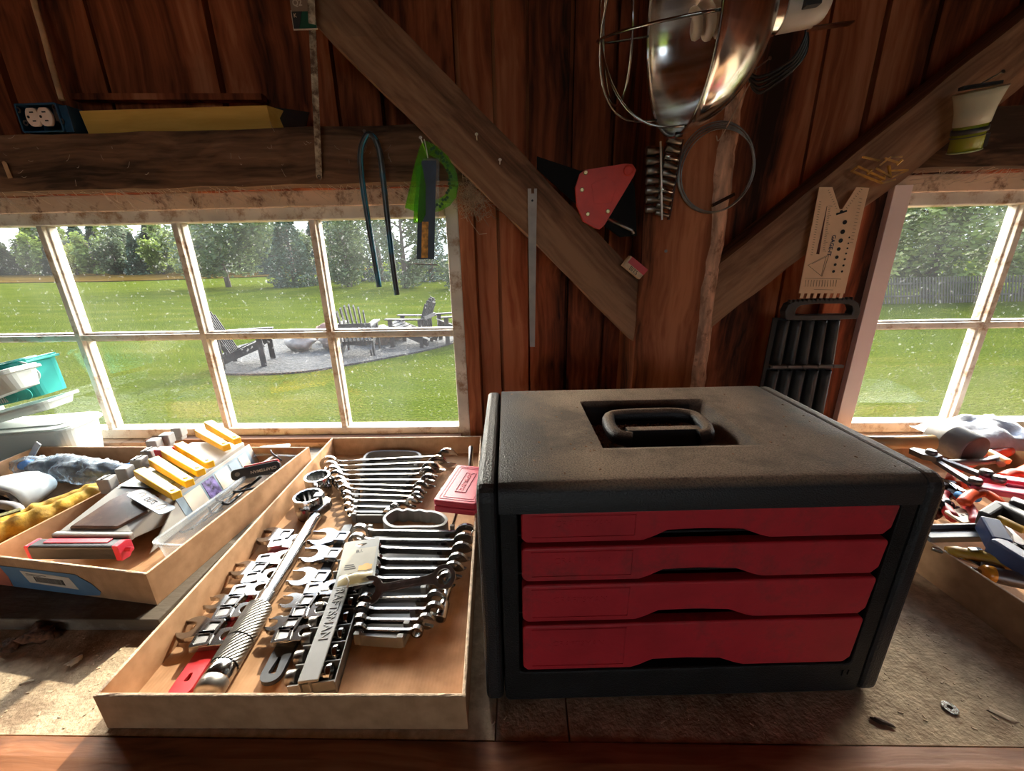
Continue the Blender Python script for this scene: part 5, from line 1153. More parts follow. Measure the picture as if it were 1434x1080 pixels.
f = MB(); rumple(f, [(-1.13, 0.805, 0.055), (-1.06, 0.80, 0.058), (-0.97, 0.79, 0.058), (-0.87, 0.775, 0.056)], 0.026, 12, 9, 0.3); f.build('glove_bundle', m_dg, bag)
f = MB(); rumple(f, [(-1.150, 0.80, 0.060), (-1.132, 0.80, 0.064), (-1.115, 0.80, 0.066)], 0.012, 10, 1); rumple(f, [(-0.835, 0.745, 0.056), (-0.855, 0.755, 0.075), (-0.84, 0.770, 0.082)], 0.010, 10, 1); f.build('blue_cuff', m_blu, bag)

# ---------------------------------------------------------------- plastic tubs by the left window
m_milk = clear_mat('milky plastic', (0.62, 0.66, 0.64), 0.5, 0.3); m_teal = clear_mat('teal plastic', (0.05, 0.42, 0.38), 0.6, 0.25)
def box_tub(name, p, sx, sy, h, rx, ry, rz, m, label, lid=True, m2=None):
    o = empty(name, p, rz, label, 'tub', rx=rx, ry=ry)
    f = MB(); a = rrect(-sx / 2 + 0.010, -sy / 2 + 0.010, sx / 2 - 0.010, sy / 2 - 0.010, 0.02, 5); b = rrect(-sx / 2, -sy / 2, sx / 2, sy / 2, 0.025, 5)
    P = [[(q[0], q[1], 0) for q in a], [(q[0], q[1], h) for q in b]]; P = [r + [r[0]] for r in P]; f.grid(P, False); f.add([(q[0], q[1], 0) for q in a], [tuple(range(len(a)))]); f.build('tub_wall', m, o, solid=0.0015)
    f = MB(); f.ring(rrect(-sx / 2 - 0.008, -sy / 2 - 0.008, sx / 2 + 0.008, sy / 2 + 0.008, 0.03, 5), rrect(-sx / 2 + 0.001, -sy / 2 + 0.001, sx / 2 - 0.001, sy / 2 - 0.001, 0.025, 5), 0.006, z0=h - 0.006); f.build('rim', m2 or m, o, bevel=0.001)
    if lid:
        f = MB(); f.prism(rrect(-sx / 2 - 0.005, -sy / 2 - 0.005, sx / 2 + 0.005, sy / 2 + 0.005, 0.03, 5), 0.004, z0=h + 0.0005); f.prism(rrect(-sx / 2 + 0.02, -sy / 2 + 0.02, sx / 2 - 0.02, sy / 2 - 0.02, 0.02, 5), 0.003, z0=h + 0.0045); f.build('lid', m2 or m, o, bevel=0.001)
    return o
bt = box_tub('plastic_tub', (-1.262, 0.908, 0.0215), 0.30, 0.110, 0.092, 0, R(-2), R(6), m_milk, 'milky clear lidded plastic tub, lowest of the stack by the left window')
text('faint_lettering', 'US PAT PEND', 0.014, m_gplast2, frame((0.085, -0.0555, 0.020), (1, 0, 0), (0, 0, 1)), bt, 0.0002)
box_tub('plastic_tub', (-1.250, 0.905, 0.142), 0.23, 0.10, 0.022, 0, R(-13), R(6), m_milk, 'shallow milky plastic tub tilted on top of the lowest tub', lid=False)
tt = box_tub('teal_tub', (-1.205, 0.905, 0.190), 0.15, 0.095, 0.085, 0, R(-12), R(4), m_teal, 'teal green basket tub with a wavy pattern and looped handle')
f = MB(); f.tube(crom([(0.070, -0.04, 0.085), (0.092, -0.045, 0.075), (0.098, -0.04, 0.05), (0.075, -0.035, 0.03)], 5), 0.0022, 6); f.build('handle', m_milk, tt)
f = MB()
for k in range(16):
    t = k / 15; f.tube([(-0.065 + 0.08 * t, -0.050, 0.004), (-0.061 + 0.08 * t, -0.051, 0.035), (-0.065 + 0.08 * t, -0.052, 0.065)], 0.0012, 5)
f.build('lattice', m_whf, tt)
f = MB(); rr_ = random.Random(9)
for k in range(12):
    x = 0.010 + 0.05 * rr_.random(); z = 0.008 + 0.055 * rr_.random(); f.lathe([(0.0135, 0), (0.0135, 0.0015)], 16, M=frame((x, -0.0500 - 0.0008 * (k % 3), z), (1, 0, 0), (0, 0, 1)))
f.build('scale_pattern', m_teal, tt)
box_tub('plastic_tub', Vector((-1.1475, 0.8100, 0.2239)), 0.17, 0.08, 0.040, 0, R(-18), R(4), m_milk, 'pale white plastic tub topmost of the stack at the left edge')
f = MB(); f.box((0, 0, 0), (0.012, 0.003, 0.10)); o = f.build('white_strap', m_whf, bevel=0.0008); o.location = (-1.195, 0.832, 0.045); o.rotation_euler = (R(8), R(48), 0); tag(o, 'narrow white plastic strap leaning on the lowest tub', 'strap')

# ---------------------------------------------------------------- right tray
TRR = tray('cardboard_tray', [(0.648, 0.335), (1.15, 0.335), (1.15, 0.92), (0.600, 0.92)], 0.060, 0.0006, label='battered tray of pliers and cutters right of the black toolbox')
m_rubm = mat('worn rubber', (0.22, 0.20, 0.18), 0.55, var=0.2, vs=20, dirt=(0.32, 0.28, 0.22), dirt_amt=0.3, dirt_s=20)
m_ash = mat('varnished ash handle', (0.62, 0.36, 0.15), 0.35, var=0.15, vs=12, stretch=(1, 0.2, 1), Coat_Weight=0.3)
a = Vector((0.9115, 0.8376, 0.1050)); b = Vector((0.9221, 0.7619, 0.1000)); d = b - a; ml = empty('rubber_mallet', a, 0, 'grey rubber mallet with an ash handle lying at the back of the right tray', 'mallet')
Mm = frame((0, 0, 0), d.orthogonal(), d.cross(d.orthogonal())); L = d.length
f = MB(); f.lathe([(0.030, 0), (0.034, 0.003), (0.035, L * .45), (0.0353, L * .46), (0.0350, L * .47), (0.033, L - 0.003), (0.031, L)], 32, M=Mm); f.build('head', m_rubm, ml)
f = MB(); f.lathe([(0.0305, 0), (0.0305, 0.0006)], 32, M=Mm @ T(0, 0, L)); f.build('striking_face', mat('dark rubber face', (0.06, 0.04, 0.035), 0.7, var=0.3), ml)
ax = d.normalized(); sidev = Vector((-1, 0.12, -0.05)).normalized(); c = d * 0.42
f = MB(); f.tube([c + sidev * 0.010 + Vector((0, 0, -.004)), c + sidev * 0.034 + Vector((0, 0, -.004)), c + sidev * 0.09 + Vector((0, 0, -0.004)), c + sidev * 0.26 + Vector((0, 0, -0.010))], [0.013, 0.014, 0.012, 0.015], 14, flat=1.2); f.build('handle', m_ash, ml)

m_pink = mat('faded red grip', (0.58, 0.05, 0.11), 0.5, var=0.15); m_org2 = mat('orange red plastic', (0.80, 0.10, 0.03), 0.4, var=0.1); m_navy = mat('navy blue plastic', (0.045, 0.07, 0.17), 0.35, var=0.15); m_gold = mat('mustard plastic', (0.50, 0.28, 0.03), 0.5, var=0.2, vs=30); m_amb = mat('amber handle end', (0.70, 0.30, 0.03), 0.25, var=0.2)
m_arm = mat('blued steel arms', (0.17, 0.16, 0.16), 0.4, 0.8, var=0.2)
# bolt cutter
bc = empty('bolt_cutter', (0, 0, 0), 0, 'bolt cutter with long steel jaws arms and faded red handles, topmost in the right tray', 'bolt cutter')
P1 = Vector((0.8257, 0.7552, 0.0880)); P2 = Vector((0.8548, 0.6785, 0.0920)); P3 = Vector((0.8096, 0.6529, 0.0900)); P4 = Vector((0.8395, 0.7431, 0.0880))
f = MB(); f.prism([(-0.030, -0.006), (-0.005, -0.014), (0.016, -0.008), (0.018, 0.008), (0.004, 0.014), (-0.028, 0.006)], 0.012, M=frame(P1, P2 - P1, (0, 1, 0))); f.build('cutter_head', m_arm, bc, bevel=0.001)
f = MB(); f.bar(P1 + Vector((0.012, 0.006, 0.002)), P2, 0.010, 0.008, w2=0.013); f.build('arm', m_arm, bc, bevel=0.001)
f = MB(); f.bar(P1 + Vector((0.004, -0.010, 0)), P3, 0.010, 0.008, w2=0.013); f.build('arm', m_arm, bc, bevel=0.001)
for p in (P1 + Vector((0.002, 0, 0.008)), P2 + Vector((0, 0, 0.002)), P3 + Vector((0, 0, 0.002)), P2 + Vector((0.004, -0.018, 0.0))):
    f = MB(); f.lathe([(0.0088, 0), (0.0095, 0.003), (0.0095, 0.008), (0.007, 0.011)], 14, M=T(*p)); f.build('pivot_bolt', m_arm, bc)
e1 = Vector((1.06, 0.625, 0.080)); e2 = Vector((1.06, 0.560, 0.080))
f = MB(); f.bar(P2 + Vector((-0.008, 0, -0.002)), e1, 0.024, 0.012, w2=0.020); f.build('handle_grip', m_pink, bc, bevel=0.003)
f = MB(); f.bar(P3 + Vector((-0.004, 0, -0.003)), e2, 0.026, 0.012, w2=0.022); f.bar(P3.lerp(e2, .2) + Vector((0, 0.014, 0.002)), e2 + Vector((0, .02, 0)), 0.006, 0.012); f.build('handle_grip', m_pink, bc, bevel=0.003)

def pliers(a, b, spread, mh, mj, label, z0=0.0, w=0.016, jl=0.055):
    """a: jaw tip, b: between the handle ends"""
    a = Vector(a); b = Vector(b); d = (b - a).normalized(); s = Vector((-d.y, d.x, 0)).normalized(); L = (b - a).length
    r = empty('pliers', a, 0, label, 'pliers'); pv = d * jl
    for k in (-1, 1):
        f = MB(); f.prism([(0, 0.0006), (jl * 0.6, 0.0006), (jl, -0.006), (jl * 1.2, 0.001), (jl * 1.15, 0.011), (jl * 0.7, 0.009), (jl * 0.1, 0.0045), (0, 0.003)], 0.009, M=frame((0, 0, -0.0045), d, s * k)); f.build('jaw', mj, r, bevel=0.001)
        f = MB(); f.tube(crom([pv * 1.1 + s * k * 0.006, pv + d * (L - jl) * 0.3 + s * k * spread * 0.9, pv + d * (L - jl) * 0.7 + s * k * spread, b - a + s * k * spread * 0.75], 5), [w * 0.35] * 5 + [w * 0.5] * 10 + [w * 0.42], 10, flat=1.2); f.build('handle', mh, r)
    f = MB(); f.lathe([(0.0055, -0.006), (0.0055, 0.006)], 12, M=T(*pv)); f.build('rivet', mj, r); return r
pliers((0.7628, 0.6700, 0.0660), (1.0607, 0.7887, 0.0750), 0.030, m_org2, m_steel_d, 'orange red handled pliers under the bolt cutter arms', w=0.020)
pliers((0.8267, 0.7160, 0.0620), (0.7373, 0.5894, 0.0600), 0.016, m_railred, m_steel_d, 'small pliers with dark red handles in the middle of the right tray')
pliers((0.7999, 0.7182, 0.0720), (0.8038, 0.6421, 0.0660), 0.012, m_blu, m_chrome, 'pliers with one blue handle next to the toolbox corner', w=0.012)
pliers((0.7782, 0.5756, 0.0660), (0.7251, 0.4713, 0.0580), 0.020, m_rub, m_arm, 'black handled pliers at the right edge of the photo')
# curved orange red grip
f = MB(); f.tube(crom([(0.7615, 0.6206, 0.0720), (0.7888, 0.6344, 0.0800), (0.8122, 0.6370, 0.0840), (0.8200, 0.6198, 0.0780), (0.8199, 0.6107, 0.0700)], 6), [0.005] + [0.0095] * 22 + [0.007, 0.006], 12, flat=0.7); o = f.build('clamp_grip', m_org2); tag(o, 'curved bright orange grip arching in the middle of the right tray', 'clamp')
f = MB(); f.tube(crom([(0.8968, 0.6857, 0.0860), (0.9230, 0.6941, 0.0900), (0.9377, 0.6887, 0.0900), (0.9477, 0.6767, 0.0880)], 6), 0.009, 12, flat=0.7); o = f.build('clamp_grip', m_org2); tag(o, 'orange grip above the bolt cutter handle at the right edge', 'clamp')
# blue and black ratchet clamp
rcl = empty('ratchet_clamp', (0, 0, 0), 0, 'navy blue and black ratchet clamp with a yellow trigger at the right edge', 'clamp')
q = [Vector(p) for p in ((0.7194, 0.5465, 0.0880), (0.6957, 0.5045, 0.0800), (0.6970, 0.4609, 0.0750))]
f = MB(); f.bar(q[0], q[1], 0.022, 0.026); f.bar(q[1] + Vector((-0.006, 0.004, 0)), q[2], 0.022, 0.026); f.build('blue_body', m_navy, rcl, bevel=0.003)
f = MB(); f.bar(Vector((0.7212, 0.5554, 0.0880)), Vector((0.7697, 0.5766, 0.0940)), 0.014, 0.026); f.bar(Vector((0.7674, 0.5766, 0.0940)), Vector((0.7689, 0.5265, 0.0940)), 0.018, 0.026); f.bar(Vector((0.7825, 0.5786, 0.1020)), Vector((0.8021, 0.5494, 0.1000)), 0.022, 0.022); f.build('black_frame', m_rub, rcl, bevel=0.003)
f = MB(); f.bar(Vector((0.7390, 0.5525, 0.0940)), Vector((0.7485, 0.5226, 0.0920)), 0.009, 0.010); f.build('yellow_trigger', m_gold, rcl, bevel=0.002)
# long flat grey bar, mustard handle, chisels
f = MB(); f.bar(Vector((0.6317, 0.5519, 0.0640)), Vector((0.7420, 0.5525, 0.0660)), 0.030, 0.010); f.bar(Vector((0.6360, 0.5591, 0.0720)), Vector((0.7404, 0.5597, 0.0740)), 0.004, 0.008); o = f.build('spirit_level', mat('grey painted bar', (0.13, 0.13, 0.14), 0.4, var=0.15), bevel=0.001); tag(o, 'flat dark grey level lying crosswise at the left end of the right tray', 'level')
kn_ = empty('utility_knife', (0, 0, 0), 0, 'mustard yellow handled utility knife in the front of the right tray', 'knife')
a = Vector((0.6384, 0.5184, 0.0620)); b = Vector((0.7066, 0.4887, 0.0620)); f = MB(); f.tube([a, a.lerp(b, .15), a.lerp(b, .5), a.lerp(b, .85), b], [0.006, 0.010, 0.011, 0.013, 0.011], 12, flat=0.75); f.build('handle', m_gold, kn_)
f = MB(); f.cbox(a.lerp(b, .4) + Vector((0, 0, 0.010)), (0.016, 0.006, 0.004)); f.build('slider', m_chrome, kn_)
for k, (pa, pb, pc, rr, lab) in enumerate((((0.6259, 0.5263, 0.0580), (0.6656, 0.4954, 0.0560), (0.6837, 0.4814, 0.0560), 0.006, 'screwdriver with a clear shiny shaft beside the mustard knife'), ((0.6390, 0.4905, 0.0540), (0.6540, 0.4787, 0.0560), (0.7069, 0.4553, 0.0560), 0.011, 'chisel with an amber tipped dark handle at the front of the right tray'))):
    s_ = empty('screwdriver' if k == 0 else 'chisel', (0, 0, 0), 0, lab, 'screwdriver' if k == 0 else 'chisel'); pa, pb, pc = Vector(pa), Vector(pb), Vector(pc)
    f = MB(); f.tube([pa, pb], 0.0035, 10); f.build('shaft', m_chrome, s_)
    f = MB(); f.tube([pb, pb.lerp(pc, .1), pb.lerp(pc, .6), pc], [rr * .8, rr, rr, rr * .9], 14); f.build('handle', m_arm, s_)
    if k: f = MB(); f.tube([pb - (pc - pb) * 0.06, pb.lerp(pc, .02), pb.lerp(pc, .16)], [rr * .7, rr * 1.03, rr * 1.06], 14); f.build('amber_tip', m_amb, s_)
# grey file or pry bar in front of the mallet, white bag behind
f = MB(); f.tube([(0.8489, 0.7480, 0.0820), (0.9237, 0.7464, 0.0840), (0.9608, 0.7541, 0.0860), (0.9469, 0.7337, 0.0860)], [0.007, 0.008, 0.011, 0.007], 12, flat=0.8); o = f.build('pry_bar', mat('galvanised grey', (0.34, 0.34, 0.34), 0.45, 0.5, var=0.15)); tag(o, 'grey metal bar with a flared end lying just in front of the mallet head', 'bar')
f = MB(); f.bar((0.9783, 0.7901, 0.0850), (0.9807, 0.7500, 0.0800), 0.016, 0.012); o = f.build('wooden_handle', m_ash, bevel=0.003); tag(o, 'short wooden handle between the mallet face and the white bag', 'handle')
wb = MB(); P = []
for i in range(21):
    row = []
    for j in range(15):
        u = i / 20; v = j / 14; h_ = 0.045 * (sin(pi * u) ** .5) * (sin(pi * v) ** .5) * (1 + 0.5 * noise.noise(Vector((u * 6, v * 5, 2))))
        row.append((0.955 + 0.20 * u, 0.80 + 0.14 * v + 0.01 * noise.noise(Vector((u * 5, v * 5, 7))), 0.078 + h_))
    P.append(row)
wb.grid(P); o = wb.build('plastic_bag', mat('white crumpled plastic', (0.45, 0.46, 0.49), 0.35, var=0.1, vs=40, bump=1, bs=60)); tag(o, 'crumpled white plastic bag behind the tools under the right window', 'bag')
# filler: small assorted pieces visible between the tools
f = MB(); f.prism(rrect(0, 0, 0.05, 0.028, 0.004), 0.004); o = f.build('hinge', mat('pale steel hinge', (0.55, 0.45, 0.35), 0.4, 0.5), bevel=0.001); o.location = (0.7244, 0.5801, 0.0600); o.rotation_euler = (0.2, 0.1, 0.3); tag(o, 'pale steel hinge plate lying among the pliers', 'hinge')
for k in range(3):
    g = MB(); g.lathe([(0.0025, 0), (0.0025, 0.0006)], 10, M=T(0.012 + 0.012 * k, 0.014, 0.0038)); g.build('screw_hole', m_hole, o)
f = MB(); rumple(f, [(0.7257, 0.6370, 0.0520), (0.7453, 0.6339, 0.0600), (0.7625, 0.6226, 0.0560)], 0.016, 10, 4); o = f.build('black_pouch', m_gdk); tag(o, 'black soft pouch at the left end of the right tray', 'pouch')
f = MB(); rumple(f, [(0.7125, 0.6259, 0.0450), (0.7285, 0.6313, 0.0500), (0.7522, 0.6484, 0.0500)], 0.013, 10, 4); o = f.build('brown_rag', mat('maroon rag', (0.16, 0.07, 0.07), 0.9)); tag(o, 'small maroon rag beside the toolbox edge in the right tray', 'rag')

# ---------------------------------------------------------------- loose bits on the bench
def ring_at(name, p, r, ri, h, m, lab, cat, tilt=0.15):
    f = MB(); f.ring(circ(r, 24), circ(ri, 24), h); o = f.build(name, m, bevel=0.0004); o.location = p; o.rotation_euler = (0, tilt * 0, 0); return tag(o, lab, cat)
w0 = ring_at('washer', (0.4806, 0.3330, 0.0003), 0.0075, 0.0024, 0.0014, m_satin, 'small steel washer lying on the bare bench right of the toolbox', 'washer')
def chip(p, s, m, lab, cat, seed, name='wood_chip'):
    f = MB(); f.ball((0, 0, 0), s, 9, 6, 0.9, seed); o = f.build(name, m); o.location = (p[0], p[1], p[2] + s[2] * 0.8); o.rotation_euler.z = seed; return tag(o, lab, cat)
m_chip = mat('bark chip', (0.07, 0.035, 0.02), 0.9, var=0.4, vs=100); m_chipl = mat('pale wood chip', (0.62, 0.48, 0.32), 0.9, var=0.2)
chip((0.3919, 0.3177, 0.0000), (.011, .0028, .0018), m_chip, 'dark twig like chip on the bench near the front plank seam', 'wood chip', 2.7)
chip((0.5314, 0.3255, 0.0000), (.012, .004, .0006), m_chipl, 'pale flake on the bench near the right edge of the photo', 'wood chip', 2.4)
chip((-0.6268, 0.3533, 0.0000), (.008, .0022, .0008), m_chipl, 'pale sliver in the sunlit patch at the left end of the bench', 'wood chip', 0.4)
chip((-0.5934, 0.3796, 0.0000), (.008, .005, .003), m_chipl, 'crumb of wood in the tray shadow on the left of the bench', 'wood chip', 1.0)
cl_ = MB(); cl_.ball((0, 0, 0.006), (.020, .014, .011), 16, 10, 0.9, 3); cl_.ball((-.026, -.014, 0.003), (.011, .009, .008), 14, 8, 0.9, 7); o = cl_.build('dirt_clod', mat('dirt and bark', (0.12, 0.055, 0.03), 1.0, var=0.6, vs=90, bump=1, bs=200)); o.location = (-0.6762, 0.4139, 0.0020); tag(o, 'lumpy brown clod of bark against the grey board at the left', 'clod')
sp = MB(); rr_ = random.Random(12)
for k in range(900):
    x = rr_.uniform(-1.0, 0.9); y = rr_.uniform(0.30, 0.46); s = rr_.uniform(0.0004, 0.0016)
    if -0.48 < x < -0.06 or (-0.045 < x < 0.41 and y > 0.32) or (x > 0.58 and y > 0.38) or (x < -0.5 and y > 0.42): continue
    sp.cbox((x, y, s * 0.3), (s * rr_.uniform(1, 4), s, s * 0.6), Euler((0, 0, rr_.random() * 3)).to_matrix().to_4x4())
o = sp.build('sawdust', m_chipl); tag(o, 'scattered sawdust crumbs on the bare bench top', 'sawdust', kind='stuff')

# ---------------------------------------------------------------- things hanging on the timbers
m_nail = mat('bright nail', (0.85, 0.80, 0.74), 0.35, 0.25)
def nail(p, lab, d=(0, -1, 0.15), L=0.012, m=None):
    f = MB(); a = Vector(p); b = a + Vector(d).normalized() * L; f.tube([a, b], 0.0011, 6); f.tube([b, b + Vector(d).normalized() * 0.001], 0.0032, 8)
    o = f.build('nail', m or m_nail); return tag(o, lab, 'nail')
nail((-0.0826, 0.8840, 0.7111), 'upper bright nail sticking out of the left brace', (0.05, -1, 0.5), 0.014)
nail((-0.0398, 0.8840, 0.6684), 'lower bright nail sticking out of the left brace', (0.1, -1, 0.5), 0.012)
nail((0.2970, 0.8820, 0.5001), 'small nail head in the middle of the post', L=0.002, m=m_steel_d)
nail((-0.1952, 0.9000, 0.7942), 'nail head higher up in the left brace', L=0.002, m=m_steel_d)

# electrical box with a double outlet
m_bbox = mat('blue plastic box', (0.012, 0.055, 0.115), 0.5, var=0.15); m_outl = mat('dusty white outlet', (0.85, 0.63, 0.52), 0.45, var=0.06)
eb = empty('outlet_box', Vector((-1.0240, 0.9300, 0.7577)) + Vector((0, .025, 0)), 0, 'open blue plastic electrical box with a dusty white double outlet on the left beam', 'outlet')
f = MB()
W_, H_ = 0.088, 0.052
f.ring([(p[0], p[1]) for p in rrect(0, 0, W_, H_, 0.004, 3)], [(p[0], p[1]) for p in rrect(0.003, 0.003, W_ - 0.003, H_ - 0.003, 0.003, 3)], 0.045, M=frame((0, 0.020, 0), (1, 0, 0), (0, 0, 1))); f.box((0.001, 0.017, 0.001), (W_ - 0.001, 0.020, H_ - 0.001)); f.box((W_ - 0.001, -0.020, 0.0), (W_ + 0.016, 0.02, H_ - 0.004)); f.build('box_shell', m_bbox, eb, bevel=0.0008)
f = MB()
for cx in (0.030, 0.056): f.prism([(cx + x, 0.028 + z) for x, z in [(0.0145 * cos(t) * 1.0, max(-0.0165, min(0.0165, 0.0195 * sin(t)))) for t in [2 * pi * k / 24 for k in range(24)]]], 0.006, M=frame((0, -0.018, 0), (1, 0, 0), (0, 0, 1)))
f.cbox((0.043, -0.019, 0.028), (0.024, 0.006, 0.022)); oo_ = f.build('outlet_face', m_outl, eb, bevel=0.0015)
f = MB()
for cx in (0.030, 0.056):
    f.cbox((cx + 0.001, -0.0243, 0.036), (0.0075, 0.001, 0.0022)); f.cbox((cx + 0.002, -0.0243, 0.0205), (0.0065, 0.001, 0.0022)); f.prism(circ(0.0026, 10, cx - 0.008, 0.028), 0.001, M=frame((0, -0.0236, 0), (1, 0, 0), (0, 0, 1)))
f.build('slots', m_hole, oo_)
f = MB(); f.cbox((0.078, -0.018, 0.034), (0.012, 0.0015, 0.026)); f.ring(circ(0.0055, 14, 0.082, 0.043), circ(0.003, 14, 0.082, 0.043), 0.0015, M=frame((0, -0.022, 0), (1, 0, 0), (0, 0, 1))); f.ring(circ(0.0055, 14, 0.087, 0.019), circ(0.003, 14, 0.087, 0.019), 0.0015, M=frame((0, -0.022, 0), (1, 0, 0), (0, 0, 1))); f.build('mounting_ear', m_steel_d, eb); f = MB(); f.ring(circ(0.0055, 14, 0.004, 0.041), circ(0.003, 14, 0.004, 0.041), 0.0015, M=frame((0, -0.022, 0), (1, 0, 0), (0, 0, 1))); f.ring(circ(0.0055, 14, 0.011, 0.018), circ(0.003, 14, 0.011, 0.018), 0.0015, M=frame((0, -0.022, 0), (1, 0, 0), (0, 0, 1))); f.build('mounting_ear', m_steel_d, eb)
# cable rising from it
f = MB(); f.tube(crom([(-0.9644, 0.9750, 0.8281), (-0.9883, 1.0000, 0.9010), (-0.9951, 1.0100, 0.9611), (-1.0027, 1.0200, 1.0260), (-0.9866, 1.0200, 1.0890)], 6), 0.0052, 10, flat=0.6); o = f.build('electric_cable', mat('tan cable jacket', (0.78, 0.46, 0.23), 0.5, var=0.15)); tag(o, 'tan flat electric cable running up the boards from the outlet box', 'cable')
# yellow wood offcut on the beam
m_pine = wood('fresh pine', [(0.2, (0.66, 0.32, 0.05)), (0.5, (0.82, 0.46, 0.10)), (0.8, (0.90, 0.58, 0.18))], 'x', 10, board=3, rough=0.6, bump=0.2)
a = Vector((-0.9076, 0.9520, 0.7669)); b = Vector((-0.5151, 0.9520, 0.7572)); f = MB(); L = b.x - a.x; f.add([(0, 0, 0), (L, 0, 0), (L + 0.035, 0.055, 0), (0.0, 0.055, 0), (-0.006, 0, 0.042), (L - 0.003, 0, 0.042), (L + 0.030, 0.055, 0.040), (-0.004, 0.055, 0.042)], [(0, 3, 2, 1), (4, 5, 6, 7), (0, 1, 5, 4), (1, 2, 6, 5), (2, 3, 7, 6), (3, 0, 4, 7)])
o = f.build('pine_block', m_pine, bevel=0.001); o.location = (a.x, 0.952, 0.7585); tag(o, 'long yellow pine offcut lying on top of the left beam', 'wood block')
f = MB(); f.box((0, 0, 0), (0.42, 0.02, 0.012)); o = f.build('dark_batten', m_board); o.location = ((-0.9764, 1.0100, 0.8446)[0], 1.008, (-0.9783, 1.0100, 0.8393)[2]); o.rotation_euler.y = R(1.5); tag(o, 'dark batten on the boards just above the yellow pine offcut', 'batten')
f = MB(); P = [(-0.5210, 0.9900, 0.8083), (-0.4414, 0.9700, 0.7913), (-0.4448, 0.9550, 0.7627), (-0.4908, 0.9550, 0.7587)]; f.add([Vector(p) for p in P] + [Vector(p) + Vector((0, 0.004, 0)) for p in P], [(0, 1, 2, 3), (7, 6, 5, 4), (0, 4, 5, 1), (1, 5, 6, 2), (2, 6, 7, 3), (3, 7, 4, 0)]); o = f.build('tar_paper', mat('black tar paper', (0.02, 0.02, 0.022), 0.45)); tag(o, 'folded scrap of black tar paper at the right end of the yellow offcut', 'paper')
# little tag on the beam
f = MB(); f.prism([(0, 0), (0.010, 0.001), (0.008, 0.030), (0.004, 0.033), (-0.001, 0.031)], 0.0008, M=frame((-1.0836, 0.9250, 0.6734), (1, 0, 0), (0, 0, 1))); o = f.build('paper_tag', m_card); tag(o, 'small brown paper tag nailed to the left end of the beam', 'tag')

# saw blade with its green card
sb = empty('saw_blade', (-0.4176, 0.9220, 0.6605), 0, 'long straight rusty hacksaw blade hanging from a green card over the left beam', 'saw blade')
O = Vector((-0.4176, 0.9220, 0.6605)); top = Vector((-0.3594, 0.8680, 0.9399)) - O
f = MB(); d = top.normalized(); x = Vector((0, 1, 0)).cross(d); M0 = frame((0, 0, 0), x, d); L = top.length; o_ = [(-0.0062, 0)] + [(0.0062 * cos(t), 0.0062 * sin(t)) for t in [-pi + pi * k / 8 for k in range(1, 8)]] + [(0.0062, 0)]
pts = [(-0.0062, L)] + o_
yy = 0.0; tz = []
for k in range(60): yy = 0.01 + (L - 0.02) * k / 60; tz += [(0.0062, yy), (0.0068, yy + (L - 0.02) / 120)]
f.prism(pts + tz + [(0.0062, L)], 0.0008, M=M0); f.build('blade', mat('rusty blade', (0.50, 0.38, 0.26), 0.5, 0.3, var=0.3, vs=50, dirt=(0.12, 0.06, 0.03), dirt_s=30), sb)
f = MB(); f.ring(circ(0.0035, 14, 0, 0.001), circ(0.0022, 14, 0, 0.001), 0.0012, M=M0); f.build('mounting_hole', m_hole, sb)
cd = empty('blade_card', (-0.4020, 0.8760, 0.8900), 0, 'green and grey packaging card at the top of the left beam blade', 'packaging'); 
f = MB(); f.box((0, 0, 0), (0.042, 0.0008, 0.10)); bk = f.build('card_back', mat('grey brown card', (0.28, 0.17, 0.11), 0.6), cd)
f = MB(); f.box((0.0005, -0.0006, 0.0015), (0.0415, 0, 0.026)); f.build('green_field', mat('deep green print', (0.008, 0.075, 0.035), 0.4), cd)
f = MB(); f.add([(0.0005, -0.001, 0.0015), (0.010, -0.001, 0.0015), (0.019, -0.001, 0.026), (0.0005, -0.001, 0.026)], [(0, 1, 2, 3)]); f.build('black_field', m_ink, cd, solid=0.0003)
m_letter = mat('pale print', (0.62, 0.48, 0.36), 0.6)
text('printed_lettering', 'Q2', 0.013, m_letter, frame((0.013, -0.0012, 0.038), (1, 0, 0), (0, 0, 1)), cd, 0.0001, bold=True)
text('printed_lettering', 'K', 0.008, m_letter, frame((0.006, -0.0016, 0.020), (1, 0, 0), (0, 0, 1)), cd, 0.0001, bold=True)
text('printed_lettering', '18', 0.009, m_letter, frame((0.035, -0.0012, 0.0175), (1, 0, 0), (0, 0, 1)), cd, 0.0001, bold=True)
f = MB(); f.box((-0.0008, -0.001, -0.001), (0.0428, 0, 0.0012)); f.box((-0.0008, -0.001, 0), (0.0006, 0, 0.028)); f.build('clear_edge', m_letter, cd)

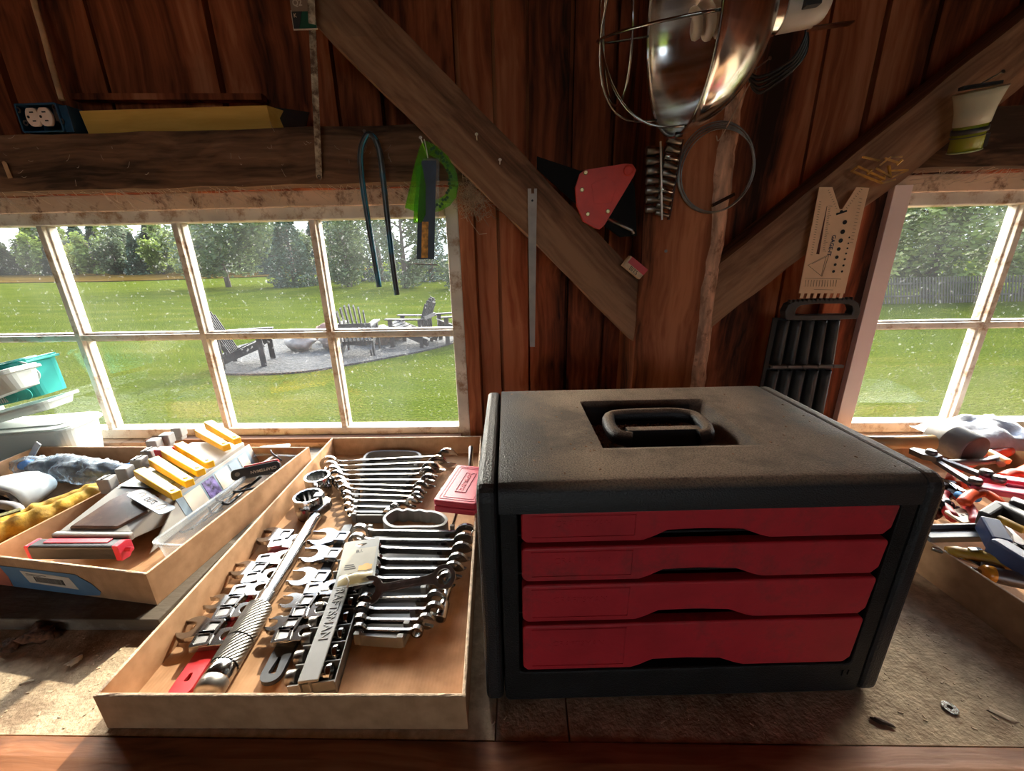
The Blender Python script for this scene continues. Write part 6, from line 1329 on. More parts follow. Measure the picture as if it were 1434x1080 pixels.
# bent blue black hose
pts = [(-0.3133, 0.9050, 0.4374), (-0.3165, 0.9050, 0.5004), (-0.3208, 0.9050, 0.5857), (-0.3205, 0.9000, 0.6521), (-0.3155, 0.8950, 0.6958), (-0.3025, 0.8920, 0.7208), (-0.2918, 0.8920, 0.7278), (-0.2818, 0.8920, 0.7178), (-0.2771, 0.8950, 0.6949), (-0.2776, 0.9000, 0.6446), (-0.2789, 0.9050, 0.5710), (-0.2779, 0.9050, 0.4849), (-0.2756, 0.9050, 0.4198)]
def hose_mat():
    m, nt, b = new_mat('blue black hose'); tc = _n(nt, 'TexCoord'); sp = _n(nt, 'SeparateXYZ'); nt.links.new(tc.outputs['Object'], sp.inputs[0])
    n = _n(nt, 'TexNoise'); n.inputs['Scale'].default_value = 14; nt.links.new(tc.outputs['Object'], n.inputs['Vector'])
    nt.links.new(ramp(nt, n.outputs[0], [(0.42, (0.03, 0.03, 0.033)), (0.55, (0.06, 0.075, 0.085)), (0.62, (0.02, 0.12, 0.20))]), b.inputs['Base Color']); b.inputs['Roughness'].default_value = 0.3; return m
hs_ = empty('bent_hose', (0, 0, 0), 0, 'thin blue and black rubber hose bent over a nail in front of the left window', 'hose')
f = MB(); c = crom(pts, 5); f.tube(c, 0.0058, 10); f.build('hose', hose_mat(), hs_)
f = MB(); f.tube([Vector(p) + Vector((0.0045, -0.004, 0)) for p in c[:36]], 0.0014, 5); f.build('blue_stripe', mat('blue rubber', (0.02, 0.22, 0.34), 0.4), hs_)
nail((-0.3032, 0.9250, 0.7312), 'nail carrying the bent hose on the left beam', (0, -1, 0.1), 0.030, m_steel_d)

# green protractor set and the black packet behind it
def green_mat():
    m, nt, b = new_mat('fluorescent green acrylic'); nt.nodes.remove(b); out = nt.nodes['Material Output']
    tr = _n(nt, 'BsdfTransparent'); tr.inputs[0].default_value = (0.66, 0.97, 0.30, 1); pb = _n(nt, 'BsdfPrincipled'); pb.inputs['Base Color'].default_value = (0.16, 0.50, 0.01, 1); pb.inputs['Roughness'].default_value = 0.25
    tl = _n(nt, 'BsdfTranslucent'); tl.inputs[0].default_value = (0.40, 0.95, 0.02, 1)
    a = _n(nt, 'MixShader'); a.inputs[0].default_value = 0.35; nt.links.new(pb.outputs[0], a.inputs[1]); nt.links.new(tl.outputs[0], a.inputs[2])
    mx = _n(nt, 'MixShader'); mx.inputs[0].default_value = 0.26; nt.links.new(tr.outputs[0], mx.inputs[1]); nt.links.new(a.outputs[0], mx.inputs[2]); nt.links.new(mx.outputs[0], out.inputs[0]); return m
m_green = green_mat()
def outline(P, Y):
    return P
pr = empty('protractor', (0, 0, 0), 0, 'transparent green protractor hanging from a nail at the window corner', 'protractor')
def plate(P, th, m, name, parent, y):
    f = MB(); f.prism([(p[0], p[2]) for p in P], th, M=frame((0, y, 0), (1, 0, 0), (0, 0, 1))); return f.build(name, m, parent)
PO = [(-0.1867, 0.8930, 0.7158), (-0.1624, 0.8930, 0.7041), (-0.1412, 0.8930, 0.6850), (-0.1273, 0.8930, 0.6594), (-0.1244, 0.8930, 0.6362), (-0.1302, 0.8930, 0.6128), (-0.1443, 0.8930, 0.5971), (-0.1670, 0.8930, 0.5868), (-0.1894, 0.8930, 0.5833), (-0.2142, 0.8930, 0.5865), (-0.2369, 0.8930, 0.5951), (-0.2247, 0.8930, 0.6293), (-0.2089, 0.8930, 0.6740), (-0.1961, 0.8930, 0.7049)]
PC = (-0.1668, 0.8930, 0.6475)
f = MB(); f.ring([(p[0], p[2]) for p in PO], [(PC[0] + (p[0] - PC[0]) * 0.58, PC[2] + (p[2] - PC[2]) * 0.62) for p in PO], 0.0015, M=frame((0, 0.894, 0), (1, 0, 0), (0, 0, 1))); f.build('protractor_plate', m_green, pr)
f = MB()
ce = Vector((-0.1803, 0.8890, 0.6472)); 
for k in range(26):
    a = R(80 - k * 7); r1 = 0.046 + 0.003 * sin(k * 1.9); f.cbox((ce.x + r1 * cos(a) * 0.86, 0.8915, ce.z + r1 * sin(a) * 1.15), (0.0055, 0.0006, 0.0045), T(0, 0, 0, 0, 0, -a))
f.build('degree_marks', mat('dark green ink', (0.01, 0.05, 0.01), 0.6), pr)
st_ = plate([(-0.2047, 0.8860, 0.6701), (-0.1934, 0.8860, 0.6698), (-0.1894, 0.8860, 0.6340), (-0.1939, 0.8860, 0.5814), (-0.2041, 0.8860, 0.5654), (-0.2203, 0.8860, 0.5657), (-0.2154, 0.8860, 0.6019), (-0.2082, 0.8860, 0.6319)], 0.0015, m_green, 'set_square', pr, 0.887)
pk = empty('tool_packet', (0, -0.0085, 0), 0, 'narrow dark blue packet with an orange strip hanging in a clear sleeve', 'packet')
plate([(-0.1935, 0.8960, 0.6793), (-0.1650, 0.8960, 0.6786), (-0.1838, 0.8960, 0.4936), (-0.2204, 0.8960, 0.4943), (-0.2108, 0.8960, 0.5826)], 0.0012, mat('dark blue card', (0.012, 0.018, 0.045), 0.4, var=0.3), 'card', pk, 0.898)
plate([(-0.2028, 0.8940, 0.5673), (-0.1895, 0.8940, 0.5670), (-0.1969, 0.8940, 0.4967), (-0.2106, 0.8940, 0.4970)], 0.0008, mat('orange print', (0.75, 0.26, 0.03), 0.5, var=0.5, vs=90), 'orange_strip', pk, 0.8965)
plate([(-0.1912, 0.8940, 0.6839), (-0.1586, 0.8940, 0.6831), (-0.1765, 0.8940, 0.4833), (-0.2284, 0.8940, 0.4857), (-0.2116, 0.8940, 0.5688)], 0.0005, m_clear, 'clear_sleeve', pk, 0.900)
f = MB(); f.bar((-0.2284, 0.8940, 0.4857), (-0.1767, 0.8940, 0.4818), 0.003, 0.002, roll=pi / 2); f.build('sleeve_seal', m_whf, pk)
nail((-0.1889, 0.9250, 0.6913), 'long bright nail that carries the green protractor', (-0.05, -0.9, 0.55), 0.050)
f = MB(); f.tube([(-0.1817, 0.8900, 0.6841), (-0.1832, 0.8900, 0.7003), (-0.1860, 0.8900, 0.7163)], 0.0010, 6); o = f.build('wire_hook', m_nail); tag(o, 'thin bright wire above the dark blue packet', 'wire')

# steel rule on the brace
sr_ = empty('steel_rule', (0, 0, 0), 0, 'narrow grey steel strip with a notched top hanging from the left brace', 'ruler')
plate([(0.0143, 0.8760, 0.6229), (0.0213, 0.8760, 0.6228), (0.0212, 0.8760, 0.6138), (0.0269, 0.8760, 0.6137), (0.0269, 0.8760, 0.6226), (0.0325, 0.8760, 0.6225), (0.0278, 0.8760, 0.3043), (0.0168, 0.8760, 0.3045)], 0.0012, mat('grey coated strip', (0.36, 0.31, 0.27), 0.45, var=0.1), 'strip', sr_, 0.878)
f = MB(); f.lathe([(0.0022, 0), (0.0022, 0.0006)], 10, M=frame((0.0233, 0.8755, 0.6008), (1, 0, 0), (0, 0, 1))); f.build('rivet', m_hole, sr_)

# red magnetic holder
mh = empty('magnetic_holder', (0, 0, 0), 0, 'red triangular magnetic welding holder tucked above the left brace', 'magnet')
P = [(0.1146, 0.8680, 0.6458), (0.1254, 0.8680, 0.6517), (0.2010, 0.8680, 0.6610), (0.2147, 0.8680, 0.6594), (0.2222, 0.8680, 0.6495), (0.2188, 0.8680, 0.6397), (0.1660, 0.8680, 0.5512), (0.1578, 0.8680, 0.5447), (0.1477, 0.8680, 0.5476), (0.1245, 0.8680, 0.5600), (0.1109, 0.8680, 0.5890), (0.1071, 0.8680, 0.6223)]
plate(P, 0.012, m_redmag := mat('orange red enamel', (0.66, 0.035, 0.012), 0.45, var=0.12, vs=20), 'red_plate', mh, 0.880)
f = MB()
for p in ((0.1256, 0.8680, 0.6468), (0.1197, 0.8680, 0.6169), (0.1325, 0.8680, 0.5730), (0.1717, 0.8680, 0.5774)): f.lathe([(0.0042, 0), (0.0042, 0.002), (0.003, 0.003)], 12, M=frame(p, (1, 0, 0), (0, 0, 1)))
f.build('rivets', mat('brass rivet', (0.45, 0.35, 0.18), 0.35, 1.0), mh)
f = MB(); f.lathe([(0.010, 0), (0.010, 0.0016), (0.008, 0.0022), (0.0065, 0.0022), (0.0065, 0.0012)], 20, M=frame((0.2073, 0.8680, 0.6486), (1, 0, 0), (0, 0, 1))); f.build('boss', m_redmag, mh)
f = MB(); f.prism([(p[0], p[2]) for p in [(0.1373, 0.8680, 0.6266), (0.1670, 0.8680, 0.6384), (0.1871, 0.8680, 0.6230), (0.1778, 0.8680, 0.5927), (0.1444, 0.8680, 0.5909)]], 0.0010, M=frame((0, 0.8685, 0), (1, 0, 0), (0, 0, 1))); f.build('raised_panel', m_redmag, mh, bevel=0.0005)
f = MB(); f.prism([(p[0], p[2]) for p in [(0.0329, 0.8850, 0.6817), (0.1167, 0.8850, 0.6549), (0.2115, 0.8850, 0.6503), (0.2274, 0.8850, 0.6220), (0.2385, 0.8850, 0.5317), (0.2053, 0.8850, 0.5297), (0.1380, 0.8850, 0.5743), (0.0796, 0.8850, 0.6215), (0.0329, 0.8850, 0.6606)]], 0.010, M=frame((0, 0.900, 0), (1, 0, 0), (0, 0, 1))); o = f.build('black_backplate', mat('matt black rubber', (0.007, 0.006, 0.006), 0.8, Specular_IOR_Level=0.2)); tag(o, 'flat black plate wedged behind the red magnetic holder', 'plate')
f = MB(); f.tube([(0.1733, 0.8800, 0.5652), (0.2236, 0.8750, 0.5424), (0.2270, 0.8750, 0.5343)], 0.0035, 8); o = f.build('steel_pin', m_steel_d); tag(o, 'dull steel pin below the red magnetic holder', 'pin')
# little box on the brace end
lb = empty('bit_box', (0.2064, 0.8620, 0.4741), 0, 'small red box with a cream printed side stuck at the foot of the left brace', 'box'); 
M0 = T(0, 0, 0, 0, 0, R(38)); f = MB(); f.box((0, 0, 0), (0.046, 0.018, 0.024), M0); f.build('box_body', mat('cream card', (0.60, 0.40, 0.24), 0.6, var=0.2, vs=60), lb, bevel=0.001)
f = MB(); f.box((0.004, -0.0006, 0.011), (0.0465, 0.0186, 0.0246), M0); f.build('red_cover', m_railred, lb)
text('printed_lettering', 'BITS', 0.011, m_ink, M0 @ frame((0.024, -0.0007, 0.0055), (1, 0, 0), (0, 0, 1)), lb, 0.0001)

# socket strips hanging under the lamp
def strip(name, pa, pb, n, r, lab, y, skew=0.0, mm=None):
    a = Vector(pa); b = Vector(pb); r0_ = empty(name, (0, 0, 0), 0, lab, 'socket strip'); d = b - a
    f = MB(); f.bar(a, b, 0.004, 0.008); f.build('rail', m_gplast2 if not mm else m_chrome, r0_)
    out_ = []
    for k in range(n):
        c = a.lerp(b, (k + 0.5) / n); f = MB(); rr = r * (1 - 0.04 * k)
        Mq = T(*(c + Vector((-0.004, -0.010, 0)))) @ T(0, 0, 0, 0, 0, -pi / 2 + skew)
        f.lathe([(rr * 0.75, 0.0), (rr * 0.78, 0.010), (rr, 0.013), (rr, 0.026), (rr * 0.9, 0.027)], 16, M=Mq); f.lathe([(rr * 0.75, 0.0271), (rr * 0.5, 0.0273)], 6, M=Mq)
        f.build('clip_socket', (mm[k % len(mm)] if mm else m_steel_d), r0_, bevel=0)
    return r0_
strip('socket_strip', (0.2673, 0.8720, 0.6879), (0.2756, 0.8720, 0.5703), 7, 0.0085, 'dark strip of small sockets hanging left of the bare blade on the post', .872)
f = MB(); f.bar((0.2578, 0.8480, 0.6920), (0.2731, 0.8480, 0.5581), 0.0022, 0.004); o = f.build('thin_blade', m_nail); tag(o, 'thin bright steel blade hanging between the two socket strips', 'blade')
strip('socket_strip', (0.3035, 0.8680, 0.6980), (0.2922, 0.8680, 0.5592), 10, 0.0070, 'narrow strip of shiny sockets hanging slantwise on the post', .868, 0.25, [m_steel_d, m_steel_d, m_chrome, m_steel_d])

# wire ring bundle
wr = empty('hose_clamp_ring', (0, 0, 0), 0, 'large ring of thin wound wire bands hanging on the post below the lamp', 'wire ring')
ce = Vector((0.3743, 0.8740, 0.6532))
for k in range(5):
    f = MB(); rx, rz = 0.0725 - 0.001 * k, 0.084 - 0.002 * k
    f.tube([(ce.x + rx * cos(t) + 0.002 * sin(k * 2), ce.y - 0.002 * k + 0.001 * sin(3 * t + k), ce.z - 0.004 + rz * sin(t) * 0.94 - 0.0015 * k) for t in [2 * pi * i / 48 for i in range(48)]], 0.0013, 6, close=True); f.build('wire_loop', m_steel_d, wr)
f = MB(); f.bar((0.3716, 0.8620, 0.5828), (0.4111, 0.8620, 0.6022), 0.006, 0.006); f.build('clamp_screw', m_chrome, wr)

# reflector lamp with wire guard
def brushed():
    m, nt, b = new_mat('spun aluminium'); tc = _n(nt, 'TexCoord'); n = _n(nt, 'TexNoise'); n.inputs['Scale'].default_value = 60; n.inputs['Detail'].default_value = 4
    mp = _n(nt, 'Mapping'); mp.inputs['Scale'].default_value = (0.15, 0.15, 1.5); nt.links.new(tc.outputs['Object'], mp.inputs[0]); nt.links.new(mp.outputs[0], n.inputs['Vector'])
    nt.links.new(ramp(nt, n.outputs[0], [(0.35, (0.80, 0.78, 0.74)), (0.65, (0.95, 0.94, 0.92))]), b.inputs['Base Color']); b.inputs['Metallic'].default_value = 1
    nt.links.new(ramp(nt, n.outputs[0], [(0.35, (0.12, 0.12, 0.12)), (0.65, (0.26, 0.26, 0.26))]), b.inputs['Roughness']); return m
m_alu = brushed(); m_ivory = mat('ivory porcelain', (0.62, 0.54, 0.46), 0.35, var=0.05)
Lc = Vector((0.2149, 0.6674, 0.7876)); Ln = Vector((-0.9920, -0.0172, -0.1247)).normalized()
lamp = empty('clamp_lamp', Lc, 0, 'spun aluminium reflector work lamp with a wire guard and an unlit spiral bulb', 'lamp')
xr = Vector((0, 0, 1)); yr = Ln.cross(xr).normalized(); xr = yr.cross(Ln).normalized()
Ml = Matrix(((xr.x, yr.x, Ln.x, 0), (xr.y, yr.y, Ln.y, 0), (xr.z, yr.z, Ln.z, 0), (0, 0, 0, 1)))
Rm = 0.127; Db = 0.105
prof = []
for k in range(0, 19):
    t = k / 18; prof.append((0.030 + (Rm - 0.030) * math.sin(t * pi / 2) ** 0.95, -Db + Db * (1 - cos(t * pi / 2)) ** 0.80))
outer = [(r_ + 0.0008, z_ - 0.0006) for r_, z_ in prof]
f = MB(); f.lathe(outer + [(Rm + 0.003, 0.001), (Rm + 0.0015, 0.0025), (Rm - 0.0005, 0.001)] + list(reversed(prof)), 72, M=Ml, cap=False); rf = f.build('reflector', m_alu, lamp)
f = MB(); f.lathe([(0.030, -Db - 0.022), (0.0315, -Db - 0.018), (0.0315, -Db - 0.004), (0.034, -Db), (0.030, -Db + 0.004)], 32, M=Ml); f.build('collar', m_alu, lamp)
f = MB(); f.lathe([(0.016, -Db - 0.085), (0.025, -Db - 0.080), (0.028, -Db - 0.068), (0.0285, -Db - 0.024), (0.0275, -Db - 0.020)], 32, M=Ml); f.build('socket', m_ivory, lamp, bevel=0.001)
f = MB(); f.cbox(Ml @ Vector((-0.010, -0.0275, -Db - 0.05)), (0.012, 0.010, 0.020), Ml.to_3x3().to_4x4()); f.build('switch', m_rub, lamp, bevel=0.001)
f = MB(); f.bar(Ml @ Vector((-0.028, 0.004, -Db - 0.070)), Ml @ Vector((-0.030, 0.004, -Db - 0.125)), 0.012, 0.002); f.build('clamp_bracket', m_alu, lamp)
# spiral bulb
f = MB(); hp = []
for k in range(60):
    a = k * 0.42; z = -0.078 + 0.062 * k / 59; r_ = 0.017 * (1 - 0.35 * max(0, (k - 45) / 14)); hp.append(Ml @ Vector((r_ * cos(a), r_ * sin(a), z)))
bulb = f.tube(hp, 0.0062, 8) and f.build('spiral_bulb', mat('unlit white bulb glass', (0.80, 0.66, 0.55), 0.3, var=0.04), lamp)
f = MB(); f.lathe([(0.013, -0.100), (0.020, -0.094), (0.021, -0.080), (0.017, -0.076)], 20, M=Ml); f.build('bulb_base', m_ivory, bulb)
# guard
g = MB(); r_ = 0.0017
for k in range(3):
    a = R(12) + k * pi / 3; g.tube([Ml @ Vector((Rm * cos(q) * cos(a) * 1.0, Rm * cos(q) * sin(a), 0.105 * sin(q) ** 0.7)) for q in [0.001 + (pi - 0.002) * j / 26 for j in range(27)]], r_, 7)
g.tube([Ml @ Vector((0.078 * cos(q), 0.078 * sin(q), 0.084)) for q in [2 * pi * j / 36 for j in range(36)]], r_, 7, close=True)
g.tube([Ml @ Vector(((Rm + 0.002) * cos(q), (Rm + 0.002) * sin(q), 0.002)) for q in [2 * pi * j / 60 for j in range(60)]], r_, 7, close=True)
g.build('wire_guard', m_chrome, lamp)
f = MB(); f.cbox(Ml @ Vector((-Rm - 0.002, 0.0, 0.003)), (0.010, 0.004, 0.006)); f.build('guard_clip', m_chrome, lamp)
# cord
cordm = mat('black rubber cord', (0.018, 0.018, 0.02), 0.3)
cd_ = empty('power_cord', (0, 0, 0), 0, 'coiled black power cord of the lamp hanging behind it on the post', 'cord')
for k in range(4):
    f = MB(); o_ = 0.006 * k; f.tube(crom([Vector(p) + Vector((0.003, 0.002, -0.005)) * k * q for p, q in (((0.4547, 0.8000, 0.8531), 0), ((0.4603, 0.8000, 0.8251), 1), ((0.4534, 0.8100, 0.8005), .8), ((0.4360, 0.8300, 0.7885), 1), ((0.4171, 0.8500, 0.7878), 1.4), ((0.4052, 0.8600, 0.8023), 1), ((0.4135, 0.8600, 0.8126), 0))], 6), 0.0026, 8); f.build('cord_loop', cordm, cd_)
nail((0.4272, 0.8800, 0.8100), 'rusty nail behind the lamp that carries cord and string', (0.3, -1, 0.2), 0.030, m_steel_d)
f = MB(); f.tube(crom([(0.4212, 0.8620, 0.8026), (0.3991, 0.8650, 0.7531), (0.3736, 0.8680, 0.6974), (0.3670, 0.8700, 0.7039)], 5), 0.0010, 6); o = f.build('string', mat('jute string', (0.45, 0.30, 0.20), 0.9)); tag(o, 'thin brown string from the nail down to the wire ring', 'string')

# wooden looking fastener gauge on the right brace
m_gauge = mat('tan gauge plate', (0.85, 0.55, 0.33), 0.55, var=0.06, vs=20); m_gink = mat('brown ink', (0.16, 0.07, 0.05), 0.7)
ga = empty('fastener_gauge', (0, 0, 0), 0, 'tan fastener gauge plate with a V notch, holes and printed scales on the right brace', 'gauge')
YG = .872
P = [(0.5776, 0.8720, 0.6124), (0.6021, 0.8720, 0.6118), (0.6246, 0.8720, 0.5720), (0.6301, 0.8720, 0.5719), (0.6481, 0.8720, 0.6108), (0.6723, 0.8720, 0.6090), (0.6714, 0.8720, 0.5762), (0.6717, 0.8720, 0.4097)]
bl = Vector((0.5780, 0.8720, 0.4113)); br_ = Vector((0.6717, 0.8720, 0.4097)); tee = []
for k in range(7):
    t0 = 1 - (k + 0.15) / 7; t1 = 1 - (k + 0.62) / 7; a = bl.lerp(br_, t0); b = bl.lerp(br_, t1); h_ = 0.010
    tee += [tuple(a), tuple(a - Vector((0.001, 0, h_))), tuple(b - Vector((0.001, 0, h_))), tuple(b)]
P = P[:-1] + [tuple(br_)] + tee + [tuple(bl)]
plate(P, 0.0016, m_gauge, 'gauge_plate', ga, 0.874)
f = MB()
for p, r in (((0.6396, 0.8718, 0.5479), 0.0042), ((0.6395, 0.8718, 0.5303), 0.0044), ((0.6394, 0.8718, 0.5137), 0.0042), ((0.6392, 0.8718, 0.4977), 0.0036), ((0.6390, 0.8718, 0.4820), 0.0034), ((0.6389, 0.8718, 0.4676), 0.0028), ((0.6386, 0.8718, 0.4544), 0.0028), ((0.6549, 0.8718, 0.5194), 0.0016), ((0.6557, 0.8718, 0.5082), 0.0016), ((0.6561, 0.8718, 0.4989), 0.0017), ((0.6558, 0.8718, 0.4888), 0.0018), ((0.6557, 0.8718, 0.4778), 0.0020), ((0.6559, 0.8718, 0.4657), 0.0022), ((0.6557, 0.8718, 0.4540), 0.0022), ((0.6285, 0.8718, 0.5674), 0.0030), ((0.6212, 0.8718, 0.5635), 0.0020)): f.lathe([(r, 0), (r, 0.0004)], 14, M=frame(p, (1, 0, 0), (0, 0, 1)))
f.bar((0.6201, 0.8718, 0.5628), (0.6390, 0.8718, 0.5689), 0.0035, 0.0004, roll=pi / 2)
f.build('holes', m_hole, ga)
f = MB()
P = [(0.5984, 0.8718, 0.5783), (0.5991, 0.8718, 0.5783), (0.6028, 0.8718, 0.4883), (0.5968, 0.8718, 0.4891)]
f.prism([(p[0], p[2]) for p in P], 0.0003, M=frame((0, 0.8720, 0), (1, 0, 0), (0, 0, 1))); f.build('wedge_slot', mat('dark red slot', (0.10, 0.025, 0.015), 0.8), ga)
f = MB()
for a, b in (((0.6017, 0.8718, 0.5783), (0.6090, 0.8718, 0.5774)), ((0.6019, 0.8718, 0.5750), (0.6062, 0.8718, 0.5742)), ((0.6022, 0.8718, 0.5718), (0.6064, 0.8718, 0.5710)), ((0.6024, 0.8718, 0.5685), (0.6067, 0.8718, 0.5677)), ((0.6027, 0.8718, 0.5653), (0.6069, 0.8718, 0.5644)), ((0.6029, 0.8718, 0.5620), (0.6102, 0.8718, 0.5611)), ((0.6031, 0.8718, 0.5587), (0.6074, 0.8718, 0.5579)), ((0.6034, 0.8718, 0.5554), (0.6077, 0.8718, 0.5546)), ((0.6036, 0.8718, 0.5521), (0.6079, 0.8718, 0.5513)), ((0.6039, 0.8718, 0.5488), (0.6082, 0.8718, 0.5480)), ((0.6041, 0.8718, 0.5455), (0.6115, 0.8718, 0.5446)), ((0.6044, 0.8718, 0.5422), (0.6087, 0.8718, 0.5414)), ((0.6046, 0.8718, 0.5388), (0.6089, 0.8718, 0.5380)), ((0.6049, 0.8718, 0.5355), (0.6092, 0.8718, 0.5347)), ((0.6051, 0.8718, 0.5322), (0.6094, 0.8718, 0.5313)), ((0.6054, 0.8718, 0.5288), (0.6128, 0.8718, 0.5279)), ((0.6056, 0.8718, 0.5254), (0.6100, 0.8718, 0.5246)), ((0.6059, 0.8718, 0.5221), (0.6102, 0.8718, 0.5212)), ((0.6061, 0.8718, 0.5187), (0.6105, 0.8718, 0.5178)), ((0.6064, 0.8718, 0.5153), (0.6107, 0.8718, 0.5145)), ((0.6067, 0.8718, 0.5119), (0.6141, 0.8718, 0.5110)), ((0.6069, 0.8718, 0.5085), (0.6113, 0.8718, 0.5076)), ((0.6072, 0.8718, 0.5051), (0.6115, 0.8718, 0.5042)), ((0.6074, 0.8718, 0.5016), (0.6118, 0.8718, 0.5008)), ((0.6077, 0.8718, 0.4982), (0.6120, 0.8718, 0.4974)), ((0.6079, 0.8718, 0.4948), (0.6155, 0.8718, 0.4939)), ((0.5859, 0.8718, 0.5857), (0.5822, 0.8718, 0.5863)), ((0.5861, 0.8718, 0.5812), (0.5824, 0.8718, 0.5817)), ((0.5863, 0.8718, 0.5767), (0.5826, 0.8718, 0.5772)), ((0.5864, 0.8718, 0.5721), (0.5828, 0.8718, 0.5727)), ((0.5866, 0.8718, 0.5676), (0.5829, 0.8718, 0.5681)), ((0.5868, 0.8718, 0.5630), (0.5831, 0.8718, 0.5635)), ((0.5870, 0.8718, 0.5584), (0.5833, 0.8718, 0.5590)), ((0.5872, 0.8718, 0.5538), (0.5835, 0.8718, 0.5543)), ((0.5874, 0.8718, 0.5492), (0.5836, 0.8718, 0.5497)), ((0.5875, 0.8718, 0.5445), (0.5838, 0.8718, 0.5451)), ((0.5877, 0.8718, 0.5399), (0.5840, 0.8718, 0.5404)), ((0.5879, 0.8718, 0.5352), (0.5842, 0.8718, 0.5357)), ((0.5881, 0.8718, 0.5305), (0.5844, 0.8718, 0.5311)), ((0.5883, 0.8718, 0.5258), (0.5845, 0.8718, 0.5263)), ((0.5885, 0.8718, 0.5211), (0.5847, 0.8718, 0.5216)), ((0.5887, 0.8718, 0.5163), (0.5849, 0.8718, 0.5169)), ((0.5888, 0.8718, 0.5115), (0.5851, 0.8718, 0.5121)), ((0.5890, 0.8718, 0.5068), (0.5853, 0.8718, 0.5073)), ((0.5892, 0.8718, 0.5020), (0.5855, 0.8718, 0.5026)), ((0.5894, 0.8718, 0.4972), (0.5856, 0.8718, 0.4977)), ((0.5896, 0.8718, 0.4923), (0.5858, 0.8718, 0.4929)), ((0.5898, 0.8718, 0.4875), (0.5860, 0.8718, 0.4881)), ((0.6632, 0.8718, 0.5892), (0.6575, 0.8718, 0.5900)), ((0.6633, 0.8718, 0.5832), (0.6576, 0.8718, 0.5841)), ((0.6634, 0.8718, 0.5772), (0.6577, 0.8718, 0.5781)), ((0.6635, 0.8718, 0.5712), (0.6578, 0.8718, 0.5720)), ((0.6636, 0.8718, 0.5651), (0.6578, 0.8718, 0.5660)), ((0.6637, 0.8718, 0.5590), (0.6579, 0.8718, 0.5599)), ((0.6638, 0.8718, 0.5529), (0.6580, 0.8718, 0.5538)), ((0.6639, 0.8718, 0.5468), (0.6581, 0.8718, 0.5476)), ((0.6640, 0.8718, 0.5406), (0.6582, 0.8718, 0.5414)), ((0.6641, 0.8718, 0.5344), (0.6583, 0.8718, 0.5352)), ((0.6642, 0.8718, 0.5281), (0.6584, 0.8718, 0.5290)), ((0.6644, 0.8718, 0.5219), (0.6585, 0.8718, 0.5227)), ((0.6645, 0.8718, 0.5156), (0.6586, 0.8718, 0.5164)), ((0.6646, 0.8718, 0.5092), (0.6587, 0.8718, 0.5101)), ((0.5866, 0.8718, 0.4382), (0.5874, 0.8718, 0.4249)), ((0.5923, 0.8718, 0.4381), (0.5931, 0.8718, 0.4248)), ((0.5979, 0.8718, 0.4380), (0.5988, 0.8718, 0.4247)), ((0.6035, 0.8718, 0.4379), (0.6044, 0.8718, 0.4246)), ((0.6092, 0.8718, 0.4378), (0.6101, 0.8718, 0.4245)), ((0.6148, 0.8718, 0.4377), (0.6158, 0.8718, 0.4244)), ((0.6205, 0.8718, 0.4376), (0.6214, 0.8718, 0.4243)), ((0.6261, 0.8718, 0.4375), (0.6271, 0.8718, 0.4242)), ((0.6317, 0.8718, 0.4374), (0.6327, 0.8718, 0.4241)), ((0.6373, 0.8718, 0.4373), (0.6384, 0.8718, 0.4240)), ((0.6430, 0.8718, 0.4372), (0.6441, 0.8718, 0.4239)), ((0.6486, 0.8718, 0.4371), (0.6497, 0.8718, 0.4238)), ((0.5832, 0.8718, 0.4420), (0.6573, 0.8718, 0.4388)), ((0.6067, 0.8718, 0.4190), (0.6461, 0.8718, 0.4172)), ((0.5847, 0.8718, 0.4676), (0.6225, 0.8718, 0.4879)), ((0.5847, 0.8718, 0.4676), (0.6173, 0.8718, 0.4448)), ((0.6225, 0.8718, 0.4879), (0.6173, 0.8718, 0.4448)), ((0.5921, 0.8718, 0.4700), (0.6206, 0.8718, 0.4849)), ((0.6157, 0.8718, 0.4461), (0.6172, 0.8718, 0.4824)), ((0.5941, 0.8718, 0.6059), (0.5969, 0.8718, 0.6070)), ((0.5969, 0.8718, 0.6018), (0.5997, 0.8718, 0.6029)), ((0.5997, 0.8718, 0.5976), (0.6025, 0.8718, 0.5987)), ((0.6025, 0.8718, 0.5935), (0.6053, 0.8718, 0.5946)), ((0.6053, 0.8718, 0.5893), (0.6081, 0.8718, 0.5904)), ((0.6081, 0.8718, 0.5851), (0.6109, 0.8718, 0.5862)), ((0.6110, 0.8718, 0.5809), (0.6138, 0.8718, 0.5820)), ((0.6138, 0.8718, 0.5767), (0.6166, 0.8718, 0.5778)), ((0.6167, 0.8718, 0.5725), (0.6194, 0.8718, 0.5736)), ((0.6592, 0.8718, 0.6056), (0.6558, 0.8718, 0.6076)), ((0.6568, 0.8718, 0.6016), (0.6533, 0.8718, 0.6036)), ((0.6543, 0.8718, 0.5976), (0.6508, 0.8718, 0.5995)), ((0.6518, 0.8718, 0.5936), (0.6483, 0.8718, 0.5955)), ((0.6493, 0.8718, 0.5895), (0.6458, 0.8718, 0.5915)), ((0.6468, 0.8718, 0.5855), (0.6433, 0.8718, 0.5874)), ((0.6443, 0.8718, 0.5814), (0.6408, 0.8718, 0.5833)), ((0.6418, 0.8718, 0.5773), (0.6383, 0.8718, 0.5793)), ((0.6393, 0.8718, 0.5732), (0.6358, 0.8718, 0.5752))): f.bar(a, b, 0.0006, 0.0003, roll=pi / 2)
f.build('printed_scales', m_gink, ga)
a = Vector((0.6247, 0.8718, 0.5250)); b = Vector((0.6219, 0.8718, 0.4848))
text('printed_lettering', 'GAGE-IT', 0.0105, mat('blue black ink', (0.03, 0.03, 0.07), 0.6), frame((a + b) / 2, b - a, Vector((1, 0, 0.2))), ga, 0.0001, bold=True)

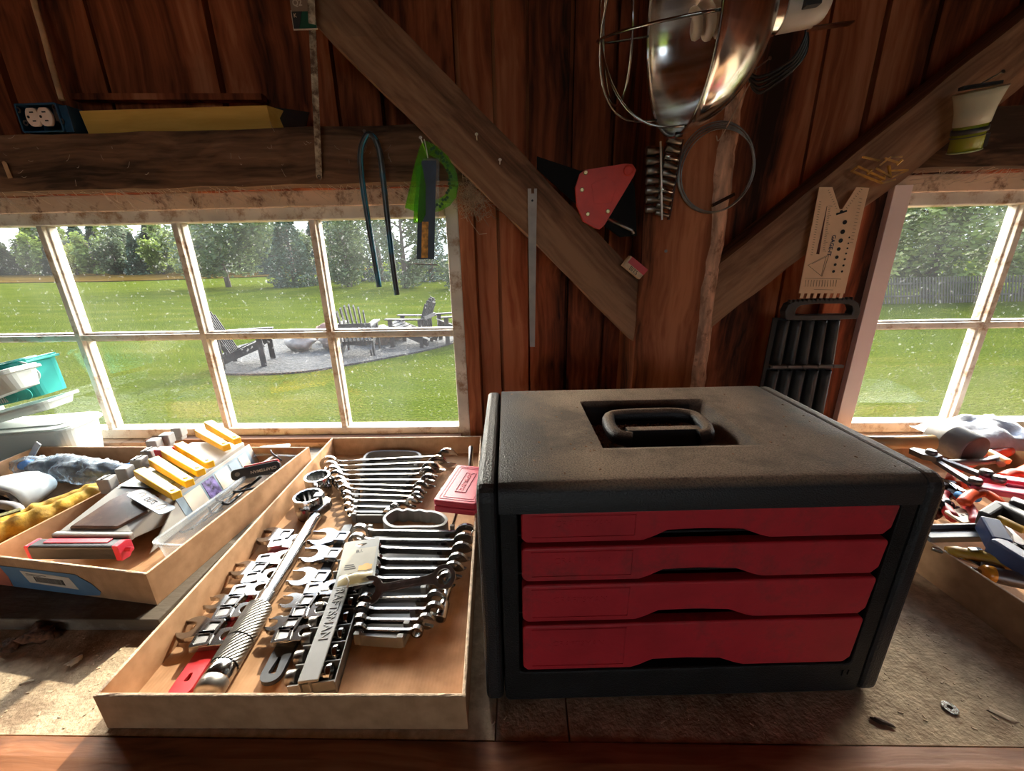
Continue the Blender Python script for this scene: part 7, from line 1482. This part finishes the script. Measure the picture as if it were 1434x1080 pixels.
# black tool rack hanging beside the right window
m_rack = mat('dusty black rack plastic', (0.035, 0.033, 0.032), 0.5, var=0.25, vs=25, bump=0.2)
bkr = empty('tool_rack', (0, 0, 0), 0, 'black plastic rack with a loop handle and rows of curved troughs beside the right window', 'rack')
f = MB(); ou = [(0.5751, 0.9000, 0.3535), (0.5704, 0.9000, 0.3707), (0.5751, 0.9000, 0.3860), (0.5889, 0.9000, 0.3934), (0.6309, 0.9000, 0.3958), (0.6760, 0.9000, 0.3965), (0.7063, 0.9000, 0.3960), (0.7220, 0.9000, 0.3866), (0.7310, 0.9000, 0.3681), (0.7286, 0.9000, 0.3527), (0.6860, 0.9000, 0.3518), (0.6248, 0.9000, 0.3512)]
inn = [(0.5949, 0.9000, 0.3626), (0.5922, 0.9000, 0.3688), (0.5950, 0.9000, 0.3780), (0.6029, 0.9000, 0.3840), (0.6358, 0.9000, 0.3866), (0.6754, 0.9000, 0.3859), (0.6997, 0.9000, 0.3855), (0.7098, 0.9000, 0.3807), (0.7151, 0.9000, 0.3715), (0.7127, 0.9000, 0.3622), (0.6805, 0.9000, 0.3628), (0.6256, 0.9000, 0.3621)]
f.ring([(p[0], p[2]) for p in ou], [(p[0], p[2]) for p in inn], 0.022, M=frame((0, 0.915, 0), (1, 0, 0), (0, 0, 1))); f.build('loop_handle', m_rack, bkr, bevel=0.002)
f = MB()
for k in range(15): t = k / 14; f.cbox(Vector((0.5769, 0.8950, 0.3927)).lerp(Vector((0.7053, 0.8950, 0.3965)), t), (0.0025, 0.008, 0.006))
f.build('comb_teeth', m_rack, bkr)
plate([(0.5784, 0.9250, 0.3497), (0.7303, 0.9250, 0.3473), (0.7438, 0.9250, 0.0985), (0.5756, 0.9250, 0.1002)], 0.004, m_hole, 'back_panel', bkr, 0.948)
TR_A = [((0.5884, 0.9350, 0.3447), (0.7294, 0.9350, 0.3425)), ((0.5834, 0.9350, 0.2262), (0.7383, 0.9350, 0.2242))]
TR_B = [((0.5860, 0.9350, 0.2402), (0.7385, 0.9350, 0.2382)), ((0.5802, 0.9350, 0.1054), (0.7429, 0.9350, 0.1038))]
for tier, (ya, yb) in enumerate(((449, 511), (519, 590))):
    for k in range(5):
        f = MB()
        a0 = TR_A[tier]; b0 = TR_B[tier]
        G = []
        for j in range(7):
            L0 = Vector(a0[0]).lerp(Vector(b0[0]), j / 6); R0_ = Vector(a0[1]).lerp(Vector(b0[1]), j / 6); row = []
            for i in range(7):
                u = (k + 0.06 + 0.84 * i / 6) / 5; q = L0.lerp(R0_, u); ph = pi * i / 6; row.append((q.x, 0.945 - 0.018 * sin(ph) ** 0.8 , q.z))
            G.append(row)
        f.grid(G); f.build('trough', m_rack, bkr, solid=0.0012)
f = MB(); f.bar((0.5746, 0.9180, 0.2398), (0.7405, 0.9180, 0.2393), 0.006, 0.008, roll=pi / 2)
for k in range(5): c = Vector((0.5845, 0.9130, 0.2410)).lerp(Vector((0.7235, 0.9130, 0.2409)), k / 4); f.cbox(c, (0.014, 0.002, 0.006))
f.build('cross_band', mat('grey band', (0.09, 0.085, 0.08), 0.5), bkr)

# green rain gauge like beaker
m_gjar = clear_mat('pale clear acrylic', (0.80, 0.78, 0.62), 0.45, 0.2); m_gliq = clear_mat('olive green acrylic', (0.30, 0.34, 0.03), 0.7, 0.2)
jt = Vector((0.8027, 0.8450, 0.7569)); jb = Vector((0.8212, 0.8620, 0.6654)); d = jb - jt; L = d.length; Mj = frame(jt, d.orthogonal(), d.cross(d.orthogonal()))
ja = empty('plastic_beaker', (0, 0, 0), 0, 'pale flared plastic beaker with olive green bands hanging on the right brace', 'beaker')
f = MB(); f.lathe([(0.034, 0.0), (0.031, L * 0.10), (0.026, L * 0.30), (0.0235, L * 0.55)], 28, M=Mj, cap=False); f.build('flared_cup', m_gjar, ja, solid=0.0012)
f = MB(); f.lathe([(0.0225, L * 0.22), (0.0225, L * 0.60), (0.0228, L * 0.98)], 28, M=Mj, cap=True); f.build('green_tube', m_gliq, ja)
f = MB(); f.lathe([(0.0242, L * 0.60), (0.0242, L * 0.685)], 28, M=Mj, cap=False); f.lathe([(0.0240, L * 0.73), (0.0240, L * 0.745)], 28, M=Mj, cap=False); f.build('black_band', m_rub, ja, solid=0.0008)
f = MB(); f.lathe([(0.0232, L * 0.98), (0.0238, L), (0.021, L * 1.01)], 28, M=Mj); f.build('bottom_rim', mat('pale green rim', (0.45, 0.50, 0.22), 0.4), ja)
f = MB(); f.bar(Mj @ Vector((0.0, -0.0242, L * 0.74)), Mj @ Vector((0.0, -0.0238, L * 0.97)), 0.009, 0.001); f.build('black_strip', m_rub, ja); f = MB(); f.bar(jt + Vector((-0.034, 0, 0.003)), jt + Vector((0.030, 0, 0.010)), 0.010, 0.005); f.build('black_clip', m_rub, ja)
nail((0.8270, 0.8750, 0.7748), 'nail carrying the pale plastic beaker', (0, -1, 0.2), 0.035, m_steel_d)
# yellow plastic sprue
yw = empty('plastic_sprue', (0, 0, 0), 0, 'tangle of yellow brown plastic strips where the right brace meets the window head', 'plastic strips')
m_ys = mat('amber plastic strip', (0.50, 0.24, 0.03), 0.45, var=0.4, vs=40)
f = MB()
for a, b in (((0.6278, 0.8680, 0.6386), (0.6866, 0.8620, 0.6149)), ((0.6370, 0.8680, 0.6463), (0.6897, 0.8620, 0.6216)), ((0.6914, 0.8680, 0.6157), (0.7094, 0.8620, 0.6211)), ((0.6785, 0.8680, 0.6464), (0.6907, 0.8620, 0.6593)), ((0.6851, 0.8680, 0.6585), (0.7067, 0.8620, 0.6491)), ((0.6981, 0.8680, 0.6370), (0.7283, 0.8620, 0.6364)), ((0.7060, 0.8680, 0.6256), (0.7283, 0.8620, 0.6364)), ((0.6303, 0.8680, 0.6386), (0.6341, 0.8620, 0.6441)), ((0.6723, 0.8680, 0.6421), (0.7011, 0.8620, 0.6247)), ((0.6601, 0.8680, 0.6323), (0.6609, 0.8620, 0.6391)), ((0.6855, 0.8680, 0.6192), (0.6895, 0.8620, 0.6272)), ((0.6431, 0.8680, 0.6617), (0.6718, 0.8620, 0.6532)), ((0.6955, 0.8680, 0.6604), (0.7113, 0.8620, 0.6589)), ((0.7101, 0.8680, 0.6468), (0.7137, 0.8620, 0.6544)), ((0.6957, 0.8680, 0.6460), (0.6987, 0.8620, 0.6248))): f.bar(a, b, 0.004, 0.003)
f.build('strips', m_ys, yw)

# cobwebs and straw along the window head
m_web = mat('cobweb dust', (0.45, 0.34, 0.26), 1.0)
f = MB(); rr_ = random.Random(3)
def strand(mb, a, b, sag, r=0.00035):
    a = Vector(a); b = Vector(b); mb.tube([a, a.lerp(b, .33) + Vector((0, 0, -sag * .8)), a.lerp(b, .66) + Vector((0, 0, -sag)), b], r, 4)
for k in range(150):
    x = rr_.uniform(-1.2, -0.16); z = 0.650 - rr_.random() * 0.008; strand(f, (x, 0.93 + rr_.uniform(-.004, .03), z), (x + rr_.uniform(-.05, .05), 0.985 + rr_.random() * .02, z - rr_.uniform(0.0, 0.045)), 0.006 * rr_.random())
for k in range(60):
    x = rr_.uniform(0.80, 1.2); z = 0.650 - rr_.random() * 0.006; strand(f, (x, 0.93 + rr_.uniform(-.004, .03), z), (x + rr_.uniform(-.05, .05), 0.985, z - rr_.uniform(0.0, 0.02)), 0.004)
for k in range(40):
    x = rr_.uniform(-1.15, -0.05); z = rr_.uniform(0.66, 0.75); a = rr_.random() * 6.3; l = rr_.uniform(.004, .02); strand(f, (x, 0.924, z), (x + l * cos(a), 0.922, z + l * sin(a)), 0.002)
o = f.build('cobweb', m_web); tag(o, 'dusty cobweb strands under the timber beams above the windows', 'cobweb', kind='stuff')
f = MB()
for k in range(420):
    c = Vector((-0.105 + rr_.gauss(0, .018), 0.950 + rr_.uniform(-.02, .03), 0.618 + rr_.gauss(0, .016))); a = rr_.random() * 6.3; l = rr_.uniform(.008, .03); strand(f, c, c + Vector((l * cos(a), rr_.uniform(-.01, .01), l * sin(a))), rr_.uniform(-.006, .008), 0.0004)
strand(f, (-0.125, .95, .60), (-0.075, .95, .545), 0.02, 0.0007)
o = f.build('bird_nest_straw', mat('dry straw', (0.52, 0.36, 0.24), 1.0, var=0.3)); tag(o, 'tuft of dry straw between the window corner and the left brace', 'straw', kind='stuff')
